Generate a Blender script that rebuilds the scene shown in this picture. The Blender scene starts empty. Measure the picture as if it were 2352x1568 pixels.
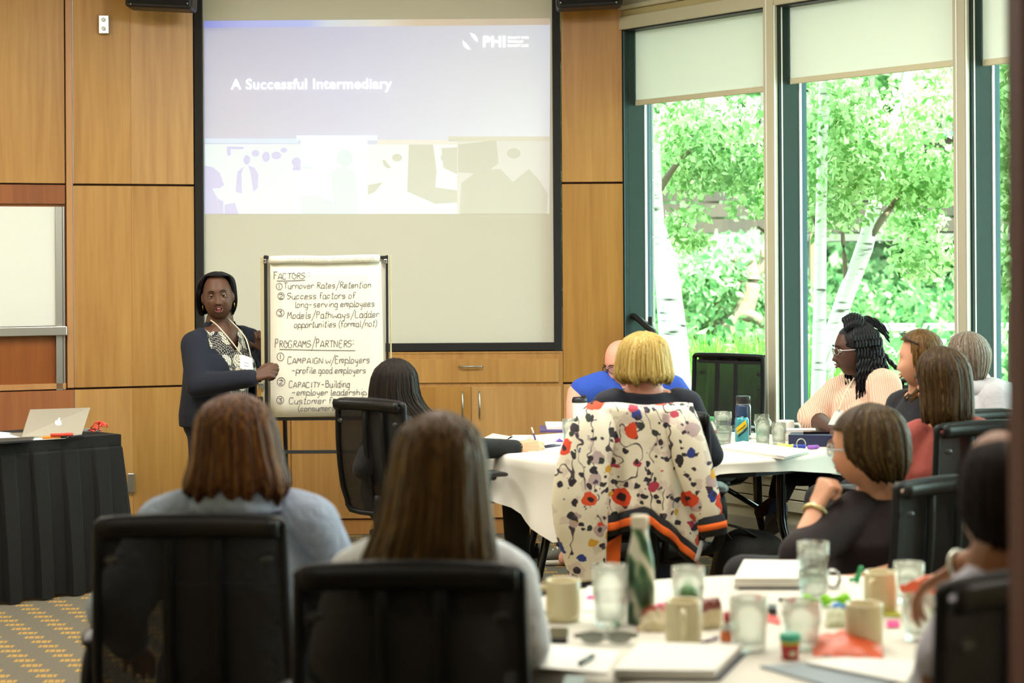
import bpy, math, random
import numpy as np
from mathutils import Vector, Matrix, noise as mnoise

random.seed(7)
rng = np.random.default_rng(7)
SC = bpy.context.scene
COL = SC.collection
R = math.radians

# ------------------------------------------------------------------ camera
FPX, CAM_H, PX0, HORIZON, ROLL = 4573.0, 1.6, 1176.0, 600.0, 0.0063
cam_d = bpy.data.cameras.new('camera')
cam = bpy.data.objects.new('camera', cam_d); COL.objects.link(cam)
cam.location = (0, 0, CAM_H)
cam.rotation_euler = (Matrix.Rotation(R(90), 3, 'X') @ Matrix.Rotation(-ROLL, 3, 'Z')).to_euler()
cam_d.sensor_width = 36; cam_d.sensor_fit = 'HORIZONTAL'
cam_d.lens = FPX / 2352 * 36
cam_d.shift_y = -(784 - HORIZON) / 2352
cam_d.clip_end = 200
cam_d.dof.use_dof = True; cam_d.dof.focus_distance = 10.3; cam_d.dof.aperture_fstop = 3.2
SC.camera = cam

# ------------------------------------------------------------------ light, exposure
SC.view_settings.view_transform = 'Standard'; SC.view_settings.look = 'None'
SC.view_settings.gamma = 1; SC.view_settings.use_curve_mapping = False
SC.view_settings.exposure = 0.0
W = bpy.data.worlds.new('sky'); SC.world = W; W.use_nodes = True
bg = W.node_tree.nodes['Background']
bg.inputs[0].default_value = (0.86, 0.95, 1.0, 1); bg.inputs[1].default_value = 13
sun_d = bpy.data.lights.new('sun', 'SUN'); sun_d.energy = 60; sun_d.angle = R(1.5); sun_d.color = (1, .96, .88)
sun = bpy.data.objects.new('sun', sun_d); COL.objects.link(sun)
sun.rotation_euler = Vector((-.35, .45, -1)).to_track_quat('-Z', 'Y').to_euler()
def area(x, y, z, sx, sy, power, col=(1, .94, .84)):
    l = bpy.data.lights.new('ceiling_or_fill_lamp', 'AREA'); l.shape = 'RECTANGLE'; l.size = sx; l.size_y = sy
    l.energy = power; l.color = col
    o = bpy.data.objects.new('ceiling_or_fill_lamp', l); COL.objects.link(o); o.location = (x, y, z)
for lx, ly, pw in ((-2.8, 5.6, 38), (0.2, 5.6, 36), (3.0, 5.2, 40), (-2.8, 8.6, 94), (-.3, 8.8, 90), (1.2, 7.4, 50)):
    area(lx, ly, 3.5, 1.2, .9, pw)
area(-.2, .6, 3.4, 1.2, .9, 16)  # unseen lobby lamp, added as fill for the camera side
area(.9, 4.6, 3.5, 1.2, .9, 27)  # unseen lamp added over the near table to brighten its cloth
SC.cycles.use_denoising = True
SC.cycles.max_bounces = 10; SC.cycles.transparent_max_bounces = 24; SC.cycles.transmission_bounces = 8
SC.cycles.sample_clamp_indirect = 8; SC.cycles.caustics_reflective = False; SC.cycles.caustics_refractive = False

# ------------------------------------------------------------------ helpers
def P(px, py, d):
    """Point at depth d (metres from the camera plane) seen at pixel px, py of the 2352 x 1568 frame."""
    dx, dy = px - PX0, py - HORIZON
    return np.array([(dx - ROLL * dy) * d / FPX, d, CAM_H - (dy + ROLL * dx) * d / FPX])
def v3(*a): return np.array(a, float)
def unit(v): v = np.asarray(v, float); return v / (np.linalg.norm(v) + 1e-12)
def lin(c):
    if isinstance(c, str): c = tuple(int(c[i:i + 2], 16) for i in (0, 2, 4))
    c = np.array(c[:3], float) / 255
    return tuple(np.where(c <= .04045, c / 12.92, ((c + .055) / 1.055) ** 2.4)) + (1.0,)

class G:
    """Collects vertices, faces, material indices and UVs of one mesh."""
    def __init__(s): s.v = []; s.f = []; s.m = []; s.n = 0; s.uv = []; s.hasuv = False
    def add(s, VF, mi=0, uv=None):
        V, F = VF
        V = np.asarray(V, float)
        s.v.append(V); k = s.n
        s.f.extend([tuple(int(i) + k for i in f) for f in F]); s.m.extend([mi] * len(F)); s.n += len(V)
        if uv is not None: s.hasuv = True
        s.uv.append(np.asarray(uv, float) if uv is not None else np.zeros((len(V), 2)))
        return s
    def mesh(s, name):
        me = bpy.data.meshes.new(name)
        V = np.concatenate(s.v) if s.v else np.zeros((0, 3))
        me.from_pydata(V.tolist(), [], s.f)
        if s.m and max(s.m): me.polygons.foreach_set('material_index', s.m)
        if s.hasuv:
            U = np.concatenate(s.uv); ul = me.uv_layers.new(name='UVMap')
            li = np.empty(len(me.loops), dtype=np.int32); me.loops.foreach_get('vertex_index', li)
            ul.data.foreach_set('uv', U[li].ravel())
        return me

def link(name, me, mats, parent=None, smooth=False, loc=None):
    o = bpy.data.objects.new(name, me); COL.objects.link(o)
    if not isinstance(mats, (list, tuple)): mats = [mats]
    if not me.materials:
        for m in mats: me.materials.append(m)
    if smooth: me.polygons.foreach_set('use_smooth', [True] * len(me.polygons))
    if loc is not None: o.location = [float(q) for q in loc]
    if parent is not None:
        o.parent = parent
        if loc is None and parent.get('_w'): o.matrix_parent_inverse = parent.matrix_basis.inverted()
    return o
def part(name, g, mats, parent, smooth=False, bevel=0, seg=2, local=False):
    """One mesh object under its parent; geometry given in world space unless local."""
    me = g.mesh(name) if isinstance(g, G) else g
    o = link(name, me, mats, None, smooth)
    if parent is not None:
        o.parent = parent
        if not local: o.matrix_parent_inverse = world_of(parent).inverted()
    if bevel:
        b = o.modifiers.new('Bevel', 'BEVEL'); b.width = bevel; b.segments = seg; b.limit_method = 'ANGLE'; b.angle_limit = R(35)
    return o
def world_of(o):
    m = o.matrix_basis.copy()
    if o.parent is not None: m = world_of(o.parent) @ o.matrix_parent_inverse @ m
    return m
def tag(o, label=None, cat=None, group=None, kind=None):
    if label: o['label'] = label
    if cat: o['category'] = cat
    if group: o['group'] = group
    if kind: o['kind'] = kind
    return o
def thing(name, label, cat, loc, rz=0, group=None):
    o = bpy.data.objects.new(name, None); COL.objects.link(o)
    o.empty_display_size = .1
    o.location = [float(q) for q in loc]; o.rotation_euler = (0, 0, rz)
    return tag(o, label, cat, group)
def copy_tree(o, parent=None):
    c = o.copy(); COL.objects.link(c)
    if parent is not None: c.parent = parent
    for ch in list(o.children): copy_tree(ch, c)
    return c

# ---- primitives: return (verts, faces)
def box(c, s, rot=None):
    h = np.array(s, float) / 2
    V = np.array([[x, y, z] for x in (-1, 1) for y in (-1, 1) for z in (-1, 1)], float) * h
    if rot is not None: V = V @ np.asarray(rot).T
    return V + np.asarray(c, float), [(0, 1, 3, 2), (4, 6, 7, 5), (0, 4, 5, 1), (2, 3, 7, 6), (0, 2, 6, 4), (1, 5, 7, 3)]
def rotz(a): c, s = math.cos(a), math.sin(a); return np.array([[c, -s, 0], [s, c, 0], [0, 0, 1.]])
def rotx(a): c, s = math.cos(a), math.sin(a); return np.array([[1, 0, 0], [0, c, -s], [0, s, c.real]])
def roty(a): c, s = math.cos(a), math.sin(a); return np.array([[c, 0, s], [0, 1, 0], [-s, 0, c]])
def wallbox(a, b, z0, z1, t0, t1):
    """Box standing on plan line a-b between heights z0, z1; t0..t1 offsets along the line's normal (toward the camera side)."""
    a, b = np.array(a, float), np.array(b, float)
    u = (b - a) / np.linalg.norm(b - a); n = np.array([u[1], -u[0]])
    V = []
    for q in (a, b):
        for t in (t0, t1):
            for z in (z0, z1): V.append([q[0] + n[0] * t, q[1] + n[1] * t, z])
    return np.array(V), [(0, 1, 3, 2), (4, 6, 7, 5), (0, 4, 5, 1), (2, 3, 7, 6), (0, 2, 6, 4), (1, 5, 7, 3)]
def lathe(prof, n=24, c=(0, 0, 0), cap0=True, cap1=True):
    V = []; F = []
    for r, z in prof:
        for i in range(n):
            a = 2 * math.pi * i / n; V.append([c[0] + r * math.cos(a), c[1] + r * math.sin(a), c[2] + z])
    for k in range(len(prof) - 1):
        for i in range(n):
            j = (i + 1) % n
            F.append((k * n + i, k * n + j, (k + 1) * n + j, (k + 1) * n + i))
    if cap0: F.append(tuple(range(n - 1, -1, -1)))
    if cap1: F.append(tuple((len(prof) - 1) * n + i for i in range(n)))
    return np.array(V), F
def frame_of(d, hint=(0, 0, 1)):
    d = unit(d); h = np.asarray(hint, float)
    if abs(d @ h) > .95: h = np.array([0, 1., 0]) if abs(d[1]) < .9 else np.array([1., 0, 0])
    a = unit(np.cross(h, d)); b = np.cross(d, a)
    return a, b, d
def smooth_path(pts, per=6, closed=False):
    p = np.asarray(pts, float); n = len(p)
    if n < 3: return p
    out = []
    rngk = range(n if closed else n - 1)
    for i in rngk:
        if closed: a, b, c, d = p[(i - 1) % n], p[i], p[(i + 1) % n], p[(i + 2) % n]
        else: a, b, c, d = p[max(i - 1, 0)], p[i], p[i + 1], p[min(i + 2, n - 1)]
        for k in range(per):
            t = k / per
            out.append(.5 * (2 * b + (c - a) * t + (2 * a - 5 * b + 4 * c - d) * t * t + (3 * b - a - 3 * c + d) * t ** 3))
    if not closed: out.append(p[-1])
    return np.array(out)
def tube(pts, r, n=8, per=0, closed=False, hint=(0, 0, 1), sq=1.0, cap=True):
    """Swept tube; r scalar or list; sq flattens along the second frame axis."""
    pts = np.asarray(pts, float)
    rr = np.full(len(pts), r, float) if np.isscalar(r) else np.asarray(r, float)
    if per:
        q = smooth_path(np.column_stack([pts, rr]), per, closed); pts, rr = q[:, :3], q[:, 3]
    m = len(pts); V = []; F = []
    hint = np.asarray(hint, float)
    for i in range(m):
        if closed: d = pts[(i + 1) % m] - pts[i - 1]
        else: d = pts[min(i + 1, m - 1)] - pts[max(i - 1, 0)]
        d = unit(d)
        a = hint - (hint @ d) * d
        if np.linalg.norm(a) < .15: a = np.cross(d, frame_of(d)[0]) if i == 0 else pa - (pa @ d) * d
        a = unit(a); pa = a; b = np.cross(d, a)
        for k in range(n):
            t = 2 * math.pi * k / n
            V.append(pts[i] + rr[i] * (math.cos(t) * a * sq + math.sin(t) * b))
    for i in range(m if closed else m - 1):
        for k in range(n):
            k2 = (k + 1) % n; i2 = (i + 1) % m
            F.append((i * n + k, i * n + k2, i2 * n + k2, i2 * n + k))
    if cap and not closed:
        F.append(tuple(range(n - 1, -1, -1))); F.append(tuple((m - 1) * n + k for k in range(n)))
    return np.array(V), F
_ico = {}
def ico(n):
    if n not in _ico:
        import bmesh
        bm = bmesh.new(); bmesh.ops.create_icosphere(bm, subdivisions=n, radius=1)
        _ico[n] = (np.array([v.co[:] for v in bm.verts]), [tuple(v.index for v in f.verts) for f in bm.faces]); bm.free()
    V, F = _ico[n]; return V.copy(), F
def ell(c, r, rot=None, n=3):
    V, F = ico(n); V = V * np.asarray(r, float)
    if rot is not None: V = V @ np.asarray(rot).T
    return V + np.asarray(c, float), F
def capsule(a, b, ra, rb, n=14):
    a, b = np.asarray(a, float), np.asarray(b, float); d = b - a; L = np.linalg.norm(d); d = d / (L + 1e-9)
    pts, rr = [], []
    for k in range(5):
        t = math.pi / 2 * (1 - k / 4); pts.append(a - d * ra * math.sin(t)); rr.append(max(ra * math.cos(t), 1e-4))
    for k in range(5):
        t = math.pi / 2 * k / 4; pts.append(b + d * rb * math.sin(t)); rr.append(max(rb * math.cos(t), 1e-4))
    h = np.array([0, 0, 1.]) if abs(d[2]) < .9 else np.array([0, 1., 0])
    return tube(pts, rr, n, hint=h)
def sheet(grid, thick=0):
    """Grid (r x c x 3) of points to a quad sheet, optionally with a back face at thick along its normals."""
    g = np.asarray(grid, float); r, c = g.shape[:2]
    V = g.reshape(-1, 3); F = [(i * c + j, i * c + j + 1, (i + 1) * c + j + 1, (i + 1) * c + j) for i in range(r - 1) for j in range(c - 1)]
    if thick:
        du = np.gradient(g, axis=1); dv = np.gradient(g, axis=0); nn = np.cross(du, dv); nn /= np.linalg.norm(nn, axis=2, keepdims=True) + 1e-9
        V2 = (g + nn * thick).reshape(-1, 3); k = len(V)
        F = F + [tuple(q + k for q in f[::-1]) for f in F]
        rim = [j for j in range(c)] + [i * c + c - 1 for i in range(1, r)] + [(r - 1) * c + j for j in range(c - 2, -1, -1)] + [i * c for i in range(r - 2, 0, -1)]
        for q in range(len(rim)):
            a, b = rim[q], rim[(q + 1) % len(rim)]; F.append((b, a, a + k, b + k))
        V = np.concatenate([V, V2])
    return V, F
def extrude_poly(pts2, h, origin, ax, ay, az):
    """Polygon in the plane (ax, ay) at origin, thickness h along az."""
    o, ax, ay, az = (np.asarray(q, float) for q in (origin, ax, ay, az)); n = len(pts2)
    V = [o + ax * x + ay * y for x, y in pts2]; V += [q + az * h for q in V]
    F = [tuple(range(n - 1, -1, -1)), tuple(range(n, 2 * n))] + [(i, (i + 1) % n, n + (i + 1) % n, n + i) for i in range(n)]
    return np.array(V), F
def fuse(g, voxel, smooth=4, name='body'):
    """Voxel-fuse the collected shapes into one continuous surface."""
    me = g.mesh('tmp'); o = bpy.data.objects.new('tmp', me); COL.objects.link(o)
    m = o.modifiers.new('r', 'REMESH'); m.mode = 'VOXEL'; m.voxel_size = voxel; m.use_smooth_shade = True
    if smooth:
        s = o.modifiers.new('s', 'SMOOTH'); s.iterations = smooth; s.factor = .5
    dg = bpy.context.evaluated_depsgraph_get(); ev = o.evaluated_get(dg)
    out = bpy.data.meshes.new_from_object(ev); out.name = name
    bpy.data.objects.remove(o); bpy.data.meshes.remove(me)
    out.polygons.foreach_set('use_smooth', [True] * len(out.polygons))
    return out
def text_mesh(body, size, bold=0.0, align='LEFT'):
    c = bpy.data.curves.new('lettering', 'FONT'); c.body = body; c.size = size; c.offset = bold; c.align_x = align; c.space_character = 1.0 + bold * 3; c.extrude = 0; c.resolution_u = 4
    o = bpy.data.objects.new('lettering', c); COL.objects.link(o)
    dg = bpy.context.evaluated_depsgraph_get(); me = bpy.data.meshes.new_from_object(o.evaluated_get(dg))
    bpy.data.objects.remove(o); bpy.data.curves.remove(c)
    n = len(me.vertices); V = np.empty(n * 3); me.vertices.foreach_get('co', V); V = V.reshape(-1, 3)
    F = [tuple(p.vertices) for p in me.polygons]; bpy.data.meshes.remove(me)
    return V, F
def place2(VF, origin, ax, ay, az=None, off=0):
    V, F = VF; o = np.asarray(origin, float)
    W_ = o + V[:, :1] * np.asarray(ax) + V[:, 1:2] * np.asarray(ay)
    if az is not None: W_ = W_ + np.asarray(az) * off
    return W_, F

# ------------------------------------------------------------------ materials
_mats = {}
def nodes_of(name):
    m = bpy.data.materials.new(name); m.use_nodes = True
    nt = m.node_tree; b = nt.nodes['Principled BSDF']
    return m, nt, b
def N(nt, t, **kw):
    n = nt.nodes.new(t)
    for k, v in kw.items():
        if hasattr(n, k): setattr(n, k, v)
        else: n.inputs[k.replace('_', ' ')].default_value = v
    return n
def mixcol(nt, fac, a, b, mode='MIX'):
    n = nt.nodes.new('ShaderNodeMix'); n.data_type = 'RGBA'; n.blend_type = mode
    for i, q in ((0, fac), (6, a), (7, b)):
        if isinstance(q, bpy.types.NodeSocket): nt.links.new(q, n.inputs[i])
        else: n.inputs[i].default_value = q
    return n.outputs[2]
def mth(nt, op, a, b=None, c=None, clamp=False):
    n = nt.nodes.new('ShaderNodeMath'); n.operation = op; n.use_clamp = clamp
    for i, q in enumerate((a, b, c)):
        if q is None: continue
        if isinstance(q, bpy.types.NodeSocket): nt.links.new(q, n.inputs[i])
        else: n.inputs[i].default_value = q
    return n.outputs[0]
def coords(nt, scale=(1, 1, 1), kind='Object', rnd=False):
    tc = nt.nodes.new('ShaderNodeTexCoord'); mp = nt.nodes.new('ShaderNodeMapping')
    mp.inputs['Scale'].default_value = scale
    nt.links.new(tc.outputs[kind], mp.inputs['Vector'])
    if rnd:
        oi = nt.nodes.new('ShaderNodeObjectInfo'); s = mth(nt, 'MULTIPLY', oi.outputs['Random'], 37.0)
        nt.links.new(s, mp.inputs['Location'])
    return mp.outputs['Vector']
def bump(nt, b, h, strength, dist=.01):
    n = N(nt, 'ShaderNodeBump'); n.inputs['Strength'].default_value = strength; n.inputs['Distance'].default_value = dist
    nt.links.new(h, n.inputs['Height']); nt.links.new(n.outputs['Normal'], b.inputs['Normal'])
def M(name, col, rough=.5, metal=0, var=None, bmp=None, sheen=0, coat=0, trans=0, alpha=1, emit=None, spec=None, ior=None):
    """Plain procedural material: colour with optional noise variation (scale, amount) and bump (scale, strength)."""
    if name in _mats: return _mats[name]
    m, nt, b = nodes_of(name); c = lin(col)
    b.inputs['Base Color'].default_value = c; b.inputs['Roughness'].default_value = rough; b.inputs['Metallic'].default_value = metal
    if sheen: b.inputs['Sheen Weight'].default_value = sheen
    if coat: b.inputs['Coat Weight'].default_value = coat; b.inputs['Coat Roughness'].default_value = .1
    if trans: b.inputs['Transmission Weight'].default_value = trans
    if spec is not None: b.inputs['Specular IOR Level'].default_value = spec
    if ior: b.inputs['IOR'].default_value = ior
    if alpha < 1: b.inputs['Alpha'].default_value = alpha
    if emit: b.inputs['Emission Color'].default_value = lin(emit[0]); b.inputs['Emission Strength'].default_value = emit[1]
    if var:
        t = N(nt, 'ShaderNodeTexNoise', Scale=var[0], Detail=4.0); nt.links.new(coords(nt), t.inputs['Vector'])
        k = var[1]; lo = tuple(q * (1 - k) for q in c[:3]) + (1,); hi = tuple(min(1, q * (1 + k)) for q in c[:3]) + (1,)
        nt.links.new(mixcol(nt, t.outputs['Fac'], lo, hi), b.inputs['Base Color'])
    if bmp:
        t = N(nt, 'ShaderNodeTexNoise', Scale=bmp[0], Detail=3.0); nt.links.new(coords(nt), t.inputs['Vector'])
        bump(nt, b, t.outputs['Fac'], bmp[1], bmp[2] if len(bmp) > 2 else .01)
    _mats[name] = m; return m
def wood(name, c1, c2, rough=.38, gscale=1.0):
    if name in _mats: return _mats[name]
    m, nt, b = nodes_of(name)
    vec = coords(nt, (16 * gscale, 16 * gscale, .9 * gscale), rnd=True)
    t = N(nt, 'ShaderNodeTexNoise', Scale=1.6, Detail=6.0, Roughness=.55, Distortion=.6); nt.links.new(vec, t.inputs['Vector'])
    t2 = N(nt, 'ShaderNodeTexNoise', Scale=1.0, Detail=3.0); nt.links.new(coords(nt, (2.2, 2.2, .35), rnd=True), t2.inputs['Vector'])
    f = mth(nt, 'ADD', mth(nt, 'MULTIPLY', t.outputs['Fac'], .45), mth(nt, 'MULTIPLY', t2.outputs['Fac'], .55))
    r = N(nt, 'ShaderNodeValToRGB'); r.color_ramp.elements[0].position = .32; r.color_ramp.elements[1].position = .68
    r.color_ramp.elements[0].color = lin(c1); r.color_ramp.elements[1].color = lin(c2)
    nt.links.new(f, r.inputs['Fac'])
    oi = nt.nodes.new('ShaderNodeObjectInfo'); hv = nt.nodes.new('ShaderNodeHueSaturation'); nt.links.new(r.outputs['Color'], hv.inputs['Color'])
    nt.links.new(mth(nt, 'MULTIPLY_ADD', oi.outputs['Random'], .26, .86), hv.inputs['Value']); nt.links.new(mth(nt, 'MULTIPLY_ADD', oi.outputs['Random'], -.12, 1.02), hv.inputs['Saturation'])
    nt.links.new(hv.outputs['Color'], b.inputs['Base Color'])
    b.inputs['Roughness'].default_value = rough
    bump(nt, b, t.outputs['Fac'], .05, .004)
    _mats[name] = m; return m
def hair_mat(name, dark, mid, light, rough=.5):
    if name in _mats: return _mats[name]
    m, nt, b = nodes_of(name)
    t = N(nt, 'ShaderNodeTexNoise', Scale=1.0, Detail=5.0, Roughness=.65); nt.links.new(coords(nt, (95, .8, 1), 'UV'), t.inputs['Vector'])
    r = N(nt, 'ShaderNodeValToRGB'); e = r.color_ramp.elements; e[0].position = .36; e[1].position = .66
    e[0].color = lin(dark); e[1].color = lin(light); q = e.new(.5); q.color = lin(mid)
    nt.links.new(t.outputs['Fac'], r.inputs['Fac']); nt.links.new(r.outputs['Color'], b.inputs['Base Color'])
    b.inputs['Roughness'].default_value = rough; b.inputs['Specular IOR Level'].default_value = .2
    t2 = N(nt, 'ShaderNodeTexNoise', Scale=1.0, Detail=2.0); nt.links.new(coords(nt, (160, 1.5, 1), 'UV'), t2.inputs['Vector'])
    bump(nt, b, t2.outputs['Fac'], .5, .006)
    _mats[name] = m; return m
def skin_mat(name, col, rough=.5):
    m = M(name, col, rough, var=(9, .14), bmp=(140, .08, .004), spec=.4)
    b = m.node_tree.nodes['Principled BSDF']; b.inputs['Subsurface Weight'].default_value = .12; b.inputs['Subsurface Radius'].default_value = (.012, .005, .003)
    return m
def cloth(name, col, rough=.9, var=(6, .12), bmp=(22, .35, .012), sheen=.03): return M(name, col, rough, var=var, bmp=bmp, sheen=sheen)
def thin_glass(name, tint, refl=.06):
    if name in _mats: return _mats[name]
    m = bpy.data.materials.new(name); m.use_nodes = True; nt = m.node_tree; nt.nodes.clear()
    o = nt.nodes.new('ShaderNodeOutputMaterial'); t = nt.nodes.new('ShaderNodeBsdfTransparent'); g = nt.nodes.new('ShaderNodeBsdfGlossy')
    t.inputs[0].default_value = lin(tint); g.inputs['Roughness'].default_value = .02
    lw = nt.nodes.new('ShaderNodeLayerWeight'); fr = nt.nodes.new('ShaderNodeMath'); fr.operation = 'MULTIPLY_ADD'
    pw = mth(nt, 'POWER', lw.outputs['Facing'], 5.0); nt.links.new(pw, fr.inputs[0]); fr.inputs[1].default_value = .5; fr.inputs[2].default_value = refl * .5
    mx = nt.nodes.new('ShaderNodeMixShader'); nt.links.new(fr.outputs[0], mx.inputs[0]); nt.links.new(t.outputs[0], mx.inputs[1]); nt.links.new(g.outputs[0], mx.inputs[2])
    nt.links.new(mx.outputs[0], o.inputs[0]); _mats[name] = m; return m

# ------------------------------------------------------------------ shared materials
WOOD = wood('maple_veneer', 'a06c2c', 'c99850'); WOOD_D = wood('cherry_veneer', '83461c', 'a5602a'); WOOD_E = wood('maple_edge', 'a9733a', 'c08848')
GAP = M('dark_reveal', '3a1a06', .8)
BLACK = M('black_plastic', '15161a', .45, bmp=(90, .05)); BLACK_G = M('black_gloss', '101014', .18)
CREAM = M('cream_paint', 'bcbaa0', .55); GREIGE = M('greige_paint', 'b0ae98', .5, var=(3, .03)); TEAL = M('teal_frame', '2b3c38', .7, var=(14, .08), spec=.2)
TEAL_L = M('pale_teal_frame', '44626a', .6, spec=.2); ALU = M('brushed_metal', 'c2c4c2', .32, metal=.9); WHITE_T = M('white_trim', 'f2f6f5', .4)
STEEL = M('satin_steel', 'b9bbb8', .35, metal=1.0); PAPER = M('white_paper', 'f3f2ec', .8); INK = M('marker_ink', '5b5760', .7)
CEIL = M('ceiling_white', 'e8e4d8', .9); WALLP = M('warm_wall_paint', 'd8c9a8', .85)
GLASS = thin_glass('window_glass', 'e4f4ee')

# ------------------------------------------------------------------ floor, ceiling, walls
def carpet():
    m, nt, b = nodes_of('patterned_carpet')
    tc = nt.nodes.new('ShaderNodeTexCoord'); sp = nt.nodes.new('ShaderNodeSeparateXYZ'); nt.links.new(tc.outputs['Object'], sp.inputs[0])
    x, y = sp.outputs[0], sp.outputs[1]
    row = mth(nt, 'FLOOR', mth(nt, 'DIVIDE', y, .1)); fy = mth(nt, 'FRACT', mth(nt, 'DIVIDE', y, .1))
    xs = mth(nt, 'ADD', x, mth(nt, 'MULTIPLY', row, .053))
    u = mth(nt, 'FRACT', mth(nt, 'DIVIDE', xs, .185))
    inx = mth(nt, 'LESS_THAN', u, .43)
    iny = mth(nt, 'MULTIPLY', mth(nt, 'GREATER_THAN', fy, .2), mth(nt, 'LESS_THAN', fy, .72))
    sl = mth(nt, 'FRACT', mth(nt, 'MULTIPLY', mth(nt, 'ADD', u, mth(nt, 'MULTIPLY', fy, .09)), 7.4))
    seg = mth(nt, 'LESS_THAN', sl, .84)
    msk = mth(nt, 'MULTIPLY', mth(nt, 'MULTIPLY', inx, iny), seg)
    t = N(nt, 'ShaderNodeTexNoise', Scale=160.0, Detail=2.0); nt.links.new(tc.outputs['Object'], t.inputs['Vector'])
    msk = mth(nt, 'MULTIPLY', msk, mth(nt, 'MULTIPLY_ADD', t.outputs['Fac'], 1.0, .35, clamp=True))
    base = mixcol(nt, t.outputs['Fac'], lin('423f37'), lin('7d7666'))
    nt.links.new(mixcol(nt, msk, base, lin('b48d40')), b.inputs['Base Color'])
    b.inputs['Roughness'].default_value = .95; bump(nt, b, t.outputs['Fac'], .5, .006)
    return m
g = G(); g.add(box((0, 5, -.05), (13, 16.4, .1)))
fl = part('floor', g, carpet(), None); tag(fl, 'grey carpet with rows of short golden dashes', kind='structure')
g = G()
for p0, p1 in (((-2.50, 7.72), (-2.16, 7.78)), ((-2.50, 7.52), (-2.19, 7.60))):
    d = np.array(p1) - np.array(p0); n = unit((-d[1], d[0])) * .006
    g.add(([[*(np.array(p0) + n), .001], [*(np.array(p0) - n), .001], [*(np.array(p1) - n), .001], [*(np.array(p1) + n), .001]], [(0, 1, 2, 3)]))
part('floor_box_slot', g, BLACK, fl)
g = G(); g.add(box((0, 5, 3.72), (13, 16.4, .1))); tag(part('ceiling', g, CEIL, None), kind='structure')
g = G(); g.add(box((-4.35, 3.4, 1.83), (.1, 14.6, 3.67))); tag(part('wall_left', g, WALLP, None), kind='structure')
g = G(); g.add(box((0.5, -2.6, 1.83), (11, .1, 3.67))); tag(part('wall_rear', g, WALLP, None), kind='structure')
g = G(); g.add(box((5.4, 1.4, 1.83), (.1, 8.1, 3.67))); tag(part('wall_right', g, WALLP, None), kind='structure')

def plan(px, d): return P(px, HORIZON, d)[:2]
A0, A1, A2, A3 = plan(-330, 10.98), plan(170, 11.47), plan(302.5, 11.575), plan(446.5, 11.70)
B0, B1 = plan(1292, 11.70), plan(1431.5, 11.70)
g = G()
for a, b_ in ((np.array([-4.35, 10.6]), A0), (A0, A1), (A1, A2), (A2, A3), (B0, B1)): g.add(wallbox(a, b_, 0, 3.67, -.14, -.026))
g.add(wallbox(A3 - np.array([.05, 0]), A3 + np.array([.003, 0]), 0, 3.67, -.2, -.031)); g.add(wallbox(B1 - np.array([.25, 0]), B1 + np.array([.05, 0]), 0, 3.67, -.3, -.031)); g.add(wallbox(A3, B0, 0, 1.075, -.14, -.026)); g.add(wallbox(A3, B0, 3.4, 3.67, -.14, -.026)); g.add(wallbox(A3, B0, 1.0, 3.5, -.2, -.15))
wb = part('wall_back', g, GAP, None); tag(wb, 'maple veneer panelled wall with dark recessed joints', kind='structure')
Z1, Z2, Z3 = 2.058, .882, .092
def panel(a, b_, z0, z1, m=WOOD, ga=.004, t=.0, name='panel', gz=.006):
    a, b_ = np.array(a), np.array(b_); u = unit(b_ - a)
    q = G(); q.add(wallbox(a + u * ga, b_ - u * ga, z0 + gz, z1 - gz, -.03, t)); return part(name, q, m, wb, bevel=.0015, seg=1)
for a, b_ in ((A1, A2), (A2, A3)):
    ga = .0
    panel(a, b_, Z1, 3.66, ga=ga); panel(a, b_, Z2, Z1, ga=ga); panel(a, b_, Z3, Z2, ga=ga)
panel(B0, B1, Z1, 3.66, ga=0); panel(B0, B1, Z2, Z1, ga=0); panel(B0, B1, Z3, Z2, ga=0)
# board niche section at the far end of the wall
uA = unit(A1 - A0); S0 = A1 - uA * .045; nL = A0
panel(A0, S0, Z1 + .0, 3.66); panel(S0, A1, Z2, 3.66, WOOD_E, name='stile'); panel(A0, S0, Z1 - .115, Z1, WOOD_D, name='rail', gz=.003)
panel(A0, S0, Z2, Z2 + .035, WOOD_E, name='rail', gz=.001); panel(A0, A1, Z3, Z2, WOOD_D)
q = G(); q.add(wallbox(A0, S0, Z2 + .03, Z1 - .11, -.03, -.02)); part('niche_back', q, WOOD_D, wb)
g = G(); g.add(wallbox(A0, A1, 0, Z3 - .004, -.03, -.006)); g.add(wallbox(A1, A2, 0, Z3 - .004, -.03, -.006)); g.add(wallbox(A2, A3, 0, Z3 - .004, -.03, -.006))
g.add(wallbox(A3, B0, 0, Z3 - .004, -.03, -.006)); g.add(wallbox(B0, B1, 0, Z3 - .004, -.03, -.006))
tag(part('baseboard_back', g, WOOD_E, None, bevel=.002, seg=1), kind='structure')

# wall board in the niche
zb0, zb1 = 1.247, 1.93
bd = thing('whiteboard', 'white marker board in aluminium frame recessed in wood panel niche', 'whiteboard', (*((A0 + S0) / 2), zb0))
q = G(); q.add(wallbox(A0, S0 - uA * .06, zb0, zb1, -.018, -.010)); part('board_surface', q, M('board_white', 'e9ebe4', .25), bd)
q = G(); q.add(wallbox(S0 - uA * .06, S0 - uA * .022, zb0 - .37, zb1 - .0, -.018, .0)); q.add(wallbox(S0 - uA * .018, S0 - uA * .008, zb0 - .37, zb1, -.018, -.004)); part('frame_rail', q, ALU, bd)
q = G(); q.add(wallbox(A0, S0 - uA * .004, zb0 - .055, zb0 - .003, -.018, .035)); part('pen_tray', q, ALU, bd, bevel=.004)

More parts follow.
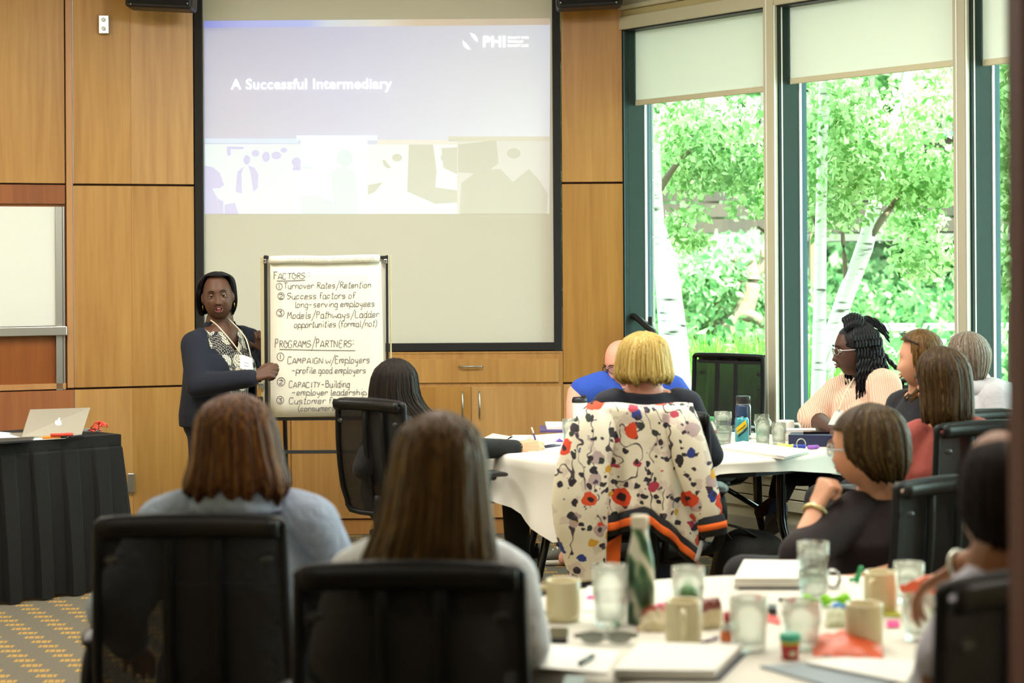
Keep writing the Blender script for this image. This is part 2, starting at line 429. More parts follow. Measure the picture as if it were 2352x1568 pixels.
# plates
def plate(px0, px1, py0, py1, d, name, label, cat, knobs):
    a, b_ = plan(px0, d), plan(px1, d); z0, z1 = P(px0, py1, d)[2], P(px0, py0, d)[2]
    t = thing(name, label, cat, (*((a + b_) / 2), z0))
    q = G(); q.add(wallbox(a, b_, z0, z1, -.02, .008)); part('plate', q, ALU, t, bevel=.003)
    c = (a + b_) / 2
    for f in knobs:
        z = z0 + (z1 - z0) * f; V, F = lathe([(.012, 0), (.012, .012), (.008, .016)], 16)
        V = V @ np.array([[1, 0, 0], [0, 0, 1], [0, -1, 0]]) ; V = V @ np.array([[1, 0, 0], [0, 1, 0], [0, 0, 1.]])
        part('knob', G().add((V + [c[0], c[1] - .006, z], F)), M('pale_knob', 'dfe6e6', .3), t, smooth=False)
plate(230.5, 253.5, 35.5, 77.5, 11.50, 'wall_plate', 'small metal wall plate with two round knobs high on veneer panel', 'wall plate', (.27, .76))
plate(290, 305.5, 1087, 1130, 11.555, 'outlet_plate', 'metal outlet plate low on panel behind black table skirt', 'outlet', ())

# ------------------------------------------------------------------ projection screen
SX0, SX1, SZ0 = P(468, 600, 11.72)[0], P(1271.5, 600, 11.72)[0], 1.122
ps = thing('projection_screen', 'large projection screen in black frame showing pale blue slide', 'projection screen', ((SX0 + SX1) / 2, 11.72, SZ0))
SCW = M('screen_white', 'd8d7c8', .85)
q = G(); q.add(box(((SX0 + SX1) / 2, 11.745, (SZ0 + 3.42) / 2), (SX1 - SX0 + .02, .02, 3.42 - SZ0))); part('screen_surface', q, SCW, ps)
FRM = M('black_felt', '1b1a1b', .8)
fw = .047
for nm, c, s in (('frame_side', (SX0 - fw / 2, 11.722, (SZ0 + 3.42) / 2 - .02), (fw, .05, 3.42 - SZ0 + .06)), ('frame_side', (SX1 + fw / 2, 11.722, (SZ0 + 3.42) / 2 - .02), (fw, .05, 3.42 - SZ0 + .06)),
                 ('frame_bottom', ((SX0 + SX1) / 2, 11.722, SZ0 - .023), (SX1 - SX0, .05, .046)), ('frame_top', ((SX0 + SX1) / 2, 11.722, 3.40), (SX1 - SX0, .05, .05))):
    part(nm, G().add(box(c, s)), FRM, ps, bevel=.003)
YS = 11.7345
def SP(px, py):
    q = P(px, py, YS); return q
def lit(name, base, em, k):
    """Projected light: the screen's own white plus the projector's light."""
    return M(name, base, .85, emit=(em, k))
def quad_px(pts, off, m, name):
    V = [SP(*p) - np.array([0, off, 0]) for p in pts]
    return part(name, G().add((V, [tuple(range(len(V)))])), m, ps)
def slide_bg():
    m, nt, b = nodes_of('projected_slide'); b.inputs['Base Color'].default_value = lin('d8d7c8'); b.inputs['Roughness'].default_value = .85
    tc = nt.nodes.new('ShaderNodeTexCoord'); gr = N(nt, 'ShaderNodeTexGradient')
    mp = nt.nodes.new('ShaderNodeMapping'); mp.inputs['Scale'].default_value = (1 / (SX1 - SX0), 1, 1); mp.inputs['Location'].default_value = (-SX0 / (SX1 - SX0), 0, 0)
    nt.links.new(tc.outputs['Object'], mp.inputs['Vector']); nt.links.new(mp.outputs['Vector'], gr.inputs['Vector'])
    wv = N(nt, 'ShaderNodeTexWave', Scale=.35, Distortion=1.5, wave_type='RINGS'); nt.links.new(tc.outputs['Object'], wv.inputs['Vector'])
    f = mth(nt, 'MULTIPLY_ADD', wv.outputs['Fac'], .12, gr.outputs['Fac'])
    r = N(nt, 'ShaderNodeValToRGB'); e = r.color_ramp.elements; e[0].color = (.07, .085, .31, 1); e[1].color = (.25, .30, .46, 1); q = e.new(.5); q.color = (.13, .16, .43, 1)
    nt.links.new(f, r.inputs['Fac']); nt.links.new(r.outputs['Color'], b.inputs['Emission Color']); b.inputs['Emission Strength'].default_value = 1
    return m
quad_px([(468.5, 62), (1264, 50), (1262, 491), (470, 491)], .0, slide_bg(), 'slide_background')
def stripe_m():
    m, nt, b = nodes_of('projected_stripe'); b.inputs['Base Color'].default_value = lin('d8d7c8')
    tc = nt.nodes.new('ShaderNodeTexCoord'); gr = N(nt, 'ShaderNodeTexGradient')
    mp = nt.nodes.new('ShaderNodeMapping'); mp.inputs['Scale'].default_value = (1 / (SX1 - SX0), 1, 1); mp.inputs['Location'].default_value = (-SX0 / (SX1 - SX0), 0, 0)
    nt.links.new(tc.outputs['Object'], mp.inputs['Vector']); nt.links.new(mp.outputs['Vector'], gr.inputs['Vector'])
    r = N(nt, 'ShaderNodeValToRGB'); e = r.color_ramp.elements; e[0].color = (0.0, .04, .55, 1); e[1].color = (.16, .09, .10, 1)
    for p_, c in ((.3, (.02, .12, .6, 1)), (.36, (.22, .3, .5, 1)), (.5, (.3, .3, .35, 1)), (.62, (.22, .14, .12, 1))): q = e.new(p_); q.color = c
    nt.links.new(gr.outputs['Fac'], r.inputs['Fac']); nt.links.new(r.outputs['Color'], b.inputs['Emission Color']); b.inputs['Emission Strength'].default_value = 1
    return m
quad_px([(468.5, 48), (1263, 42), (1263, 57), (468.5, 64)], .0012, stripe_m(), 'slide_stripe')
PH = [lit('slide_photo_blue', 'd8d7c8', (190, 225, 255), .52), lit('slide_photo_cyan', 'd8d7c8', (225, 255, 255), .58), lit('slide_photo_pale', 'd8d7c8', (225, 235, 255), .50), lit('slide_photo_dim', 'd8d7c8', (225, 235, 255), .27)]
TAB = [lit('slide_tab_blue', 'd8d7c8', (150, 190, 255), .55), lit('slide_tab_cyan', 'd8d7c8', (190, 235, 255), .6), lit('slide_tab_grey', 'd8d7c8', (225, 225, 240), .36), lit('slide_tab_dim', 'd8d7c8', (225, 225, 225), .22)]
SIL = [lit('slide_figure_lilac', 'd8d7c8', (130, 130, 255), .46), lit('slide_figure_aqua', 'd8d7c8', (175, 225, 255), .45), lit('slide_figure_grey', 'd8d7c8', (175, 200, 215), .22), lit('slide_figure_dim', 'd8d7c8', (180, 200, 215), .17)]
xs4 = ((470, 691), (691, 843), (843, 1050), (1050, 1262)); tops = (331, 322, 332, 322); tabs = ((470, 685, 318), (681, 867, 311), (867, 1050, 321), (1030, 1262, 313))
for k in range(4):
    quad_px([(xs4[k][0], tops[k]), (xs4[k][1], tops[k]), (xs4[k][1], 491), (xs4[k][0], 491)], .0016, PH[k], 'slide_photo')
    quad_px([(tabs[k][0], tabs[k][2]), (tabs[k][1], tabs[k][2]), (tabs[k][1], tabs[k][2] + 11), (tabs[k][0], tabs[k][2] + 11)], .0020, TAB[k], 'slide_tab')
def blob(cx, cy, rx, ry, n=14): return [(cx + rx * math.cos(2 * math.pi * i / n), cy + ry * math.sin(2 * math.pi * i / n)) for i in range(n)]
def figs(polys, k, name):
    for i, pl in enumerate(polys):
        V = [SP(*p) - np.array([0, .0024 + .0002 * i, 0]) for p in pl]; part(name, G().add((V, [tuple(range(len(V)))])), SIL[k], ps)
figs([[(470, 380), (490, 384), (506, 398), (515, 425), (505, 432), (488, 433), (500, 455), (513, 462), (514, 491), (471, 491)],
      [(541, 440), (545, 395), (560, 382), (555, 400), (556, 445)], [(570, 380), (585, 385), (594, 400), (592, 432), (582, 440), (576, 400)],
      blob(567, 367, 8, 11), blob(587, 352, 9, 8), blob(611, 360, 9, 12), blob(635, 357, 12, 9), blob(681, 372, 11, 11), blob(652, 345, 8, 6), blob(526, 352, 5, 6),
      [(521, 336), (560, 337), (560, 342), (530, 343), (530, 350), (521, 350)], [(691, 378), (675, 378), (672, 391), (691, 391)], [(516, 470), (540, 465), (548, 491), (516, 491)]], 0, 'slide_figure')
figs([blob(792, 363, 19, 20), [(760, 395), (790, 380), (815, 395), (822, 491), (770, 491)], [(692, 452), (720, 448), (765, 462), (772, 491), (692, 491)], [(692, 380), (722, 383), (722, 390), (692, 388)]], 1, 'slide_figure')
figs([blob(912, 362, 12, 9), [(878, 366), (885, 368), (898, 385), (890, 387), (881, 380)], [(939, 332), (995, 332), (1003, 392), (1000, 430), (1050, 437), (1050, 465), (1000, 468), (935, 440)], blob(1022, 362, 10, 10),
      [(845, 425), (880, 418), (862, 440), (845, 448)], [(1014, 340), (1050, 338), (1050, 400), (1018, 385)]], 2, 'slide_figure')
figs([[(1052, 332), (1140, 322), (1145, 375), (1110, 400), (1052, 395)], [(1060, 420), (1100, 390), (1150, 388), (1180, 420), (1190, 491), (1056, 491)], [(1176, 420), (1215, 388), (1240, 415), (1258, 445), (1256, 491), (1180, 491)], blob(1180, 352, 16, 12)], 3, 'slide_figure')
LETW = lit('projected_lettering', 'ffffff', (255, 255, 255), .9)
ex = SP(1000, 200) - SP(0, 200); ex = ex / 1000; PXM = np.linalg.norm(ex); AX = unit(ex); AZ = np.array([0, 0, 1.]); AZ = unit(AZ - (AZ @ AX) * AX)
V, F = text_mesh('A Successful Intermediary', 1.0, .014)
w = V[:, 0].max() - V[:, 0].min(); k = 370 * PXM / w
part('slide_title', G().add(place2((V * k, F), SP(531, 205), unit(AX + AZ * .005), AZ, (0, -1, 0), .003)), LETW, ps)
V, F = text_mesh('PHI', 1.0, .022); w = V[:, 0].max() - V[:, 0].min(); k = 51 * PXM / w
q = G().add(place2((V * k, F), SP(1108, 107.5), AX, AZ, (0, -1, 0), .003))
for row, (s, wd) in enumerate((('QUALITY CARE', 48), ('THROUGH', 35), ('QUALITY JOBS', 48))):
    V, F = text_mesh(s, 1.0, .012); w = V[:, 0].max() - V[:, 0].min(); k = wd * PXM / w
    q.add(place2((V * k, F), SP(1166, 88.5 + row * 9.3), AX, AZ, (0, -1, 0), .003))
for a0, a1, rr in ((-10, 95, 17), (170, 275, 17), (0, 85, 13), (180, 265, 13)):
    pts = [(1080 + rr * math.cos(R(a0 + (a1 - a0) * i / 10)), 95 - 1.1 * rr * math.sin(R(a0 + (a1 - a0) * i / 10))) for i in range(11)]
    pin = [(1080 + (rr - 3 * math.sin(math.pi * i / 10)) * math.cos(R(a0 + (a1 - a0) * i / 10)), 95 - 1.1 * (rr - 3 * math.sin(math.pi * i / 10)) * math.sin(R(a0 + (a1 - a0) * i / 10))) for i in range(11)]
    for i in range(10):
        V = [SP(*p) - np.array([0, .003, 0]) for p in (pts[i], pts[i + 1], pin[i + 1], pin[i])]; q.add((V, [(0, 1, 2, 3)]))
part('slide_logo', q, LETW, ps)

# ------------------------------------------------------------------ cabinet under the screen
XC0, XC1 = A3[0] + .004, B0[0] - .002
cb = thing('cabinet', 'low maple cabinet built in under the projection screen', 'cabinet', ((XC0 + XC1) / 2, 11.7, 0))
q = G(); q.add(box(((XC0 + XC1) / 2, 11.712, (1.071 + Z3) / 2), (XC1 - XC0, .02, 1.071 - Z3 - .006))); q.add(box(((XC0 + XC1) / 2, 11.711, 1.066), (XC1 - XC0, .026, .010))); part('body', q, WOOD, cb)
def cbx(p0, p1, y0, y1): return P(p0, 600, 11.7)[0], P(p1, 600, 11.7)[0]
for k in range(2):
    x0 = P(465 + 414 * k - (0 if k else 0), 600, 11.7)[0]; x1 = P(867 + 414 * k, 600, 11.7)[0]
    dr = part('drawer', G().add(box(((x0 + x1) / 2, 11.697, .958), (x1 - x0, .016, .138))), WOOD, cb, bevel=.002, seg=1)
    xm = (x0 + x1) / 2
    part('handle', G().add(tube([(xm - .068, 11.685, .985), (xm - .062, 11.665, .985), (xm + .062, 11.665, .985), (xm + .068, 11.685, .985)], .005, 8, hint=(0, 1, 0))), STEEL, dr, smooth=True)
    for s in (-1, 1):
        xa, xb = (x0 - .012, xm - .003) if s < 0 else (xm + .003, x1 + .012)
        do = part('door', G().add(box(((xa + xb) / 2, 11.697, (.868 + Z3) / 2), (xb - xa, .016, .868 - Z3 - .008))), WOOD, cb, bevel=.002, seg=1)
        hx = xm + s * .05
        part('handle', G().add(tube([(hx, 11.685, .835), (hx, 11.665, .83), (hx, 11.665, .69), (hx, 11.685, .685)], .005, 8, hint=(0, 1, 0))), STEEL, do, smooth=True)

# speakers over the panels
for px0, px1, pb, zt, yf, lab in ((288, 443, 18, 1, 11.27, 'black wall loudspeaker tilted above panel beside metal wall plate'), (1276, 1428, 15, -1, 11.38, 'black wall loudspeaker above veneer panel next to window')):
    a, b_ = P(px0, pb, yf), P(px1, pb, yf)
    t = thing('loudspeaker', lab, 'loudspeaker', ((a[0] + b_[0]) / 2, yf, a[2]))
    w = b_[0] - a[0]; cx = (a[0] + b_[0]) / 2; cz = max(a[2], b_[2]) + .14
    part('cabinet', G().add(box((cx, yf + .11, cz), (w, .20, .28), roty(R(3 * zt)))), BLACK, t, bevel=.02, seg=3)
    part('grille', G().add(box((cx, yf + .006, cz + .005), (w - .03, .012, .25), roty(R(3 * zt)))), M('speaker_grille', '0c0c0e', .9, bmp=(400, .6, .003)), t, bevel=.008)
    part('bracket', G().add(box((cx, yf + .25, cz), (.08, .10, .08))), BLACK, t)
    for sx in (-1, 1): part('screw', G().add(ell((cx + sx * (w / 2 - .03), yf - .001, cz - .118), (.006, .004, .006), n=1)), STEEL, t)

# ------------------------------------------------------------------ window wall
UW = unit(np.array([.576, -.817])); NIN = np.array([UW[1], -UW[0]])    # along the wall towards us; into the room
C0 = B1 + np.array([.004, 0.0])
def wp(t, off=0): return C0 + UW * t + NIN * off
def wbx(t0, t1, z0, z1, o0, o1): return wallbox(wp(t0), wp(t1), z0, z1, o0, o1)
TM = [0.0, 1.245, 2.585, 3.905, 5.225, 6.545]
HZ = 2.955
g = G(); g.add(wbx(-.02, 6.7, HZ + .30, 3.67, -.30, .02)); g.add(wbx(-.02, 6.7, 0, .44, -.25, -.02))
ww = part('wall_window', g, GREIGE, None); tag(ww, 'low cream wall and header of the window side', kind='structure')
g = G(); g.add(wallbox(wp(6.55), np.array([5.4, 5.35]), 0, 3.67, -.2, 0)); tag(part('wall_side', g, WALLP, None), kind='structure')
for z0, z1 in ((.02, .20), (.265, .326), (.332, .385), (.391, .44)):
    part('sill_panel', G().add(wbx(-.02, 6.6, z0, z1, -.02, .012)), GREIGE if z0 > .2 else M('grey_kick', '8f8c80', .7), ww, bevel=.002, seg=1)
part('window_sill', G().add(wbx(-.02, 6.6, .44, .47, -.25, .03)), CREAM, ww, bevel=.004)
# valance layers
for z0, z1, o, m in ((HZ, HZ + .075, .02, CREAM), (HZ + .075, HZ + .115, .0, M('beige_valance', 'b5ab7e', .6)), (HZ + .115, HZ + .14, .03, CREAM), (HZ + .14, HZ + .30, .01, GREIGE)):
    part('valance', G().add(wbx(-.01, 6.6, z0, z1, -.2, o)), m, ww, bevel=.003, seg=1)
part('black_strip', G().add(wbx(-.01, 6.6, HZ - .008, HZ, -.2, .0)), BLACK, ww)  # thin black strip along the underside of the valance
BLIND = bpy.data.materials.new('roller_fabric'); BLIND.use_nodes = True
nt = BLIND.node_tree; nt.nodes.clear(); o_ = nt.nodes.new('ShaderNodeOutputMaterial'); d_ = nt.nodes.new('ShaderNodeBsdfDiffuse'); t_ = nt.nodes.new('ShaderNodeBsdfTranslucent'); tr = nt.nodes.new('ShaderNodeBsdfTransparent')
d_.inputs[0].default_value = lin('e2e5e0'); t_.inputs[0].default_value = lin('e4e0da'); tr.inputs[0].default_value = lin('fbf6f2')
mx1 = nt.nodes.new('ShaderNodeMixShader'); mx1.inputs[0].default_value = .52; nt.links.new(d_.outputs[0], mx1.inputs[1]); nt.links.new(t_.outputs[0], mx1.inputs[2])
mx2 = nt.nodes.new('ShaderNodeMixShader'); mx2.inputs[0].default_value = .06; nt.links.new(mx1.outputs[0], mx2.inputs[1]); nt.links.new(tr.outputs[0], mx2.inputs[2]); nt.links.new(mx2.outputs[0], o_.inputs[0])
for k in range(5):
    t0, t1 = TM[k], TM[k + 1]
    wn = thing('window_%d' % (k + 1), None, None, (*wp(t0), .47)); tag(wn, kind='structure')
    # deep mullion at the far side of the pane: cover, box, bright beads, outer stop
    if k:
        part('mullion_cover', G().add(wbx(t0, t0 + .078, .47, 3.2, -.005, .03)), CREAM if k != 2 else GREIGE, wn, bevel=.004)
        part('cover_bead', G().add(wbx(t0 + .024, t0 + .03, .47, 3.2, .03, .034)), WHITE_T, wn)
        part('guide_strip', G().add(wbx(t0 + .079, t0 + .083, .47, HZ, .016, .026)), WHITE_T, wn)
        part('guide_strip', G().add(wbx(t0 + .060, t0 + .089, .47, HZ, -.030, -.022)), WHITE_T, wn)
    else:
        part('guide_strip', G().add(wbx(.004, .010, .47, HZ, -.012, .0)), TEAL_L, wn)
        part('guide_strip', G().add(wbx(.004, .012, .47, HZ, -.034, -.02)), WHITE_T, wn)
    bw = .086 if k else .012
    part('mullion', G().add(wbx(t0 + (.01 if k else -.03), t0 + bw, .47, 3.2, -.150, -.006)), TEAL, wn, bevel=.002, seg=1)
    part('glazing_bead', G().add(wbx(t0, t0 + bw + .004, .47, 3.2, -.166, -.151)), WHITE_T, wn)
    part('outer_stop', G().add(wbx(t0 - .03, t0 + bw + .001, .47, 3.2, -.205, -.167)), TEAL_L, wn)
    part('pane', G().add(wbx(t0 + .02, t1 + .02, .47, HZ + .2, -.190, -.184)), GLASS, wn)
    part('sill_frame', G().add(wbx(t0, t1, .44, .53, -.205, -.15)), TEAL, wn)
    if k > 2: continue
    bl = thing('roller_blind', ('cream roller blind in first window beside veneer panel', 'cream roller blind in window behind woman with long twists', 'cream roller blind cut off by dark door frame', 'cream roller blind on fourth window out of view', 'cream roller blind on fifth window out of view')[k], 'blind', (*wp((t0 + t1) / 2, -.08), HZ), group=None)
    hem = (2.512, 2.537, 2.522, 2.52, 2.52)[k]
    part('fabric', G().add(wbx(t0 + bw + .004, t1 + .012, hem + .02, HZ, -.086, -.085)), BLIND, bl)
    part('hem_bar', G().add(wbx(t0 + bw + .004, t1 + .012, hem, hem + .032, -.092, -.079)), M('hem_cream', 'c9c4a6', .6), bl, bevel=.004)
    part('roller', G().add(tube([(*wp(t0 + bw + .01, -.1), HZ + .06), (*wp(t1, -.1), HZ + .06)], .035, 12)), CREAM, bl)

# dark door jamb beside the camera
g = G(); g.add(box((.80, 2.77, 1.83), (.20, .10, 3.66))); g.add(box((.83, 2.70, 1.83), (.20, .04, 3.66)))
dj = part('door_1', g, wood('mahogany_stain', '4a1803', '752a08', .65), None, bevel=.006); tag(dj, 'dark red brown stained door jamb close to camera', kind='structure')
g = G(); g.add(box((3.15, 2.78, 1.83), (4.5, .06, 3.66))); tag(part('wall_front', g, WALLP, None), kind='structure')
g = G(); g.add(box((-2.75, 2.78, 1.83), (3.2, .06, 3.66))); tag(part('wall_lobby', g, WALLP, None), kind='structure')

# ------------------------------------------------------------------ outside
def ground_z(x, y):
    d = max(0.0, (y - 12.5))
    return -.05 + min(1.0, d / 9.0) * .88 + .02 * math.sin(x * 1.7 + y)
nx, ny = 46, 34
gr = np.array([[(x, y, ground_z(x, y) if y > 12 else -.12) for x in np.linspace(-6, 16, nx)] for y in np.linspace(6.5, 40, ny)])
g = G(); V, F = sheet(gr)
# leave out the part of the terrain that lies under the room
keep = [f for f in F if all(((V[i][:2] - C0) @ NIN) < -.2 or V[i][1] > 12.1 for i in f)]
g.add((V, keep)); gd = part('ground', g, M('leaf_litter_soil', '6f6148', .95, var=(3, .25), bmp=(8, .5, .03)), None, smooth=True); tag(gd, kind='structure')

def leaf_mat(name, c1, c2):
    if name in _mats: return _mats[name]
    m = bpy.data.materials.new(name); m.use_nodes = True; nt = m.node_tree; nt.nodes.clear()
    o = nt.nodes.new('ShaderNodeOutputMaterial'); d = nt.nodes.new('ShaderNodeBsdfDiffuse'); t = nt.nodes.new('ShaderNodeBsdfTranslucent'); mx = nt.nodes.new('ShaderNodeMixShader'); mx.inputs[0].default_value = .5
    ge = nt.nodes.new('ShaderNodeNewGeometry'); col = mixcol(nt, mth(nt, 'POWER', ge.outputs['Random Per Island'], 1.4), lin(c1), lin(c2))
    nt.links.new(col, d.inputs[0]); nt.links.new(col, t.inputs[0]); nt.links.new(d.outputs[0], mx.inputs[1]); nt.links.new(t.outputs[0], mx.inputs[2]); nt.links.new(mx.outputs[0], o.inputs[0])
    _mats[name] = m; return m
LEAF = leaf_mat('birch_leaf', '5f8f48', 'd4eeb4'); LEAF_F = leaf_mat('far_leaf', '4f7f4c', 'bcdca4'); GRASSM = leaf_mat('grass_blade', '4f9a2e', 'a6d85e')  # far leaves: shade of walkway and trees put into darker greens
def leaves(name, centers, size, m, parent):
    """One mesh of folded pointed leaves at the given points."""
    n = len(centers); r = np.random.default_rng(len(name) * 13 + n)
    d = r.normal(size=(n, 3)); d[:, 2] -= .5; d /= np.linalg.norm(d, axis=1, keepdims=True)
    w = np.cross(d, r.normal(size=(n, 3))); w /= np.linalg.norm(w, axis=1, keepdims=True); nn = np.cross(d, w)
    s = size * r.uniform(.6, 1.3, (n, 1)); c = np.asarray(centers)
    V = np.stack([c, c + d * s * .55 + w * s * .34 + nn * s * .12, c + d * s * 1.15, c + d * s * .55 - w * s * .34 + nn * s * .12], 1).reshape(-1, 3)
    k = np.arange(n)[:, None] * 4; F = np.concatenate([k + [0, 1, 2], k + [0, 2, 3]], 1).reshape(-1, 3)
    me = bpy.data.meshes.new(name); me.vertices.add(len(V)); me.vertices.foreach_set('co', V.ravel())
    me.loops.add(F.size); me.loops.foreach_set('vertex_index', F.ravel().astype(np.int32)); me.polygons.add(len(F))
    me.polygons.foreach_set('loop_start', np.arange(len(F), dtype=np.int32) * 3); me.update(); me.validate()
    o = part(name, me, m, parent); tag(o, kind='stuff'); return o
def cluster(specs, seed):
    """specs: (px, py, depth, rx px, ry px, depth spread m, count) -> points scattered in ellipsoids."""
    r = np.random.default_rng(seed); out = []
    for px, py, d, rx, ry, rd, n in specs:
        c = P(px, py, d); k = d / FPX
        n = int(n * 2.0); q = r.normal(size=(n, 3)); q /= np.linalg.norm(q, axis=1, keepdims=True); q *= r.uniform(.05, 1.3, (n, 1)) ** .75
        out.append(c + q * [rx * k, rd, ry * k])
    return np.concatenate(out)
def bark():
    m, nt, b = nodes_of('birch_bark')
    t = N(nt, 'ShaderNodeTexNoise', Scale=1.0, Detail=4.0); nt.links.new(coords(nt, (5, 5, 34)), t.inputs['Vector'])
    r = N(nt, 'ShaderNodeValToRGB'); e = r.color_ramp.elements; e[0].position = .30; e[1].position = .42; e[0].color = lin('5a554c'); e[1].color = lin('e9e8e0')
    nt.links.new(t.outputs['Fac'], r.inputs['Fac']); nt.links.new(r.outputs['Color'], b.inputs['Base Color']); b.inputs['Roughness'].default_value = .8; bump(nt, b, t.outputs['Fac'], .3, .01); return m
BARK = bark(); BARK_D = M('brown_bark', '6b5a4a', .9, var=(8, .3), bmp=(14, .5, .03))
def trunk(pts, rs, parent, m=None, name='trunk', n=12):
    q = [P(*p) for p in pts]; part(name, G().add(tube(q, rs, n, per=5)), m or BARK, parent, smooth=True)
def tree(name, label, trunks, crowns, size, leafm, seed, m=None, branches=(), group=None):
    b0 = trunks[0][0][-1]; base = P(*b0)
    t = thing(name, label, 'tree', base, 0, group)
    for pts, rs in trunks: trunk(pts, rs, t, m)
    for pts, rs in branches: trunk(pts, rs, t, m or BARK_D, 'branch', 7)
    if crowns: leaves('foliage', cluster(crowns, seed), size, leafm, t)
    return t
def zpx(d, z): return HORIZON + (CAM_H - z) * FPX / d
tree('birch_tree', 'upright white birch in middle of second window',
     [([(1897, -60, 13.2), (1893, 180, 13.2), (1886, 480, 13.2), (1882, 760, 13.2), (1878, 1000, 13.2)], [.030, .034, .037, .045, .055])],
     [(1905, 270, 13.6, 95, 110, .8, 900), (1955, 390, 13.8, 105, 80, .7, 750), (1870, 430, 13.5, 45, 100, .6, 380), (1930, 490, 13.5, 60, 40, .5, 160)], .050, LEAF, 11,
     branches=[([(1884, 560, 13.2), (1868, 500, 13.3), (1845, 470, 13.4)], [.015, .01, .006])])
tree('birch_tree', 'slanting white birch leaning over behind woman with long twists',
     [([(2100, 120, 14.2), (2062, 260, 14.2), (2035, 350, 14.2), (2010, 470, 14.1), (1985, 570, 14.0), (1935, 700, 14.0), (1900, 830, 14.0), (1880, 1000, 14)], [.03, .034, .036, .05, .06, .06, .065, .07])],
     [(2060, 330, 14.4, 95, 120, .8, 900), (2110, 420, 14.2, 90, 60, .6, 800), (2150, 220, 14.4, 60, 80, .8, 420), (2120, 590, 14.3, 75, 50, .5, 430), (2180, 400, 14.2, 40, 60, .5, 300), (2090, 510, 14.6, 70, 35, .5, 260)], .052, LEAF, 12,
     branches=[([(1990, 560, 14), (2015, 520, 14), (2050, 470, 14.1), (2120, 380, 14.2)], [.03, .025, .02, .012]), ([(1945, 680, 14), (1937, 560, 14), (1930, 470, 14.1)], [.02, .016, .01])])
tree('birch_tree', 'thick white birch beside pale stone pier in first window',
     [([(1500, 330, 13.4), (1505, 500, 13.4), (1527, 600, 13.4), (1541, 720, 13.4), (1550, 830, 13.4), (1560, 1050, 13.4)], [.05, .06, .075, .09, .10, .12])],
     [(1560, 310, 13.9, 75, 90, .7, 900), (1660, 320, 14.2, 105, 85, .8, 1100), (1590, 400, 14, 80, 45, .6, 500), (1710, 400, 14.2, 65, 55, .6, 520), (1590, 490, 14.1, 45, 16, .5, 60), (1545, 530, 14, 40, 40, .5, 170), (1683, 480, 14.2, 10, 30, .2, 16), (1740, 470, 14.2, 35, 30, .3, 90), (1590, 552, 14.2, 50, 22, .4, 120)], .050, LEAF, 13,
     branches=[([(1510, 440, 13.4), (1580, 350, 13.6), (1660, 340, 13.9), (1720, 310, 14)], [.03, .015, .01, .006]), ([(1740, 520, 14), (1770, 560, 14), (1768, 700, 14)], [.01, .012, .014])])
tree('leafy_shrub', 'bushy shrub with twisted brown branches behind long grass',
     [([(1720, 590, 19), (1730, 640, 19), (1715, 700, 19), (1690, 745, 19), (1670, 775, 19)], [.05, .07, .09, .11, .13]), ([(1650, 690, 19.2), (1655, 730, 19.2), (1665, 775, 19.2)], [.05, .08, .12])],
     [(1620, 620, 19.5, 80, 65, .9, 1300), (1680, 600, 19.8, 70, 60, .9, 900), (1600, 690, 19.6, 60, 50, .8, 700), (1740, 650, 20, 40, 80, .8, 500)], .085, LEAF_F, 14, m=BARK_D,
     branches=[([(1690, 745, 19), (1730, 725, 18.8), (1770, 770, 18.8)], [.06, .05, .04]), ([(1715, 700, 19), (1705, 640, 19), (1680, 590, 19)], [.05, .04, .02]), ([(1728, 650, 19), (1750, 610, 19), (1752, 570, 19)], [.045, .04, .03])])
tree('leafy_tree', 'leafy young tree cut off by dark door jamb',
     [([(2335, 200, 13), (2330, 600, 13), (2328, 1000, 13)], [.02, .03, .04])],
     [(2300, 330, 13, 40, 160, .7, 900), (2305, 620, 13, 28, 60, .5, 320), (2320, 130, 13.2, 50, 60, .6, 350)], .065, LEAF, 15, m=BARK_D)
far = [('far_tree', 'broad far tree behind first window above brown walkway', [(1560, 160, 27, 150, 190, 2.0, 2600), (1680, 240, 28, 130, 170, 2, 2200), (1600, 640, 29, 170, 120, 2, 2200)], 1620),
       ('far_tree', 'broad far tree behind upright white birch', [(1850, 200, 28, 140, 190, 2.0, 2600), (1960, 330, 29, 120, 160, 2, 2000), (1900, 650, 29, 130, 120, 2, 2000)], 1905),
       ('far_tree', 'broad far tree behind tan walkway post', [(2120, 180, 28, 140, 190, 2.0, 2600), (2240, 300, 29, 120, 180, 2, 2000), (2140, 660, 29, 130, 120, 2, 2200)], 2140),
       ('far_tree', 'broad far tree showing beside dark door jamb', [(2330, 250, 27, 110, 220, 2.0, 2200), (2330, 600, 28, 110, 200, 2, 2200)], 2330)]
for nm, lb, cr, px in far:
    tree(nm, lb, [([(px, 100, 28.5), (px + 6, 400, 28.5), (px, 760, 28.5)], [.10, .16, .22])], cr, .19, LEAF_F, px, m=BARK_D)
hd = thing('hedge', 'long dark green hedge closing the garden far behind', 'hedge', P(1900, 740, 33))
r_ = np.random.default_rng(5); n_ = 9000
leaves('foliage', np.column_stack([r_.uniform(-1, 13, n_), r_.uniform(32.5, 34, n_), r_.uniform(.6, 6.8, n_)]), .42, LEAF_F, hd)
ug = thing('undergrowth', 'low leafy undergrowth covering garden ground behind seated group', 'undergrowth', P(2050, 800, 20))
n_ = 15000; yy = r_.uniform(16, 27, n_); pxs = r_.uniform(1480, 2420, n_); zz = np.array([ground_z(0, y) for y in yy]) + r_.uniform(0, 1, n_) ** 1.5 * .55
LEAF_U = leaf_mat('undergrowth_leaf', '345c36', '86b070')
ux = (pxs - PX0) / FPX * yy; ok_ = ~((np.abs(yy - 19) < .5) & (ux > 2.9)); leaves('foliage', np.column_stack([ux, yy, zz])[ok_], .10, LEAF_U, ug)
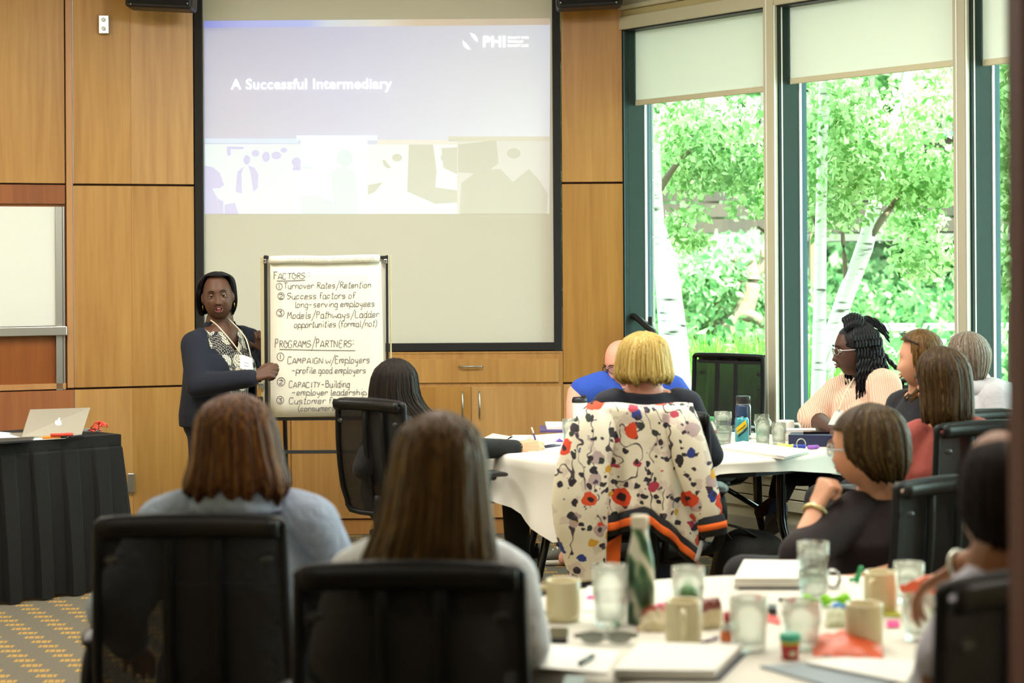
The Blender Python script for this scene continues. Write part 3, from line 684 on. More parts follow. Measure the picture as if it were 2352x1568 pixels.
# long grass clumps
def grass(px, py, d, wpx, h, n, label):
    b = P(px, py, d); t = thing('grass_clump', label, 'grass', b); r = np.random.default_rng(int(px))
    q = []; F = []
    k = d / FPX
    for i in range(n):
        o = b + np.array([r.uniform(-wpx, wpx) * k, r.uniform(-.6, .6), 0]); a = r.uniform(0, 6.283); L = h * r.uniform(.7, 1.15); bend = r.uniform(.15, .75) * L
        dr = np.array([math.cos(a), math.sin(a), 0]); sd = np.array([-dr[1], dr[0], 0]) * .011; m = len(q)
        for s in (0, .35, .7, 1):
            c = o + dr * bend * s * s + np.array([0, 0, L * (s - .35 * s * s * bend / L)]); ww = sd * (1 - s * .95); q += [c - ww, c + ww]
        for s in range(3): F.append((m + 2 * s, m + 2 * s + 1, m + 2 * s + 3, m + 2 * s + 2))
    o = part('blades', G().add((q, F)), GRASSM, t); tag(o, kind='stuff')
grass(1690, 985, 14.6, 95, .72, 900, 'big clump of long bright grass behind empty mesh chair')
grass(1590, 940, 15.4, 60, .55, 420, 'low clump of long grass at foot of thick white birch')
grass(1862, 975, 14.4, 34, .66, 330, 'narrow clump of long grass between mullion and upright birch')
grass(2300, 1000, 13.5, 40, .4, 250, 'low grass clump beside dark door jamb')
# covered walkway with plank siding and glazed upper storey
wk = thing('covered_walkway', 'brown plank clad covered walkway on posts across the garden', 'building', P(1900, 800, 22.5))
WX0, WX1, YW = 0.9, 7.5, 22.5
PLK = wood('weathered_plank', '20150d', '3a2a1c', .8)
zw = lambda py: CAM_H - (py - HORIZON) * YW / FPX
zb, zt = zw(540), zw(322); n = 6; hgt = (zt - zb) / n
for i in range(n):
    for x0, x1 in ((WX0, 2.9), (2.9, 5.2), (5.2, WX1)):
        part('plank', G().add(box(((x0 + x1) / 2, YW + .01 * (i % 2), zb + hgt * (i + .5)), (x1 - x0 - .012, .06, hgt - .025))), PLK, wk)
part('sill_beam', G().add(box(((WX0 + WX1) / 2, YW - .04, zt + .03), (WX1 - WX0, .2, .06))), M('dark_green_beam', '2f4640', .6), wk)
part('floor_beam', G().add(box(((WX0 + WX1) / 2, YW + .6, zb - .05), (WX1 - WX0, 1.4, .08))), M('pale_beam', '4c463e', .7), wk)
TAN = M('tan_post', '5e4c3a', .7, var=(4, .15))
for px, w in ((2098, .13), (1868, .09), (1560, .09)):
    c = P(px, 600, YW - .05); part('post', G().add(box((c[0], YW - .05, (zb + .6) / 2), (w, .16, zb - .6))), TAN, wk)
for px, w in ((2181, .11), (2094, .07), (2008, .06), (1760, .07), (2290, .09)):
    c = P(px, 600, YW); part('mullion', G().add(box((c[0], YW + .1, zt + .85), (w, .1, 1.7))), M('dark_brown_post', '4a4038', .7), wk)
part('roof', G().add(box(((WX0 + WX1) / 2, YW + .6, zt + 1.8), (WX1 - WX0 + .4, 2.0, .14))), M('dark_roof', '57534c', .8), wk)
pg = thing('garden_wall', 'low pale garden wall with flat cap far behind seated group', 'wall', P(2200, 800, 19))
for i in range(9):
    x0 = 3.3 + i * .42
    part('stone', G().add(box((x0 + .205, 19, .77), (.40, .3, .30 + .02 * (i % 2)))), M('pale_stone', 'c9c7bc', .85, var=(6, .15)), pg, bevel=.01)
part('cap', G().add(box((5.2, 19, .95), (3.9, .4, .05))), M('pale_cap', 'd6d4ca', .8), pg)
# stone pier at the corner of the building
pr = thing('stone_pier', 'white stone block pier outside at edge of first window', 'pier', P(1490, 1000, 12.45))
c = P(1503, 600, 12.45); hb = 66 * 12.45 / FPX
for i in range(19):
    z = -.05 + hb * i
    part('block', G().add(box((c[0] - .2, 12.45 + .12, z + hb / 2), (.4, .3, hb - .008))), M('white_stone', 'dddfd8', .85, var=(18, .1), bmp=(40, .3, .004)), pr, bevel=.004, seg=1)
# black bent arm on a slim post standing on the window sill
def on_reveal(px, py, off=-.06):
    r = (px - PX0 - ROLL * (py - HORIZON)) / FPX; b = C0 + NIN * off
    t = (r * b[1] - b[0]) / (UW[0] - r * UW[1]); return P(px, py, b[1] + UW[1] * t)
pc = on_reveal(1493, 727, -.09)
hr = thing('lamp_stand', 'black stand with bent arm on window sill behind blond woman', 'stand', (pc[0], pc[1], .47))
part('arm', G().add(tube([on_reveal(*q) for q in ((1439, 727), (1447, 726), (1458, 727), (1472, 737), (1487, 751), (1501, 764), (1503, 790), (1498, 830))], .019, 8, per=4, hint=(0, 1, 0), sq=1.5)), BLACK, hr, smooth=True)
part('post', G().add(box((pc[0], pc[1], (pc[2] + .475) / 2), (.024, .024, pc[2] - .475))), BLACK, hr, bevel=.003)
part('foot', G().add(lathe([(.06, 0), (.06, .008), (.02, .014)], 20, (pc[0], pc[1], .471))), BLACK, hr)
part('latch', G().add(box((pc[0] - .018, pc[1] - .005, pc[2] - .04), (.012, .02, .03))), STEEL, hr)

# ------------------------------------------------------------------ office chairs
def mesh_fabric():
    m = bpy.data.materials.new('chair_mesh'); m.use_nodes = True; nt = m.node_tree; b = nt.nodes['Principled BSDF']; o = nt.nodes['Material Output']
    b.inputs['Base Color'].default_value = lin('0c0c0e'); b.inputs['Roughness'].default_value = .8
    ck = N(nt, 'ShaderNodeTexChecker', Scale=260.0); nt.links.new(coords(nt), ck.inputs['Vector'])
    t = nt.nodes.new('ShaderNodeBsdfTransparent'); mx = nt.nodes.new('ShaderNodeMixShader')
    nt.links.new(mth(nt, 'MULTIPLY', ck.outputs['Fac'], .09), mx.inputs[0]); nt.links.new(b.outputs[0], mx.inputs[1]); nt.links.new(t.outputs[0], mx.inputs[2]); nt.links.new(mx.outputs[0], o.inputs[0])
    return m
CH_MESH = mesh_fabric(); CH_SEAT = cloth('chair_seat_fabric', '17181b'); CH_FR = M('chair_frame', '0f1012', .5, spec=.25); CH_TOP = M('chair_top_rail', '0e0e0f', .45, spec=.3)
def make_chair(top=1.0, w=.46):
    t = thing('office_chair', 'chair', 'chair', (0, 0, 0))
    yb = lambda z: -.235 - .13 * max(0, (z - .5)) - .02 * math.sin((z - .5) / (top - .5) * 3.14)
    hw = lambda z: w / 2 - .015 * (z - .5) / (top - .5) - .03 * max(0, .62 - z) / .12
    zs = np.linspace(.52, top - .02, 10)
    grid = [[(x * hw(z), yb(z) - .035 * (x * x), z) for x in np.linspace(-1, 1, 9)] for z in zs]
    q = G(); q.add(sheet(grid)); part('backrest_mesh', q, CH_MESH, t, True, local=True)
    lp = [(-hw(z), yb(z) - .035, z) for z in zs]; rp = [(hw(z), yb(z) - .035, z) for z in zs[::-1]]
    part('back_frame', G().add(tube(lp + [(-hw(top) * .97, yb(top) - .033, top)] + [(hw(top) * x, yb(top) - .033 * x * x, top + .006 - .006 * x * x) for x in (-.6, 0, .6)] + [(hw(top) * .97, yb(top) - .033, top)] + rp + [(x * hw(.52), yb(.52) - .035 * x * x, .51) for x in (.5, 0, -.5)], .012, 8, per=2, closed=True, hint=(0, 1, 0), sq=1.2)), CH_FR, t, True, local=True)
    part('top_rail', G().add(sheet([[(x * hw(top) * .98, yb(top) - .022 - .035 * x * x + o, z) for x in np.linspace(-1, 1, 13)] for z, o in ((top - .030, .002), (top - .022, -.006), (top - .008, -.009), (top + .005, -.003))], .010)), CH_TOP, t, True, local=True)
    for s in (-1, 1):
        part('back_rib', G().add(tube([(s * .058, yb(z) - .018, z) for z in np.linspace(.42, top - .01, 8)], .014, 8, hint=(0, 1, 0), sq=.7)), CH_FR, t, True, local=True)
        part('bolt', G().add(ell((s * (w / 2 - .05), yb(top) - .052, top - .085), (.018, .006, .011), n=2)), M('worn_bolt', '3a3c3e', .3, metal=.4), t, True, local=True)
        part('arm', G().add(tube([(s * .20, -.05, .43), (s * .275, -.07, .46), (s * .295, -.12, .56), (s * .295, -.10, .645), (s * .292, -.02, .672), (s * .288, .12, .668)], [.02, .022, .02, .018, .018, .016], 8, per=4, hint=(0, 1, 0))), CH_FR, t, True, local=True)
        part('arm_pad', G().add(tube([(s * .292, -.12, .675), (s * .294, -.06, .684), (s * .29, .08, .684), (s * .28, .19, .672)], [.018, .036, .038, .022], 10, per=4, sq=.45)), BLACK, t, True, local=True)
    V, F = ell((0, 0, .455), (.25, .245, .055), n=4); V[:, 2] = np.clip(V[:, 2], .425, .49); part('seat', G().add((V, F)), CH_SEAT, t, True, local=True)
    part('seat_shell', G().add(box((0, -.02, .415), (.36, .36, .03))), CH_FR, t, bevel=.012, local=True)
    part('spine', G().add(tube([(0, -.05, .41), (0, -.22, .40), (0, -.275, .46), (0, yb(.6) - .03, .6)], [.03, .03, .035, .02], 10, per=4, hint=(1, 0, 0))), CH_FR, t, True, local=True)
    part('gas_column', G().add(lathe([(.028, .09), (.028, .24), (.018, .24), (.018, .41)], 14)), CH_FR, t, True, local=True)
    for k in range(5):
        a = 2 * math.pi * k / 5 + .31; c, s_ = math.cos(a), math.sin(a)
        part('base_spoke', G().add(tube([(0, 0, .11), (c * .15, s_ * .15, .10), (c * .29, s_ * .29, .075)], [.03, .024, .016], 8, hint=(0, 0, 1))), CH_FR, t, True, local=True)
        V, F = lathe([(.001, -.022), (.024, -.022), (.028, -.012), (.028, .012), (.024, .022), (.001, .022)], 14)
        V = V @ rotx(math.pi / 2).T; V = V @ rotz(a).T
        part('caster', G().add((V + [c * .29, s_ * .29, .0285], F)), BLACK, t, True, local=True)
    return t
CHAIR0 = make_chair(); _used = [False]
def chair(x, y, face, label, name='office_chair'):
    """Chair whose sitter looks along plan direction face."""
    o = CHAIR0 if not _used[0] else copy_tree(CHAIR0); _used[0] = True
    o.location = (x, y, 0); o.rotation_euler = (0, 0, math.atan2(face[1], face[0]) - math.pi / 2); o['label'] = label; o['group'] = 'black mesh conference chairs'
    return o

# ------------------------------------------------------------------ tables
CLOTH_W = cloth('white_tablecloth', 'dedbd0', .85, var=(2, .02), bmp=(5, .25, .02)); LEGM = M('black_enamel', '0e0e11', .2, coat=.5)
TZ = .75
def round_cloth(name, label, cx, cy, r, drop, seed, parent_group=None):
    rr = np.random.default_rng(seed); n = 96; rows = []
    ph = rr.uniform(0, 6.28, 4)
    for f in (0, .4, .8, .97, 1.0): rows.append([(cx + r * f * math.cos(a), cy + r * f * math.sin(a), TZ + .004 - (.004 if f == 1 else 0)) for a in np.linspace(0, 2 * math.pi, n)])
    for f in (.06, .2, .4, .6, .8, 1.0):
        row = []
        for a in np.linspace(0, 2 * math.pi, n):
            dl = drop(a) * f
            w = (.35 * math.sin(9 * a + ph[0]) + .4 * math.sin(14 * a + ph[1]) + .25 * math.sin(23 * a + ph[2])) * .045 * min(1, dl / .12) * f ** .6
            q = r + .012 + .05 * min(1, dl / .3) * f + w
            row.append((cx + q * math.cos(a), cy + q * math.sin(a), TZ - .004 - dl))
        rows.append(row)
    t = part(name, G().add(sheet(rows)), CLOTH_W, None, True); tag(t, label, 'tablecloth'); return t
def round_table(cx, cy, r, label, legs_dirs, rot=0):
    t = thing('round_table', label, 'table', (cx, cy, 0))
    part('tabletop', G().add(lathe([(r - .005, TZ - .03), (r, TZ - .025), (r, TZ - .004), (r - .005, TZ)], 64, (cx, cy, 0))), M('table_laminate', '6d6258', .5), t)
    part('edge_band', G().add(lathe([(r - .06, TZ - .075), (r - .05, TZ - .075), (r - .05, TZ - .03), (r - .06, TZ - .03)], 48, (cx, cy, 0), False, False)), BLACK, t)
    M2 = rotz(rot)[:2, :2]
    for s in (-1, 1):
        for w in (-1, 1):
            a = M2 @ np.array([w * .30, s * .52]); b_ = M2 @ np.array([w * .33, s * .545])
            part('leg', G().add(tube([(cx + a[0], cy + a[1], TZ - .03), (cx + a[0], cy + a[1], .45), (cx + b_[0] * 1.0, cy + b_[1] * 1.0, .32), (cx + b_[0] * 1.12, cy + b_[1] * 1.05, .012)], [.022, .022, .018, .015], 10, per=4, hint=(1, 0, 0))), LEGM, t, True)
        a, b_ = M2 @ np.array([-.31, s * .53]), M2 @ np.array([.31, s * .53])
        part('cross_bar', G().add(tube([(cx + a[0], cy + a[1], .42), (cx + (a[0] + b_[0]) / 2, cy + (a[1] + b_[1]) / 2, .40), (cx + b_[0], cy + b_[1], .42)], .010, 8, per=5)), LEGM, t, True)
        a = M2 @ np.array([0, s * .53]); e = M2 @ np.array([0, s * .05])
        part('brace', G().add(tube([(cx + a[0], cy + a[1], .42), (cx + e[0], cy + e[1], TZ - .04)], .012, 8)), LEGM, t, True)
    return t
T1 = (.66, 9.15, .80); T2 = (.70, 4.60, .77)
round_table(*T1, 'round folding table with black tube legs under far white cloth', None, R(93))
def drop1(a):
    # uneven overhang: long towards the writer and the draped chair, short on the window side
    t = np.degrees(a) % 360
    return float(np.interp(t, [0, 60, 90, 150, 180, 200, 215, 235, 250, 268, 285, 310, 340, 360], [.14, .2, .2, .12, .13, .16, .21, .34, .30, .13, .04, .05, .10, .14]))
round_cloth('tablecloth', 'white cloth hanging unevenly on round table by windows', *T1, drop1, 3)
round_table(*T2, 'round folding table under cluttered white cloth close to camera', None, R(20))
round_cloth('tablecloth', 'white cloth on cluttered round table close to camera', *T2, lambda a: .28 + .05 * math.sin(4 * a + .5), 4)

# skirted table
ca = np.array([-1.945, 9.86]); ul = unit(np.array([-.74, -.67])); ud = np.array([-.67, .74]); LT, DT = 1.5, .62
st = thing('skirted_table', 'narrow table with pleated black skirt beside veneer wall', 'table', (*(ca + ul * LT / 2 + ud * DT / 2), 0))
SK = cloth('black_skirt', '0b0b0c', .95, bmp=(60, .2, .006), sheen=0)
def on_t(a, b_): return ca + ul * a + ud * b_
q = G(); V = [(*on_t(*p), z) for z in (.735, .757) for p in ((0, 0), (LT, 0), (LT, DT), (0, DT))]; q.add((V, [(3, 2, 1, 0), (4, 5, 6, 7), (0, 1, 5, 4), (1, 2, 6, 5), (2, 3, 7, 6), (3, 0, 4, 7)])); part('tabletop', q, SK, st, bevel=.006)
q = G(); per = [(x, 0) for x in np.linspace(LT, 0, 90)] + [(0, y) for y in np.linspace(0, DT, 36)[1:]]
rows = []
for k, z in enumerate((.752, .70, .69, .5, .3, .12, .012)):
    f = (0, .0, .12, .45, .75, .95, 1.0)[k]; row = []
    for i, (x, y) in enumerate(per):
        s = (x if y == 0 else -y) / .165; fr = s % 1.0
        pl = (.030 if fr > .5 else 0.0) + (.012 * (fr - .5) if fr > .5 else 0)
        o = .004 + f * (pl + .055) + (.005 if fr > .5 and k > 0 else 0)
        out = np.array([0, -1.]) if y == 0 else np.array([-1., 0]);
        if (x, y) == (0, 0): out = np.array([-.7, -.7])
        p = on_t(x + out[0] * o, y + out[1] * o); row.append((*p, z + (.012 * math.sin(s * 6.28) if k == 6 else 0) * .6))
    rows.append(row)
part('pleated_skirt', G().add(sheet(rows)), SK, st)
rows = [[(*on_t(x + (-.004 if y else 0) , y - (.006 if y == 0 else 0)), z) for x, y in per] for z in (.756, .706)]
part('skirt_band', G().add(sheet(rows)), SK, st)
for a, b_ in ((.06, .06), (LT - .06, .06), (LT - .06, DT - .06), (.06, DT - .06)):
    c = on_t(a, b_); part('leg', G().add(tube([(*c, .735), (*c, .0)], .016, 8, hint=(1, 0, 0))), LEGM, st)
# laptop: we see the back of the lid
lz = .757
lt = thing('laptop', 'open silver laptop on black skirted table showing back of lid', 'laptop', P(120, 1000, 9.75))
tl, tr_, br_, bl_ = P(69, 939.5, 9.78), P(208, 935, 9.86), P(188, 1000, 9.72), P(49, 1001, 9.62)
def lerp(a, b, t): return np.asarray(a) + (np.asarray(b) - np.asarray(a)) * t
bl_[2] = br_[2] = lz + .012
nr = unit(np.cross(br_ - bl_, tl - bl_)); nr = nr if nr[1] > 0 else -nr
V = [bl_, br_, tr_, tl]; V = V + [p + nr * .009 for p in V]
SILV = M('silver_aluminium', 'a39e90', .42, metal=.5)
part('lid', G().add((V, [(0, 1, 2, 3), (7, 6, 5, 4), (0, 4, 5, 1), (1, 5, 6, 2), (2, 6, 7, 3), (3, 7, 4, 0)])), SILV, lt, bevel=.003)
q = [p + nr * .0105 for p in (lerp(lerp(bl_, br_, .04), lerp(tl, tr_, .04), .06), lerp(lerp(bl_, br_, .96), lerp(tl, tr_, .96), .06), lerp(lerp(bl_, br_, .96), lerp(tl, tr_, .96), .95), lerp(lerp(bl_, br_, .04), lerp(tl, tr_, .04), .95))]
part('display', G().add((q, [(0, 1, 2, 3)])), M('laptop_display', 'd8dce8', .3, emit=('dfe6ff', .9)), lt)
bx = unit(br_ - bl_); by = unit(np.array([-bx[1], bx[0], 0])); by = by if by[1] > 0 else -by
V = [bl_ + [0, 0, -.012], br_ + [0, 0, -.012], br_ + by * .235 + [0, 0, -.012] - bx * .03, bl_ + by * .235 - bx * .03 + [0, 0, -.012]]; V = V + [p + np.array([0, 0, .012]) for p in V]
part('base', G().add((V, [(3, 2, 1, 0), (4, 5, 6, 7), (0, 1, 5, 4), (1, 2, 6, 5), (2, 3, 7, 6), (3, 0, 4, 7)])), SILV, lt, bevel=.003)
lw_ = np.linalg.norm(br_ - bl_); lh_ = np.linalg.norm(tl - bl_); o = lerp(lerp(bl_, br_, .545), lerp(tl, tr_, .545), .44) - nr * .004; up = unit(tl - bl_ + (tr_ - br_)); up = unit(up - (up @ bx) * bx)
ap = []
for i in range(28):   # bitten fruit mark
    a = 2 * math.pi * i / 28; rad = 1 + .10 * abs(math.sin(a)) - .13 * math.exp(-((a - 1.57) / .35) ** 2) - .10 * math.exp(-((a - 4.71) / .3) ** 2)
    x, y = rad * math.cos(a) * .98, rad * math.sin(a)
    dx, dy = x - 1.18, y - .15
    dd = math.hypot(dx, dy)
    if dd < .55: x, y = 1.18 + dx / dd * .55, .15 + dy / dd * .55
    ap.append((x * .0165, y * .0165))
q = G().add(([o + bx * x + up * y for x, y in ap], [tuple(range(28))]))
q.add(([o + bx * (.006 + .0035 * math.cos(a) + .0035 * math.sin(a)) + up * (.0262 + .0065 * math.sin(a) - .002 * math.cos(a)) for a in np.linspace(0, 6.0, 12)], [tuple(range(12))]))
part('lid_emblem', q, M('emblem_light', 'ffffff', .4, emit=('f2f0ff', 1.2)), lt)
def flat_paper(name, label, cat, quad, z, th, m, group=None, rot_px=None):
    """Stack of sheets given by four table points."""
    V = [np.array([p[0], p[1], z]) for p in quad]; c = sum(V) / 4
    t = part(name, G().add((V + [p + np.array([0, 0, th]) for p in V], [(3, 2, 1, 0), (4, 5, 6, 7), (0, 1, 5, 4), (1, 2, 6, 5), (2, 3, 7, 6), (3, 0, 4, 7)])), m, None)
    t.data.transform(Matrix.Translation([-float(q) for q in c])); t.location = [float(q) for q in c]
    return tag(t, label, cat, group)
def on_z(px, py, z):
    """Point on the horizontal plane z seen at a pixel."""
    dy = (py - HORIZON) + ROLL * (px - PX0); return P(px, py, (CAM_H - z) * FPX / dy)
def paper_px(name, label, cat, pts, z, th, m, group=None): return flat_paper(name, label, cat, [on_z(px, py, z + th) for px, py in pts], z, th, m, group)
paper_px('paper_sheet', 'white sheet peeking out under laptop on black table', 'paper', [(75, 1010), (150, 1006), (165, 998), (85, 1000)], lz, .002, PAPER)
paper_px('paper_sheet', 'white papers behind laptop at frame edge', 'paper', [(-60, 1012), (45, 1007), (55, 996), (-60, 986)], lz, .006, PAPER)
fo = paper_px('notebook', 'black spiral notebook under laptop on black table', 'notebook', [(-60, 1019), (70, 1010), (78, 1003), (-60, 1008)], lz, .009, BLACK)
def rod(name, label, cat, a, b_, r, m, tipm=None, group=None, n=8):
    t = thing(name, label, cat, a, 0, group)
    part('barrel', G().add(tube([a, lerp(a, b_, .72)], r, n)), m, t, True)
    part('cap', G().add(tube([lerp(a, b_, .72), lerp(a, b_, .74), b_], [r * 1.12, r * 1.15, r * .8], n)), tipm or m, t, True); return t
rod('marker', 'red marker lying in front of silver laptop', 'marker', on_z(116, 999, lz + .02), on_z(168, 997, lz + .02), .008, M('red_plastic', 'e2402c', .4))
rod('marker', 'orange marker lying under red marker', 'marker', on_z(98, 1005, lz + .009), on_z(154, 1002, lz + .009), .008, M('orange_plastic', 'ee8a22', .4), BLACK)
rod('pen', 'black pen beside orange marker at table corner', 'pen', on_z(158, 1003, lz + .007), on_z(192, 1000, lz + .007), .005, BLACK)
cc = on_z(225, 996, lz); t = thing('lanyard_bundle', 'tangled coral red lanyards on corner of black table', 'lanyard', cc)
for i in range(7):
    r_ = np.random.default_rng(i); k = r_.uniform(.018, .036); a0 = r_.uniform(0, 6.28); tl_ = r_.uniform(.2, 1.3)
    pts = []
    for a in np.linspace(0, 5.6, 12):
        x, y = k * math.cos(a), k * math.sin(a); pts.append(cc + [x * math.cos(a0) + r_.uniform(-.012, .012) + (i - 3) * .008, x * math.sin(a0), .012 + abs(y) * math.sin(tl_) + .004 * i])
    part('strap', G().add(tube(pts, .0032, 6, per=3)), M('coral_strap', 'e8503c', .6), t, True)
q = on_z(207, 992, lz); tag(part('cable_coil', G().add(tube([q + [.03 * math.cos(a) * 1.6, .03 * math.sin(a) * 1.6, .005 + .003 * a / 6] for a in np.linspace(0, 15, 30)], .003, 6, per=2)), M('grey_cable', '8d8f8c', .5), None, True), 'grey cable coil beside laptop lid', 'cable')

# ------------------------------------------------------------------ flip chart easel
FD = 10.45
fc = thing('flip_chart', 'flip chart easel with handwritten white pad held by standing woman', 'flip chart', P(750, 1285, FD))
def fp(px, py, o=0): return P(px, py, FD + o)
for nm, x0, x1, m in (('side_rail', 598.5, 606.5, M('rail_cream', 'cbc19c', .35, metal=.4)), ('side_rail', 893, 900, M('rail_cream', 'cbc19c', .35, metal=.4)), ('inner_rail', 606.5, 613, BLACK), ('inner_rail', 884, 892.5, BLACK)):
    y0, y1 = (589, 958) if nm == 'side_rail' and x0 < 700 else ((586, 955))
    a, b_ = fp(x0, y0), fp(x1, y1 + (60 if nm == 'side_rail' else 0)); part(nm, G().add(box(((a[0] + b_[0]) / 2 + (.004 if x0 < 700 else .003), FD, (a[2] + b_[2]) / 2), (b_[0] - a[0] - .002 if x0 > 700 else fp(x1, 700)[0] - fp(x0, 700)[0], .03, a[2] - b_[2]))), m, fc, bevel=.002)
a, b_ = fp(612, 590), fp(886, 956)
part('backing_board', G().add(box(((a[0] + b_[0]) / 2, FD + .012, (a[2] + b_[2]) / 2), (b_[0] - a[0], .012, a[2] - b_[2]))), M('white_board', 'e9e7da', .5), fc)
for x0, x1 in ((606, 617), (874, 886)):
    a, b_ = fp(x0, 588.5), fp(x1, 593); part('corner_cap', G().add(box(((a[0] + b_[0]) / 2, FD, (a[2] + b_[2]) / 2), (b_[0] - a[0], .034, a[2] - b_[2] + .006))), BLACK, fc, bevel=.002)
for x0 in (609, 886):
    a = fp(x0, 600); part('clamp_screw', G().add(box(a + [0, -.017, 0], (.018, .008, .024))), STEEL, fc, bevel=.003); part('screw', G().add(ell(a + [0, -.022, .003], (.004, .003, .004), n=1)), BLACK, fc)
pd = [fp(621, 607, -.018), fp(886, 604, -.018), fp(893, 955, -.03), fp(622, 958, -.03)]
pd = [fp(621, 604, -.018), fp(875, 601, -.018), fp(884, 952, -.026), fp(622, 958, -.026)]
g_ = [[lerp(lerp(pd[0], pd[1], u), lerp(pd[3], pd[2], u), v) + [0, -.004 * math.sin(u * 3.1) * v - .004 * v * v, 0] for u in np.linspace(0, 1, 9)] for v in np.linspace(0, 1, 12)]
part('paper_pad', G().add(sheet(g_, -.006)), M('pad_paper', 'eceadb', .85, var=(5, .015)), fc, True)
rl = fp(620, 597, -.03), fp(872, 594, -.03)
part('rolled_sheet', G().add(tube([lerp(rl[0], rl[1], u) + [0, 0, .002 * math.sin(u * 9)] for u in np.linspace(0, 1, 12)], .021, 14, hint=(0, 0, 1))), M('pad_paper', 'eceadb', .85), fc, True)
a, b_ = fp(606, 960), fp(886, 958)
part('pen_tray', G().add(box(((a[0] + b_[0]) / 2, FD - .005, a[2] - .004), (b_[0] - a[0] + .02, .05, .014))), BLACK, fc, bevel=.003)
for s, x in ((-1, 603), (1, 890)):
    a = fp(x, 950); part('leg', G().add(tube([a, (a[0] + s * .01, FD - .02, .9), (a[0] + s * .03, FD - .06, .0)], .014, 10, hint=(1, 0, 0))), BLACK, fc, True)
    part('rear_leg', G().add(tube([(a[0] - s * .1, FD + .03, 1.5), (a[0] - s * .06, FD + .62, .0)], .012, 8, hint=(1, 0, 0))), BLACK, fc, True)
    part('latch', G().add(box(fp(x + s * 2, 885) + [0, -.02, 0], (.03, .02, .035))), STEEL, fc, bevel=.004)
a, b_ = fp(603, 1038.5, -.03), fp(890, 1035.5, -.03)
part('cross_bar', G().add(box((a + b_) / 2, (b_[0] - a[0], .02, .018))), M('grey_black_bar', '2a2d30', .35), fc)
# single-stroke handwriting: each glyph is strokes of (x, y+3) base-36 pairs, baseline 3, x-height 7, cap 10
GL = {'F': '0a6a|1a13|1747', 'A': '033a63|1555', 'C': '594a1a08051343545', 'T': '0a6a|3a33', 'O': '3a1a07053343656847 3a', 'R': '131a|1a4a59584717|2763', 'S': '594a2a0908172737565534231304', 'P': '131a|1a4a59584717', 'M': '03 1a 36 5a 63', 'G': '594a1a0805134354 5636', 'N': '030a 535a', 'I': '2a23', 'L': '1a 13 53', 'B': '0a03|0a3a49483707|47565433 03', 'E': '5a1a 1353|1747', 'Y': '0a27|4a 13', 'D': '0a03335658 4a0a',
      'a': '46371705031343 46|47 43 53', 'b': '0a03|0617375553330 3', 'c': '463717050413 34 44', 'd': '4637170513334 5|4a43 53', 'e': '0535463727170503 1333 44', 'f': '49 3a 2a 19 13|0737', 'g': '46371705031343 46|47 41 30 10', 'h': '0a03|0517374643', 'i': '1713|19 1a', 'k': '0a03|4704|1643', 'l': '1a1323', 'm': '0703|05173743|3547676653', 'n': '0703|0517374643', 'o': '271705031333454637 27', 'p': '0700|0617375553330 4', 'r': '0703|05173746', 's': '463717061535442303', 't': '2a 13 23 33|0838', 'u': '070413334547|4743 53', 'v': '072347', 'w': '07134 563 77', 'y': '0714 2444|47 30 10', 'j': '27 20 10|29',
      '1': '2a23', '2': '0819392a48 47 0343', '3': '0919394a 3827|27454433 13 04', '/': '00 5c', ':': '1516|1819', '-': '0646', '(': '2b 08 05 21', ')': '0b 28 25 01', '.': '1313', ' ': ''}
def strokes(ch):
    out = []
    for s in GL.get(ch, '').split('|'):
        s = s.replace(' ', ''); pts = [(int(s[i], 36), int(s[i + 1], 36) - 3) for i in range(0, len(s) - 1, 2)]
        if len(pts) > 1: out.append(pts)
    return out
du = unit(pd[1] - pd[0]); dv = unit(pd[3] - pd[0])
def pad_pt(px, py):
    u = (px - 621) / 258; v = (py - 604) / 352
    return lerp(lerp(pd[0], pd[1], u), lerp(pd[3], pd[2], u), v) + np.array([0, -.004 * math.sin(u * 3.1) * v - .004 * v * v - .0085, 0])
def ribbon(q, pts, wpx=1.05):
    p = smooth_path(pts, 4) if len(pts) > 2 else np.asarray(pts, float)
    V = []; F = []
    for i in range(len(p)):
        d = unit(p[min(i + 1, len(p) - 1)] - p[max(i - 1, 0)]); n = np.array([-d[1], d[0]]) * wpx
        V += [pad_pt(*(p[i] + n)), pad_pt(*(p[i] - n))]
    for i in range(len(p) - 1): F.append((2 * i, 2 * i + 1, 2 * i + 3, 2 * i + 2))
    q.add((V, F))
def write(line, x0, y0, x1, k, caps=False, slope=0.0):
    """Write one line between px x0..x1 with its baseline at y0; k = pixels per glyph unit vertically."""
    adv = {' ': 3.2, 'm': 8, 'w': 8, 'M': 7.6, 'i': 3.2, 'l': 3.2, 'I': 4, ':': 3, '(': 3.6, ')': 3.6, 't': 4.4, 'r': 5, 'f': 4.8, '/': 5.5, '1': 4}
    tot = sum(adv.get(c, 6 if c.islower() else 7) for c in line); kx = (x1 - x0) / tot; x = x0; q = G(); rr = random.Random(line)
    for i, c in enumerate(line):
        sc = 1.0
        if caps and i and c.isupper() and line[i - 1] not in ' /-': sc = .78
        ang = rr.uniform(-.05, .05)
        for s in strokes(c):
            ribbon(q, [(x + (px + py * .10 + ang * py) * kx, y0 + slope * (x - x0) - py * k * sc + rr.uniform(-.25, .25)) for px, py in s], .62)
        x += adv.get(c, 6 if c.islower() else 7) * kx
    o = part('handwriting', q, INK, fc); tag(o, kind='stuff')
def ring(cx, cy, rx, ry, ch):
    q = G(); ribbon(q, [(cx + rx * math.cos(a), cy + ry * math.sin(a)) for a in np.linspace(-1.2, 5.3, 16)], .6)
    for s in strokes(ch): ribbon(q, [(cx - 4 + px * 1.9, cy + 5.2 - py * 1.5) for px, py in s], .62)
    o = part('handwriting', q, INK, fc); tag(o, kind='stuff')
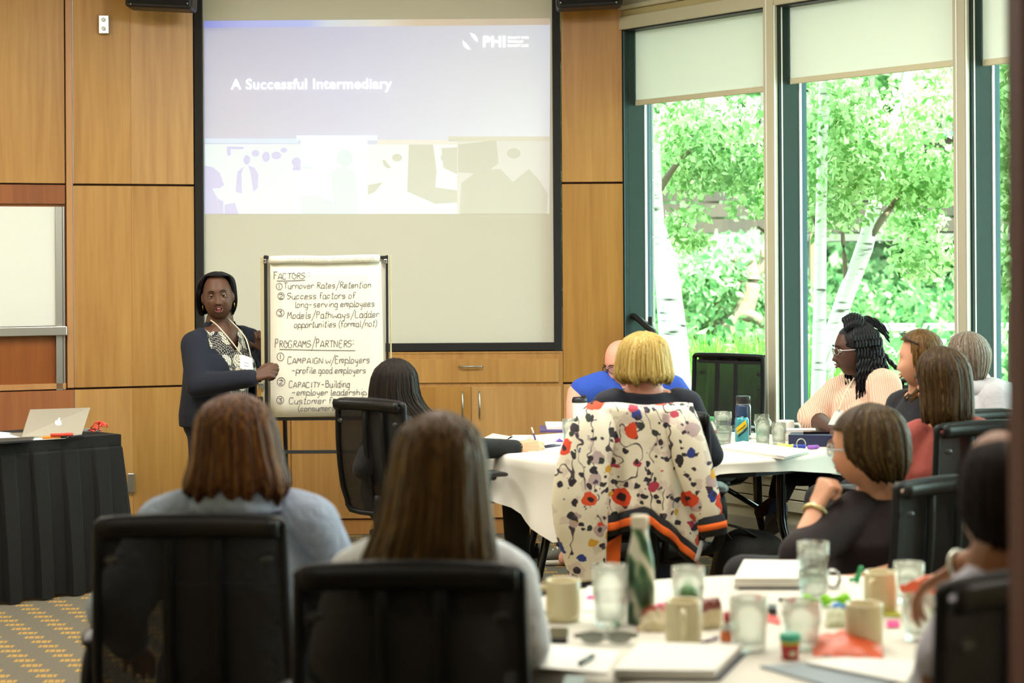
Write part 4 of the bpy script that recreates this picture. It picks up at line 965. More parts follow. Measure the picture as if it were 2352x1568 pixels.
def under(x0, y0, x1, y1):
    q = G(); ribbon(q, [(x0, y0), ((x0 + x1) / 2, (y0 + y1) / 2 + .6), (x1, y1)], .7); o = part('handwriting', q, INK, fc); tag(o, kind='stuff')
write('FACTORS :', 628, 641, 714, 2.45, True); under(636, 645, 702, 644)
ring(642, 657.5, 7, 7.5, '1'); write('Turnover Rates/Retention', 652, 663, 857, 1.95)
ring(646, 679.5, 7.5, 8, '2'); write('Success factors of', 660, 687, 820, 2.0)
write('long-serving employees', 678, 706, 864, 1.95)
ring(644, 718, 9, 8.5, '3'); write('Models/Pathways/Ladder', 660, 731, 874, 2.1)
write('opportunities (formal/not)', 676, 752, 868, 1.95)
write('PROGRAMS/PARTNERS:', 630, 797, 814, 2.8, True, .012); under(642, 801, 816, 807)
ring(644, 818, 8, 9, '1'); write('CAMPAIGN w/Employers', 660, 834, 850, 2.2, True, .01)
write('-profile good employers', 670, 856, 840, 2.0, False, .02)
ring(645, 875, 9, 9.5, '2'); write('CAPACITY-Building', 663, 889, 803, 2.2, True, .01)
write('-employer leadership', 670, 906, 840, 1.9, False, .02)
ring(643, 917, 8, 9, '3'); write('Customer feedback', 663, 926, 836, 2.0, False, .01)
write('(consumers/families)', 684, 943, 840, 1.75)
q = G()
V, F = text_mesh('Agape noob suggestions', 1.0, -.012); w = V[:, 0].max()
o = part('show_through', q.add(([rl[0] + (rl[1] - rl[0]) * (.96 - .8 * v[0] / w) + np.array([0, -.0215, (v[1] * .035 - .008)]) for v in V], F)), M('ghost_ink', 'c2c0b6', .9), fc); tag(o, kind='stuff')

# ------------------------------------------------------------------ people
SK_D1 = skin_mat('deep_brown_skin', '5f4030'); SK_D2 = skin_mat('dark_brown_skin', '52362c'); SK_D3 = skin_mat('brown_skin', '8a5a3c')
SK_L1 = skin_mat('fair_skin', 'e0a684'); SK_L2 = skin_mat('warm_fair_skin', 'd8a082'); SK_P = skin_mat('pink_fair_skin', 'e2a08a')
LIP_D = M('dark_lip', '6c3c38', .4); LIP_L = M('rose_lip', 'b9655a', .4); EYEW = M('eye_white', 'cfc8be', .7); IRIS = M('dark_iris', '1c110b', .15); BROW = M('dark_brow', '1a120e', .8)
TEETH = M('teeth', 'efe9dd', .3); MOUTH = M('mouth_inside', '5a1f1c', .5); NAIL = M('pale_nail', 'e8d0c8', .25)
DENIM = cloth('navy_trousers', '1c2233'); BLKT = cloth('black_trousers', '18181b'); SHOE = M('black_shoe', '17171a', .45)

def gz(a, s): return np.exp(-(a / s) ** 2)
def head_shape(opening=0.0, nose=1.0, jaw=1.0):
    D, F = ico(5)
    p = np.where(D[:, 2] < 0, 2.0 + .7 * np.clip(-D[:, 2] * 2, 0, 1), 2.0)
    D = D / (np.abs(D) ** p[:, None]).sum(1, keepdims=True) ** (1 / p[:, None])
    x, y, z = D[:, 0] * .0745, np.where(D[:, 1] > 0, D[:, 1] * .088, D[:, 1] * .102), np.where(D[:, 2] > 0, D[:, 2] * .116, D[:, 2] * .116)
    t = np.clip((-z - .005) / .11, 0, 1)
    x = x * (1 - .30 * jaw * t ** 1.4); y = np.where(y < 0, y * (1 - .62 * t), y * (1 - .10 * t ** 2))
    fr = np.clip(D[:, 1] * 2.2, 0, 1)
    ax = np.abs(x)
    dy = .0035 * gz(z - .030, .012) * gz(ax - .026, .024)                     # brow
    dy -= .0095 * gz(z - .004, .014) * gz(ax - .031, .016)                    # eye sockets
    dy += .007 * gz(ax - .040, .020) * gz(z + .028, .022)                     # cheeks
    dy += nose * .017 * gz(ax, .0095) * np.clip((.012 - z) / .046, 0, 1) * (z > -.046) * np.clip((z + .050) / .010, 0, 1)
    dy += nose * .011 * gz(ax - .011, .008) * gz(z + .036, .009)              # nostril wings
    dy += .006 * gz(ax, .024) * gz(z + .064, .016)                            # muzzle
    dy += .0035 * gz(ax, .017) * gz(z + .058, .0045) + .0045 * gz(ax, .016) * gz(z + .070 + opening * .5, .005)
    dy -= .005 * gz(ax, .020) * gz(z + .0635, .003) + opening * 1.6 * gz(ax, .017) * gz(z + .066, .010)
    dy -= .005 * gz(ax, .02) * gz(z + .083, .007); dy += .007 * gz(ax, .018) * gz(z + .101, .014)
    return np.column_stack([x, y + dy * fr, z]), F
def basis(f, tilt=0):
    f = unit(f); s = unit(np.cross(f, [0, 0, 1])); u = np.cross(s, f)
    if tilt: c, q = math.cos(R(tilt)), math.sin(R(tilt)); s, u = s * c + u * q, u * c - s * q
    return np.column_stack([s, f, u])
def hand(g, w, d, n, th, curls=None, sc=1.0, mi=0, spread=.06):
    """Palm and five fingers from wrist w: d finger direction, n palm normal, th thumb side."""
    d = unit(d); n = unit(n - (np.dot(n, d)) * d); s = np.cross(d, n); s = s if np.dot(s, th) > 0 else -s
    curls = curls or [(25, 35, 25)] * 4 + [(20, 25, 20)]
    off = (.030, .0105, -.0095, -.028); ln = ((.042, .026, .021), (.046, .029, .022), (.042, .027, .021), (.033, .021, .019)); kb = (.086, .090, .086, .078)
    for i in range(4):
        b = w + d * kb[i] * sc + s * off[i] * sc
        g.add(capsule(w + d * .012 * sc + s * off[i] * .55 * sc, b, .0145 * sc, .0115 * sc, 10), mi)
        dd, nn = unit(d + s * off[i] * spread / .03), n
        p = b
        for k in range(3):
            a = R(curls[i][k]); dd, nn = dd * math.cos(a) + nn * math.sin(a), -dd * math.sin(a) + nn * math.cos(a)
            q = p + dd * ln[i][k] * sc; r0, r1 = (.0095 - .0009 * k) * sc, (.0088 - .0010 * k) * sc
            g.add(capsule(p, q, r0, r1, 10), mi); p = q
    g.add(ell(w + d * .05 * sc + n * .004, (.03 * sc, .044 * sc, .014 * sc), np.column_stack([s, d, n])), mi)
    dd = unit(d * .62 + s * .72 + n * .30); nn = unit(-s * .5 + n * .5 + d * .2); nn = unit(nn - (nn @ dd) * dd)
    p = w + d * .02 * sc + s * .022 * sc
    for k, L in enumerate((.046, .034, .027)):
        a = R(curls[4][k]); dd, nn = dd * math.cos(a) + nn * math.sin(a), -dd * math.sin(a) + nn * math.cos(a)
        q = p + dd * L * sc; g.add(capsule(p, q, (.0145 - .0022 * k) * sc, (.0118 - .0018 * k) * sc, 10), mi); p = q
    return p
def loft(rings, n=28):
    """Rings of (centre, side axis, front axis, half width, half depth, squareness)."""
    V = []; F = []
    for c, s, f, w, d, p in rings:
        for k in range(n):
            a = 2 * math.pi * k / n; ca, sa = math.cos(a), math.sin(a)
            V.append(np.asarray(c) + s * w * np.sign(ca) * abs(ca) ** (2 / p) + f * d * np.sign(sa) * abs(sa) ** (2 / p))
    m = len(rings)
    for i in range(m - 1):
        for k in range(n): F.append((i * n + k, i * n + (k + 1) % n, (i + 1) * n + (k + 1) % n, (i + 1) * n + k))
    F.append(tuple(range(n - 1, -1, -1))); F.append(tuple((m - 1) * n + k for k in range(n)))
    return np.array(V), F
class Person: pass
def person(label, head, face, neck, sh, el, wr, facing, pelvis, skin, top, pants, hs=1.0, tilt=0, sleeve=1.0, hands=None, voxel=.0068, tv=.0095, build=1.0, bust=0.0, stand=False,
           eyes=False, lips=None, opening=0.0, nose=1.0, jaw=1.0, ankles=None, shoe=SHOE, knees=None, collar=.072, top_name='top', sleeve_r=1.0, hem=None, torso_extra=None, shoes=True, arm_r=1.0, topbig=0.0, trousers=True, vneck=False):
    o = Person()
    o.c = P(*head); o.B = basis(face, tilt); o.hs = hs; f2 = unit(np.array([facing[0], facing[1], 0.0])); rt = np.array([f2[1], -f2[0], 0.0])
    nk = P(*neck); S = [P(*q) for q in sh]; E = [P(*q) for q in el]; Wr = [P(*q) for q in wr]; pv = np.asarray(pelvis, float)
    side = unit(S[1] - S[0]); sgn = 1 if side @ rt > 0 else -1
    hips = [pv + rt * .085 * sgn * k for k in (-1, 1)]
    if stand: kn = [h + np.array([0, 0, -.40]) + f2 * .01 for h in hips]; an = [k + np.array([0, 0, -(k[2] - .09)]) for k in kn]
    else:
        kn = knees or [h + f2 * .42 + rt * .05 * sgn * k + np.array([0, 0, -.0]) for h, k in zip(hips, (-1, 1))]
        an = ankles or [np.array([k[0], k[1], .09]) + f2 * .03 for k in kn]
    o.S, o.E, o.W, o.pv, o.nk, o.side, o.f2, o.hips, o.kn, o.an = S, E, Wr, pv, nk, side, f2, hips, kn, an
    o.root = thing('person', label, 'person', (pv[0], pv[1], 0))
    H = lambda x, y, z: o.c + o.B @ (np.array([x, y, z]) * hs)
    o.H = H
    g = G()
    V, F = head_shape(opening, nose, jaw); g.add(((V * hs) @ o.B.T + o.c, F))
    for s in (-1, 1): g.add(ell(H(s * .0745, -.008, -.010), (.010 * hs, .019 * hs, .031 * hs), o.B @ rotz(R(-18 * s)) , n=2)); 
    nb = H(0, -.022, -.065)
    g.add(capsule(nb, nk, .054 * hs, .060)); g.add(capsule(nk, pv, .075, .07))
    if vneck: u0 = unit(nk - pv); f0 = unit(np.cross(u0, unit(S[1] - S[0]))); f0 = f0 if f0 @ f2 > 0 else -f0; g.add(ell(nk - u0 * .10 + f0 * .045, (.10, .062, .10), np.column_stack([unit(np.cross(f0, u0)), f0, u0])))
    for k in range(2):
        sd = (-1, 1)[k]
        g.add(capsule(nk + (S[k] - nk) * .1 - [0, 0, .03], S[k] - [0, 0, .01], .05, .045))
        g.add(capsule(S[k], E[k], .046 * arm_r, .038 * arm_r)); g.add(capsule(E[k], lerp(E[k], Wr[k], .35), .039 * arm_r, .039 * arm_r)); g.add(capsule(lerp(E[k], Wr[k], .3), Wr[k], .039 * arm_r, .026 * arm_r))
        hd = hands[k] if hands else None
        d = unit(Wr[k] - E[k])
        if hd is None: hd = (d + f2 * .3, np.array([0, 0, -1.]) + f2 * .2, -side * sd, None)
        hand(g, Wr[k], np.asarray(hd[0], float), np.asarray(hd[1], float), np.asarray(hd[2], float), hd[3])
        g.add(capsule(hips[k], kn[k], .068, .048)); g.add(capsule(kn[k], an[k], .046, .034)); g.add(capsule(an[k], an[k] + f2 * .11 - [0, 0, .05], .034, .028))
    o.body = part('body', fuse(g, voxel, 3), skin, o.root, True)
    # garment of the upper body
    up = unit(nk - pv); fw = unit(np.cross(up, side)); fw = fw if fw @ f2 > -.2 else -fw
    half = np.linalg.norm(S[1] - S[0]) / 2
    sm = (S[0] + S[1]) / 2
    at = lambda t: pv + (sm - pv) * t
    hw = max(half * .88, .15) * build
    rg = [(at(-.18) if not stand else (at(-.18) if hem is None else at(hem)), .98 * hw + .02, .128), (at(.0), hw + .018, .135), (at(.35), hw * .93, .122), (at(.68), hw * 1.0, .125), (at(.92), half * .93, .095)]
    tg = G(); rings = [(c, side, fw, w + topbig, d * build + topbig, 2.4) for c, w, d in rg]
    tsh = lerp(sm, nk, .45)
    rings.append((tsh, side, fw, half * .62 + topbig, .08 + topbig, 2.1)); rings.append((nk - up * .012, side, fw, collar, collar * .95, 2.0))
    tg.add(loft(rings))
    if bust:
        for k in (-1, 1): tg.add(ell(at(.66) + fw * .075 * build + side * k * .082, (.088 * bust, .075 * bust, .085 * bust), np.column_stack([side, fw, up])))
    for k in range(2):
        r = .056 * sleeve_r + topbig; tg.add(capsule(lerp(S[k], nk, .22), S[k], r * 1.0, r * 1.08)); e = min(1, sleeve / .5)
        tg.add(capsule(S[k], lerp(S[k], E[k], e), r * 1.05, r * (.92 if e > .9 else 1.0)))
        if sleeve > .5:
            e2 = (sleeve - .5) / .5; tg.add(capsule(E[k], lerp(E[k], Wr[k], e2 * .93), r * .93, (r * .93) * (1 - e2) + .041 * sleeve_r * e2))
    if torso_extra: torso_extra(tg, o, at, fw, up)
    o.at, o.fw, o.up, o.half = at, fw, up, half
    if top is not None:
        tme = fuse(tg, tv, 5)
        if vneck:
            import bmesh
            bm = bmesh.new(); bm.from_mesh(tme); kill = []
            for q in bm.faces:
                c = np.array(q.calc_center_median()[:]) - nk; h, x, y = c @ up, c @ side + .0, c @ fw
                if y > .0 and h > -.15 and abs(x) < .012 + (h + .15) * .42 and h < .2: kill.append(q)
            bmesh.ops.delete(bm, geom=kill, context='FACES'); bm.to_mesh(tme); bm.free()
        o.top = part(top_name, tme, top, o.root, True)
    o.tg = tg
    if trousers:
        pg = G(); pg.add(ell(pv - [0, 0, .02], (.175 * build, .135, .12), np.column_stack([rt, f2, [0, 0, 1]])))
        for k in range(2):
            pg.add(capsule(hips[k], kn[k], .088, .066)); pg.add(capsule(kn[k], an[k] + [0, 0, .02], .066, .052))
        part('trousers', fuse(pg, .014, 4), pants, o.root, True)
    if shoes:
        for k in range(2):
            b = an[k]; q = G().add(tube([b - f2 * .05 + [0, 0, -.035], b + f2 * .0 + [0, 0, -.03], b + f2 * .09 + [0, 0, -.045], b + f2 * .17 + [0, 0, -.058]], [.036, .042, .040, .024], 12, per=3, hint=(0, 0, 1), sq=1.0))
            part('shoe', q, shoe, o.root, True)
    if eyes:
        for s in (-1, 1):
            e = part('eye', G().add(ell(H(s * .0305, .0702, .002), (.0125 * hs,) * 3, n=2)), EYEW, o.root, True)
            part('iris', G().add(ell(H(s * .0300, .0806, .002), (.0072 * hs, .0030 * hs, .0072 * hs), o.B, n=2)), IRIS, e, True)
            part('eyelid', G().add(tube([H(s * (.0305 + .0155 * a), .0835 - .010 * a * a, .0052 + .0020 * (1 - a * a)) for a in (-1, -.5, 0, .5, 1)], [.002, .0040, .0046, .0040, .002], 6, per=2)).add(tube([H(s * (.0305 + .0145 * a), .0815 - .009 * a * a, -.0050 - .0012 * (1 - a * a)) for a in (-1, -.5, 0, .5, 1)], [.0018, .0028, .0032, .0028, .0018], 6, per=2)), skin, o.root, True)
            part('eyebrow', G().add(tube([H(s * .014, .0905, .024), H(s * .03, .0885, .030), H(s * .047, .076, .024)], [.003, .0042, .002], 6, per=4, sq=.7)), BROW, o.root, True)
    if lips and not opening:
        part('lips', G().add(tube([H(.021, .082, -.061), H(.010, .0925, -.057), H(0, .094, -.0585), H(-.010, .0925, -.057), H(-.021, .082, -.061)], [.002, .0042, .0042, .0042, .002], 8, per=3)).add(tube([H(.019, .082, -.064), H(0, .0925, -.0705), H(-.019, .082, -.064)], [.002, .0052, .002], 8, per=4)), lips, o.root, True)
    return o
def hair(o, rings, d, face_az, mat, half=70, t_open=.2, locks=110, seed=1, tipj=.02, width=.011, name='hair', lift=1.0, n=80, soft=.45):
    """Shell and locks over rings (left px, right px, y px, half depth m, depth offset m) at depth d; face opening about azimuth face_az."""
    r = np.random.default_rng(seed)
    Rg = []
    rings = [list(q) for q in rings]; w3 = (rings[3][1] - rings[3][0]) / 2; y0, y3, ry3 = rings[0][2], rings[3][2], rings[3][3]
    for i in range(3):
        f = min(1, (rings[i][1] - rings[i][0]) / 2 / w3); rings[i][2] = y0 + (y3 - y0) * (1 - math.sqrt(max(0, 1 - f * f))); rings[i][3] = max(ry3 * f, .02)
    mid = (rings[0][0] + rings[0][1]) / 2; rings.insert(0, [mid - .02 * w3, mid + .02 * w3, y0, .003, rings[0][4]])
    for l, rt, py, ry, oy in rings:
        a, b = P(l, py, d + oy), P(rt, py, d + oy); Rg.append([*((a + b) / 2), (b[0] - a[0]) / 2, ry])
    Q = smooth_path(Rg, 8); m = len(Q)
    ph = r.uniform(0, 6.28, 5)
    def ev(a, t, k=1.0):
        i = min(max(t, 0) * (m - 1), m - 1.001); i0 = int(i); q = Q[i0] * (1 - i + i0) + Q[i0 + 1] * (i - i0)
        w = 1 + (.014 * math.sin(7 * a + ph[0] + 2 * t) + .008 * math.sin(19 * a + ph[1] + t) + .006 * math.sin(31 * a + ph[2])) * min(1, t * 2)
        z = q[2] + ((.5 * math.sin(7 * a + ph[3]) + .5 * math.sin(17 * a + ph[4])) * tipj * max(0, (t - .75) / .25) if t > .75 else 0)
        if t > 1: z -= (t - 1) * .3
        return np.array([q[0] + q[3] * w * k * math.cos(a), q[1] + q[4] * w * k * math.sin(a), z])
    fa = math.atan2(face_az[1], face_az[0])
    def tmax(a):
        if half <= 0: return 1.0
        df = abs((a - fa + math.pi) % (2 * math.pi) - math.pi); x = np.clip((df - R(half) * (1 - soft)) / (R(half) * soft), 0, 1); x = x * x * (3 - 2 * x)
        return t_open + (1 - t_open) * x
    q = G(); rows = 26; V = []; UV = []; F = []
    for j in range(rows + 1):
        for i in range(n + 1):
            a = 2 * math.pi * i / n; t = tmax(a) * min(j, rows - 1) / (rows - 1)
            V.append(ev(a, t, 1.0 if j < rows else .82)); UV.append((i / n, t))
    for j in range(rows):
        for i in range(n): F.append((j * (n + 1) + i, j * (n + 1) + i + 1, (j + 1) * (n + 1) + i + 1, (j + 1) * (n + 1) + i))
    q.add((V, F), 0, UV)
    for k in range(int(locks * 1.9)):
        a = r.uniform(0, 2 * math.pi); tm = tmax(a)
        if tm < t_open + .12: continue
        t0 = r.uniform(.03, .35) * tm; t1 = tm * r.uniform(.96, 1.03); dr = r.uniform(-.12, .12); pts = []; rr = []
        kk = lift * r.uniform(.995, 1.018)
        for s in np.linspace(0, 1, 9): pts.append(ev(a + dr * s * s, t0 + (t1 - t0) * s, kk - .02 * (1 - s))); rr.append(width * .62 * r.uniform(.8, 1.2) * (1.0 if s < .8 else 1 - (s - .8) * 3.6) * (.5 + min(.5, s * 2)))
        cen = Q[min(int(.5 * m), m - 1)][:3]; V, F = tube(pts, rr, 6, hint=unit((pts[4] - cen) * [1, 1, 0]), sq=.42)
        u0 = r.uniform(0, 1); UV = [(u0 + .02 * (i % 6) / 6, (i // 6) / 9) for i in range(len(V))]
        q.add((V, F), 0, UV)
    return part(name, q, mat, o.root, True)
def glasses(o, m, w=.033, h=.018, y=.097, temple=True, lens=None):
    gp = G()
    for s in (-1, 1): gp.add(tube([o.H(s * .033 + w * .78 * math.cos(a), y - .010 * abs(s * .033 + w * .78 * math.cos(a)) / .06, .002 + h * math.sin(a)) for a in np.linspace(0, 6.283, 15)[:-1]], .0016 * o.hs, 6, closed=True, hint=(0, 1, 0)))
    gp.add(tube([o.H(-.009, y + .001, .006), o.H(0, y + .004, .008), o.H(.009, y + .001, .006)], .0016, 6))
    fr = part('glasses', gp, m, o.root, True)
    for s in (-1, 1):
        part('temple', G().add(tube([o.H(s * .060, y - .012, .008), o.H(s * .076, .05, .006), o.H(s * .080, .0, .004), o.H(s * .079, -.02, -.008)], .0022, 6, per=2, sq=1.5)), m, fr, True)
        part('lens', G().add(([o.H(s * .033 + w * .76 * math.cos(a), y - .010 * abs(s * .033 + w * .76 * math.cos(a)) / .06, .002 + h * .97 * math.sin(a)) for a in np.linspace(0, 6.283, 15)[:-1]], [tuple(range(14))])), thin_glass('spectacle_lens', 'f2f6f4', .2), fr)
def seat_arm(x, y): return None

# ---- woman at the flip chart
def blouse_mat():
    m, nt, b = nodes_of('dotted_blouse'); vec = coords(nt, (1, 1, 1))
    v = N(nt, 'ShaderNodeTexVoronoi', Scale=125.0, Randomness=.12); nt.links.new(vec, v.inputs['Vector'])
    w = N(nt, 'ShaderNodeTexVoronoi', Scale=13.0, Randomness=.5); nt.links.new(vec, w.inputs['Vector'])
    rad = mth(nt, 'MULTIPLY_ADD', mth(nt, 'GREATER_THAN', w.outputs['Distance'], .50), -.22, .56)
    msk = mth(nt, 'LESS_THAN', v.outputs['Distance'], rad)
    nt.links.new(mixcol(nt, msk, lin('14161f'), lin('e2ddcb')), b.inputs['Base Color']); b.inputs['Roughness'].default_value = .8; return m
NAVYK = cloth('navy_knit', '141a2a', bmp=(90, .25, .004))
fA = unit(np.array([.50, -.86, 0]))
PR = person('woman in navy cardigan and dotted blouse standing at flip chart', (500, 679, 10.60), (.14, -1, -.03), (505, 737, 10.66), [(447, 792, 10.50), (572, 784, 10.72)], [(455, 884, 10.40), (612, 862, 10.86)],
            [(586, 867, 10.27), (606, 806, 10.62)], (.50, -.86), (*P(500, 985, 10.64)[:2], P(500, 965, 10.64)[2]), SK_D1, blouse_mat(), DENIM, hs=1.045, tilt=-5, sleeve=.2, voxel=.0048, tv=.008, build=1.10, bust=1.12, stand=True, eyes=True, lips=LIP_D, opening=.012, nose=1.08, jaw=.45,
            hands=[((.95, -.12, .42), (.1, .9, -.5), (.1, .3, .9), [(35, 60, 40), (50, 70, 40), (60, 75, 45), (65, 80, 50), (10, 15, 25)]),
                   ((-.12, -.25, 1), (.2, -1, 0), (-1, -.5, .0), [(45, 55, 40), (50, 60, 40), (50, 60, 40), (50, 60, 40), (0, 10, 25)])], collar=.07, top_name='blouse', vneck=True, hem=-.02, sleeve_r=1.1)
def cardigan(o):
    tg = G(); s, f, u = o.side, o.fw, o.up
    for c, w, d in ((o.at(-.12), .205, .165), (o.at(.1), .212, .170), (o.at(.40), .205, .160), (o.at(.70), .205, .150), (o.at(.92), o.half * .97, .108)): pass
    rg = [(o.at(-.06), .205, .172), (o.at(.10), .212, .176), (o.at(.40), .205, .162), (o.at(.70), .205, .152), (o.at(.92), o.half * .99, .108), (lerp((o.S[0] + o.S[1]) / 2, o.nk, .42), o.half * .68, .086), (o.nk + u * .00, .078, .074)]
    tg.add(loft([(c, s, f, w, d, 2.3) for c, w, d in rg]))
    for k in (-1, 1): tg.add(ell(o.at(.66) + f * .085 + s * k * .085, (.102, .092, .1), np.column_stack([s, f, u])))
    for k in range(2):
        tg.add(capsule(lerp(o.S[k], o.nk, .25), o.S[k], .062, .072)); tg.add(capsule(o.S[k], o.E[k], .076, .068)); tg.add(capsule(o.E[k], lerp(o.E[k], o.W[k], .93), .066, .047))
    me = fuse(tg, .009, 5); import bmesh
    bm = bmesh.new(); bm.from_mesh(me); kill = []
    sm = (o.S[0] + o.S[1]) / 2; L = (sm - o.pv) @ u
    for fc_ in bm.faces:
        c = np.array(fc_.calc_center_median()[:]); h = (c - o.pv) @ u / L; x = (c - o.at(h)) @ s; y = (c - o.at(h)) @ f
        lo, hi = (-.035, .150) if h < .60 else (-.035 - (h - .6) * .18, .150 - (h - .6) * .16)
        if h > .93: lo, hi = -.115, .105
        if y > (.02 if h < .93 else -.03) and lo < x < hi and -.3 < h < 1.5: kill.append(fc_)
    # keep the forearm that crosses the opening
    kill = [q for q in kill if min(np.linalg.norm(np.array(q.calc_center_median()[:]) - lerp(o.E[0], o.W[0], t)) for t in np.linspace(0, 1, 12)) > .074]
    bmesh.ops.delete(bm, geom=kill, context='FACES'); bm.to_mesh(me); bm.free()
    c = part('cardigan', me, NAVYK, o.root, True); m = c.modifiers.new('Solidify', 'SOLIDIFY'); m.thickness = .005; m.offset = -1
    for h in (.05, .25, .45): part('button', G().add(ell(o.at(h) + s * .152 + f * .10, (.006, .004, .006), n=1)), M('pearl_button', 'd8d4cc', .3), o.root)
cardigan(PR)
def prs(a, b_, n=1): return a
H = PR.H
mo = part('mouth', G().add(ell(H(0, .078, -.0655), (.0165, .012, .0115), PR.B)), MOUTH, PR.root, True)
part('teeth', G().add(ell(H(0, .0815, -.0600), (.012, .010, .0032), PR.B, n=2)), TEETH, mo, True)
part('tongue', G().add(ell(H(0, .080, -.0715), (.011, .010, .004), PR.B, n=2)), M('tongue_pink', 'b5645c', .4), mo, True)
part('lips', G().add(tube([H(.0205 * math.cos(a), .0905 - .009 * math.cos(a) ** 2, -.0655 + .0135 * math.sin(a)) for a in np.linspace(0, 6.283, 17)[:-1]], [.0026 + .0014 * abs(math.sin(a)) for a in np.linspace(0, 6.283, 17)[:-1]], 8, closed=True, hint=(0, 1, 0))), LIP_D, PR.root, True)
HB = hair_mat('black_hair', '0a0a0c', '141417', '26262c')
hair(PR, [(490, 510, 623.5, .03, .0), (472, 527, 626, .075, .005), (460, 537, 636, .100, .01), (453, 541, 654, .108, .02), (449.5, 543.5, 676, .100, .035), (449.5, 544, 694, .085, .05), (453, 541, 710, .06, .07), (458, 535, 722, .045, .08)], 10.60, (.14, -1), HB, half=80, t_open=.30, locks=60, seed=3, tipj=.008, width=.006, soft=.30)
part('stray_twist', G().add(tube([P(522, 700, 10.62), P(527, 712, 10.58), P(531, 718, 10.57), P(533, 724, 10.57)], [.006, .005, .004, .002], 6, per=3)), HB, PR.root, True)
GOLD = M('gold_metal', 'd8b25a', .25, metal=1.0)
for s in (-1, 1): part('earring', G().add(tube([H(s * .080 , -.004 + .012 * math.cos(a), -.053 + .012 * math.sin(a)) for a in np.linspace(0, 6.283, 13)[:-1]], .0024, 6, closed=True, hint=(1, 0, 0))), GOLD, PR.root, True)
part('bracelet', G().add(tube([PR.W[0] + .031 * (math.cos(a) * frame_of(PR.W[0] - PR.E[0])[0] + math.sin(a) * frame_of(PR.W[0] - PR.E[0])[1]) for a in np.linspace(0, 6.283, 15)[:-1]], .004, 6, closed=True, hint=unit(PR.W[0] - PR.E[0]))), BLACK, PR.root, True)
bdp = [P(*q) for q in ((552, 813, 10.38), (580, 822, 10.40), (581, 852, 10.39), (551, 845, 10.37))]
def badge(o, quad, cord, lines=True):
    n = unit(np.cross(quad[1] - quad[0], quad[3] - quad[0])); n = n if n[1] < 0 else -n
    b = part('name_badge', G().add((list(quad) + [q - n * .003 for q in quad], [(0, 1, 2, 3), (7, 6, 5, 4), (0, 4, 5, 1), (1, 5, 6, 2), (2, 6, 7, 3), (3, 7, 4, 0)])), M('badge_card', 'f4f4f4', .35), o.root)
    if lines:
        q = G()
        for v, w in ((.52, .2), (.74, .18)):
            c = [lerp(lerp(quad[0], quad[1], .5 + e * w), lerp(quad[3], quad[2], .5 + e * w), v + k * .03) + n * .0015 for e, k in ((-1, -1), (1, -1), (1, 1), (-1, 1))]; q.add((c, [(0, 1, 2, 3)]))
        part('printed_line', q, M('grey_print', 'aeb4bc', .8), b)
    for cd in cord: part('lanyard', G().add(tube([P(*q) for q in cd], .0034, 6, per=4)), M('cord_white', 'ddd6c2', .7), o.root, True)
badge(PR, bdp, [[(484, 735, 10.50), (500, 748, 10.44), (530, 782, 10.36), (555, 815, 10.37)], [(523, 730, 10.60), (548, 755, 10.49), (566, 780, 10.40), (577, 822, 10.395)]])

def seat_at(o, face, label, dx=0, dy=0, sz=1.0):
    c = chair(o.pv[0] + dx, o.pv[1] + dy, face, label); c.scale = (1, 1, sz); return c
def XY(px, d): return P(px, 600, d)[:2]
def denim_mat():
    m, nt, b = nodes_of('pale_denim'); t = N(nt, 'ShaderNodeTexNoise', Scale=7.0, Detail=5.0); nt.links.new(coords(nt), t.inputs['Vector'])
    t2 = N(nt, 'ShaderNodeTexNoise', Scale=220.0); nt.links.new(coords(nt, (1, 1, .25)), t2.inputs['Vector'])
    c = mixcol(nt, t.outputs['Fac'], lin('7686a4'), lin('bac7d8')); nt.links.new(mixcol(nt, mth(nt, 'MULTIPLY', t2.outputs['Fac'], .35), c, lin('5f7090')), b.inputs['Base Color']); b.inputs['Roughness'].default_value = .9
    t3 = N(nt, 'ShaderNodeTexNoise', Scale=16.0, Detail=3.0, Distortion=1.0); nt.links.new(coords(nt), t3.inputs['Vector']); bump(nt, b, t3.outputs['Fac'], .8, .02); return m
DEN = denim_mat()
# ---- woman with auburn bob, denim jacket
AU = person('woman with auburn bob in pale denim jacket seen from behind', (541, 1015, 4.86), (.12, 1, 0), (541, 1132, 4.86), [(385, 1215, 4.84), (705, 1212, 4.88)], [(268, 1400, 4.72), (768, 1330, 4.92)],
            [(300, 1480, 5.02), (742, 1440, 5.2)], (.1, 1), (*XY(530, 4.93), .595), SK_L2, DEN, DENIM, sleeve=.97, tv=.010, collar=.082, sleeve_r=1.22, topbig=.012, build=1.05, top_name='denim_jacket')
q = G()
for t, w in ((.80, .165), (.985, .10)): pass
c0 = AU.at(.74) - AU.fw * .150
part('yoke_seam', G().add(tube([c0 + AU.side * x + AU.fw * .22 * x * x * 3.2 + np.array([0, 0, -.01 * abs(x)]) for x in np.linspace(-.17, .17, 9)], .004, 6)), M('denim_seam', '8fa0ba', .9), AU.root, True)
rc = AU.nk; part('collar', G().add(sheet([[(rc + np.array([.095 * math.sin(a) * k, -.095 * math.cos(a) * k, z])) for a in np.linspace(-2.2, 2.2, 21)] for k, z in ((.80, .045), (1.0, .042), (1.25, -.01), (1.4, -.035))], .005)), DEN, AU.root, True)
HA = hair_mat('auburn_hair', '1e0e05', '4c290e', '8c5f28')
hair(AU, [(520, 562, 903, .03, 0), (480, 600, 912, .075, 0), (452, 624, 945, .098, 0), (444, 636, 990, .105, 0), (438, 648, 1050, .100, -.01), (424, 662, 1095, .095, -.02), (420, 664, 1122, .085, -.025), (432, 654, 1140, .07, -.02)], 4.85, (.12, 1), HA, half=72, t_open=.22, locks=170, seed=5, tipj=.022, width=.012)
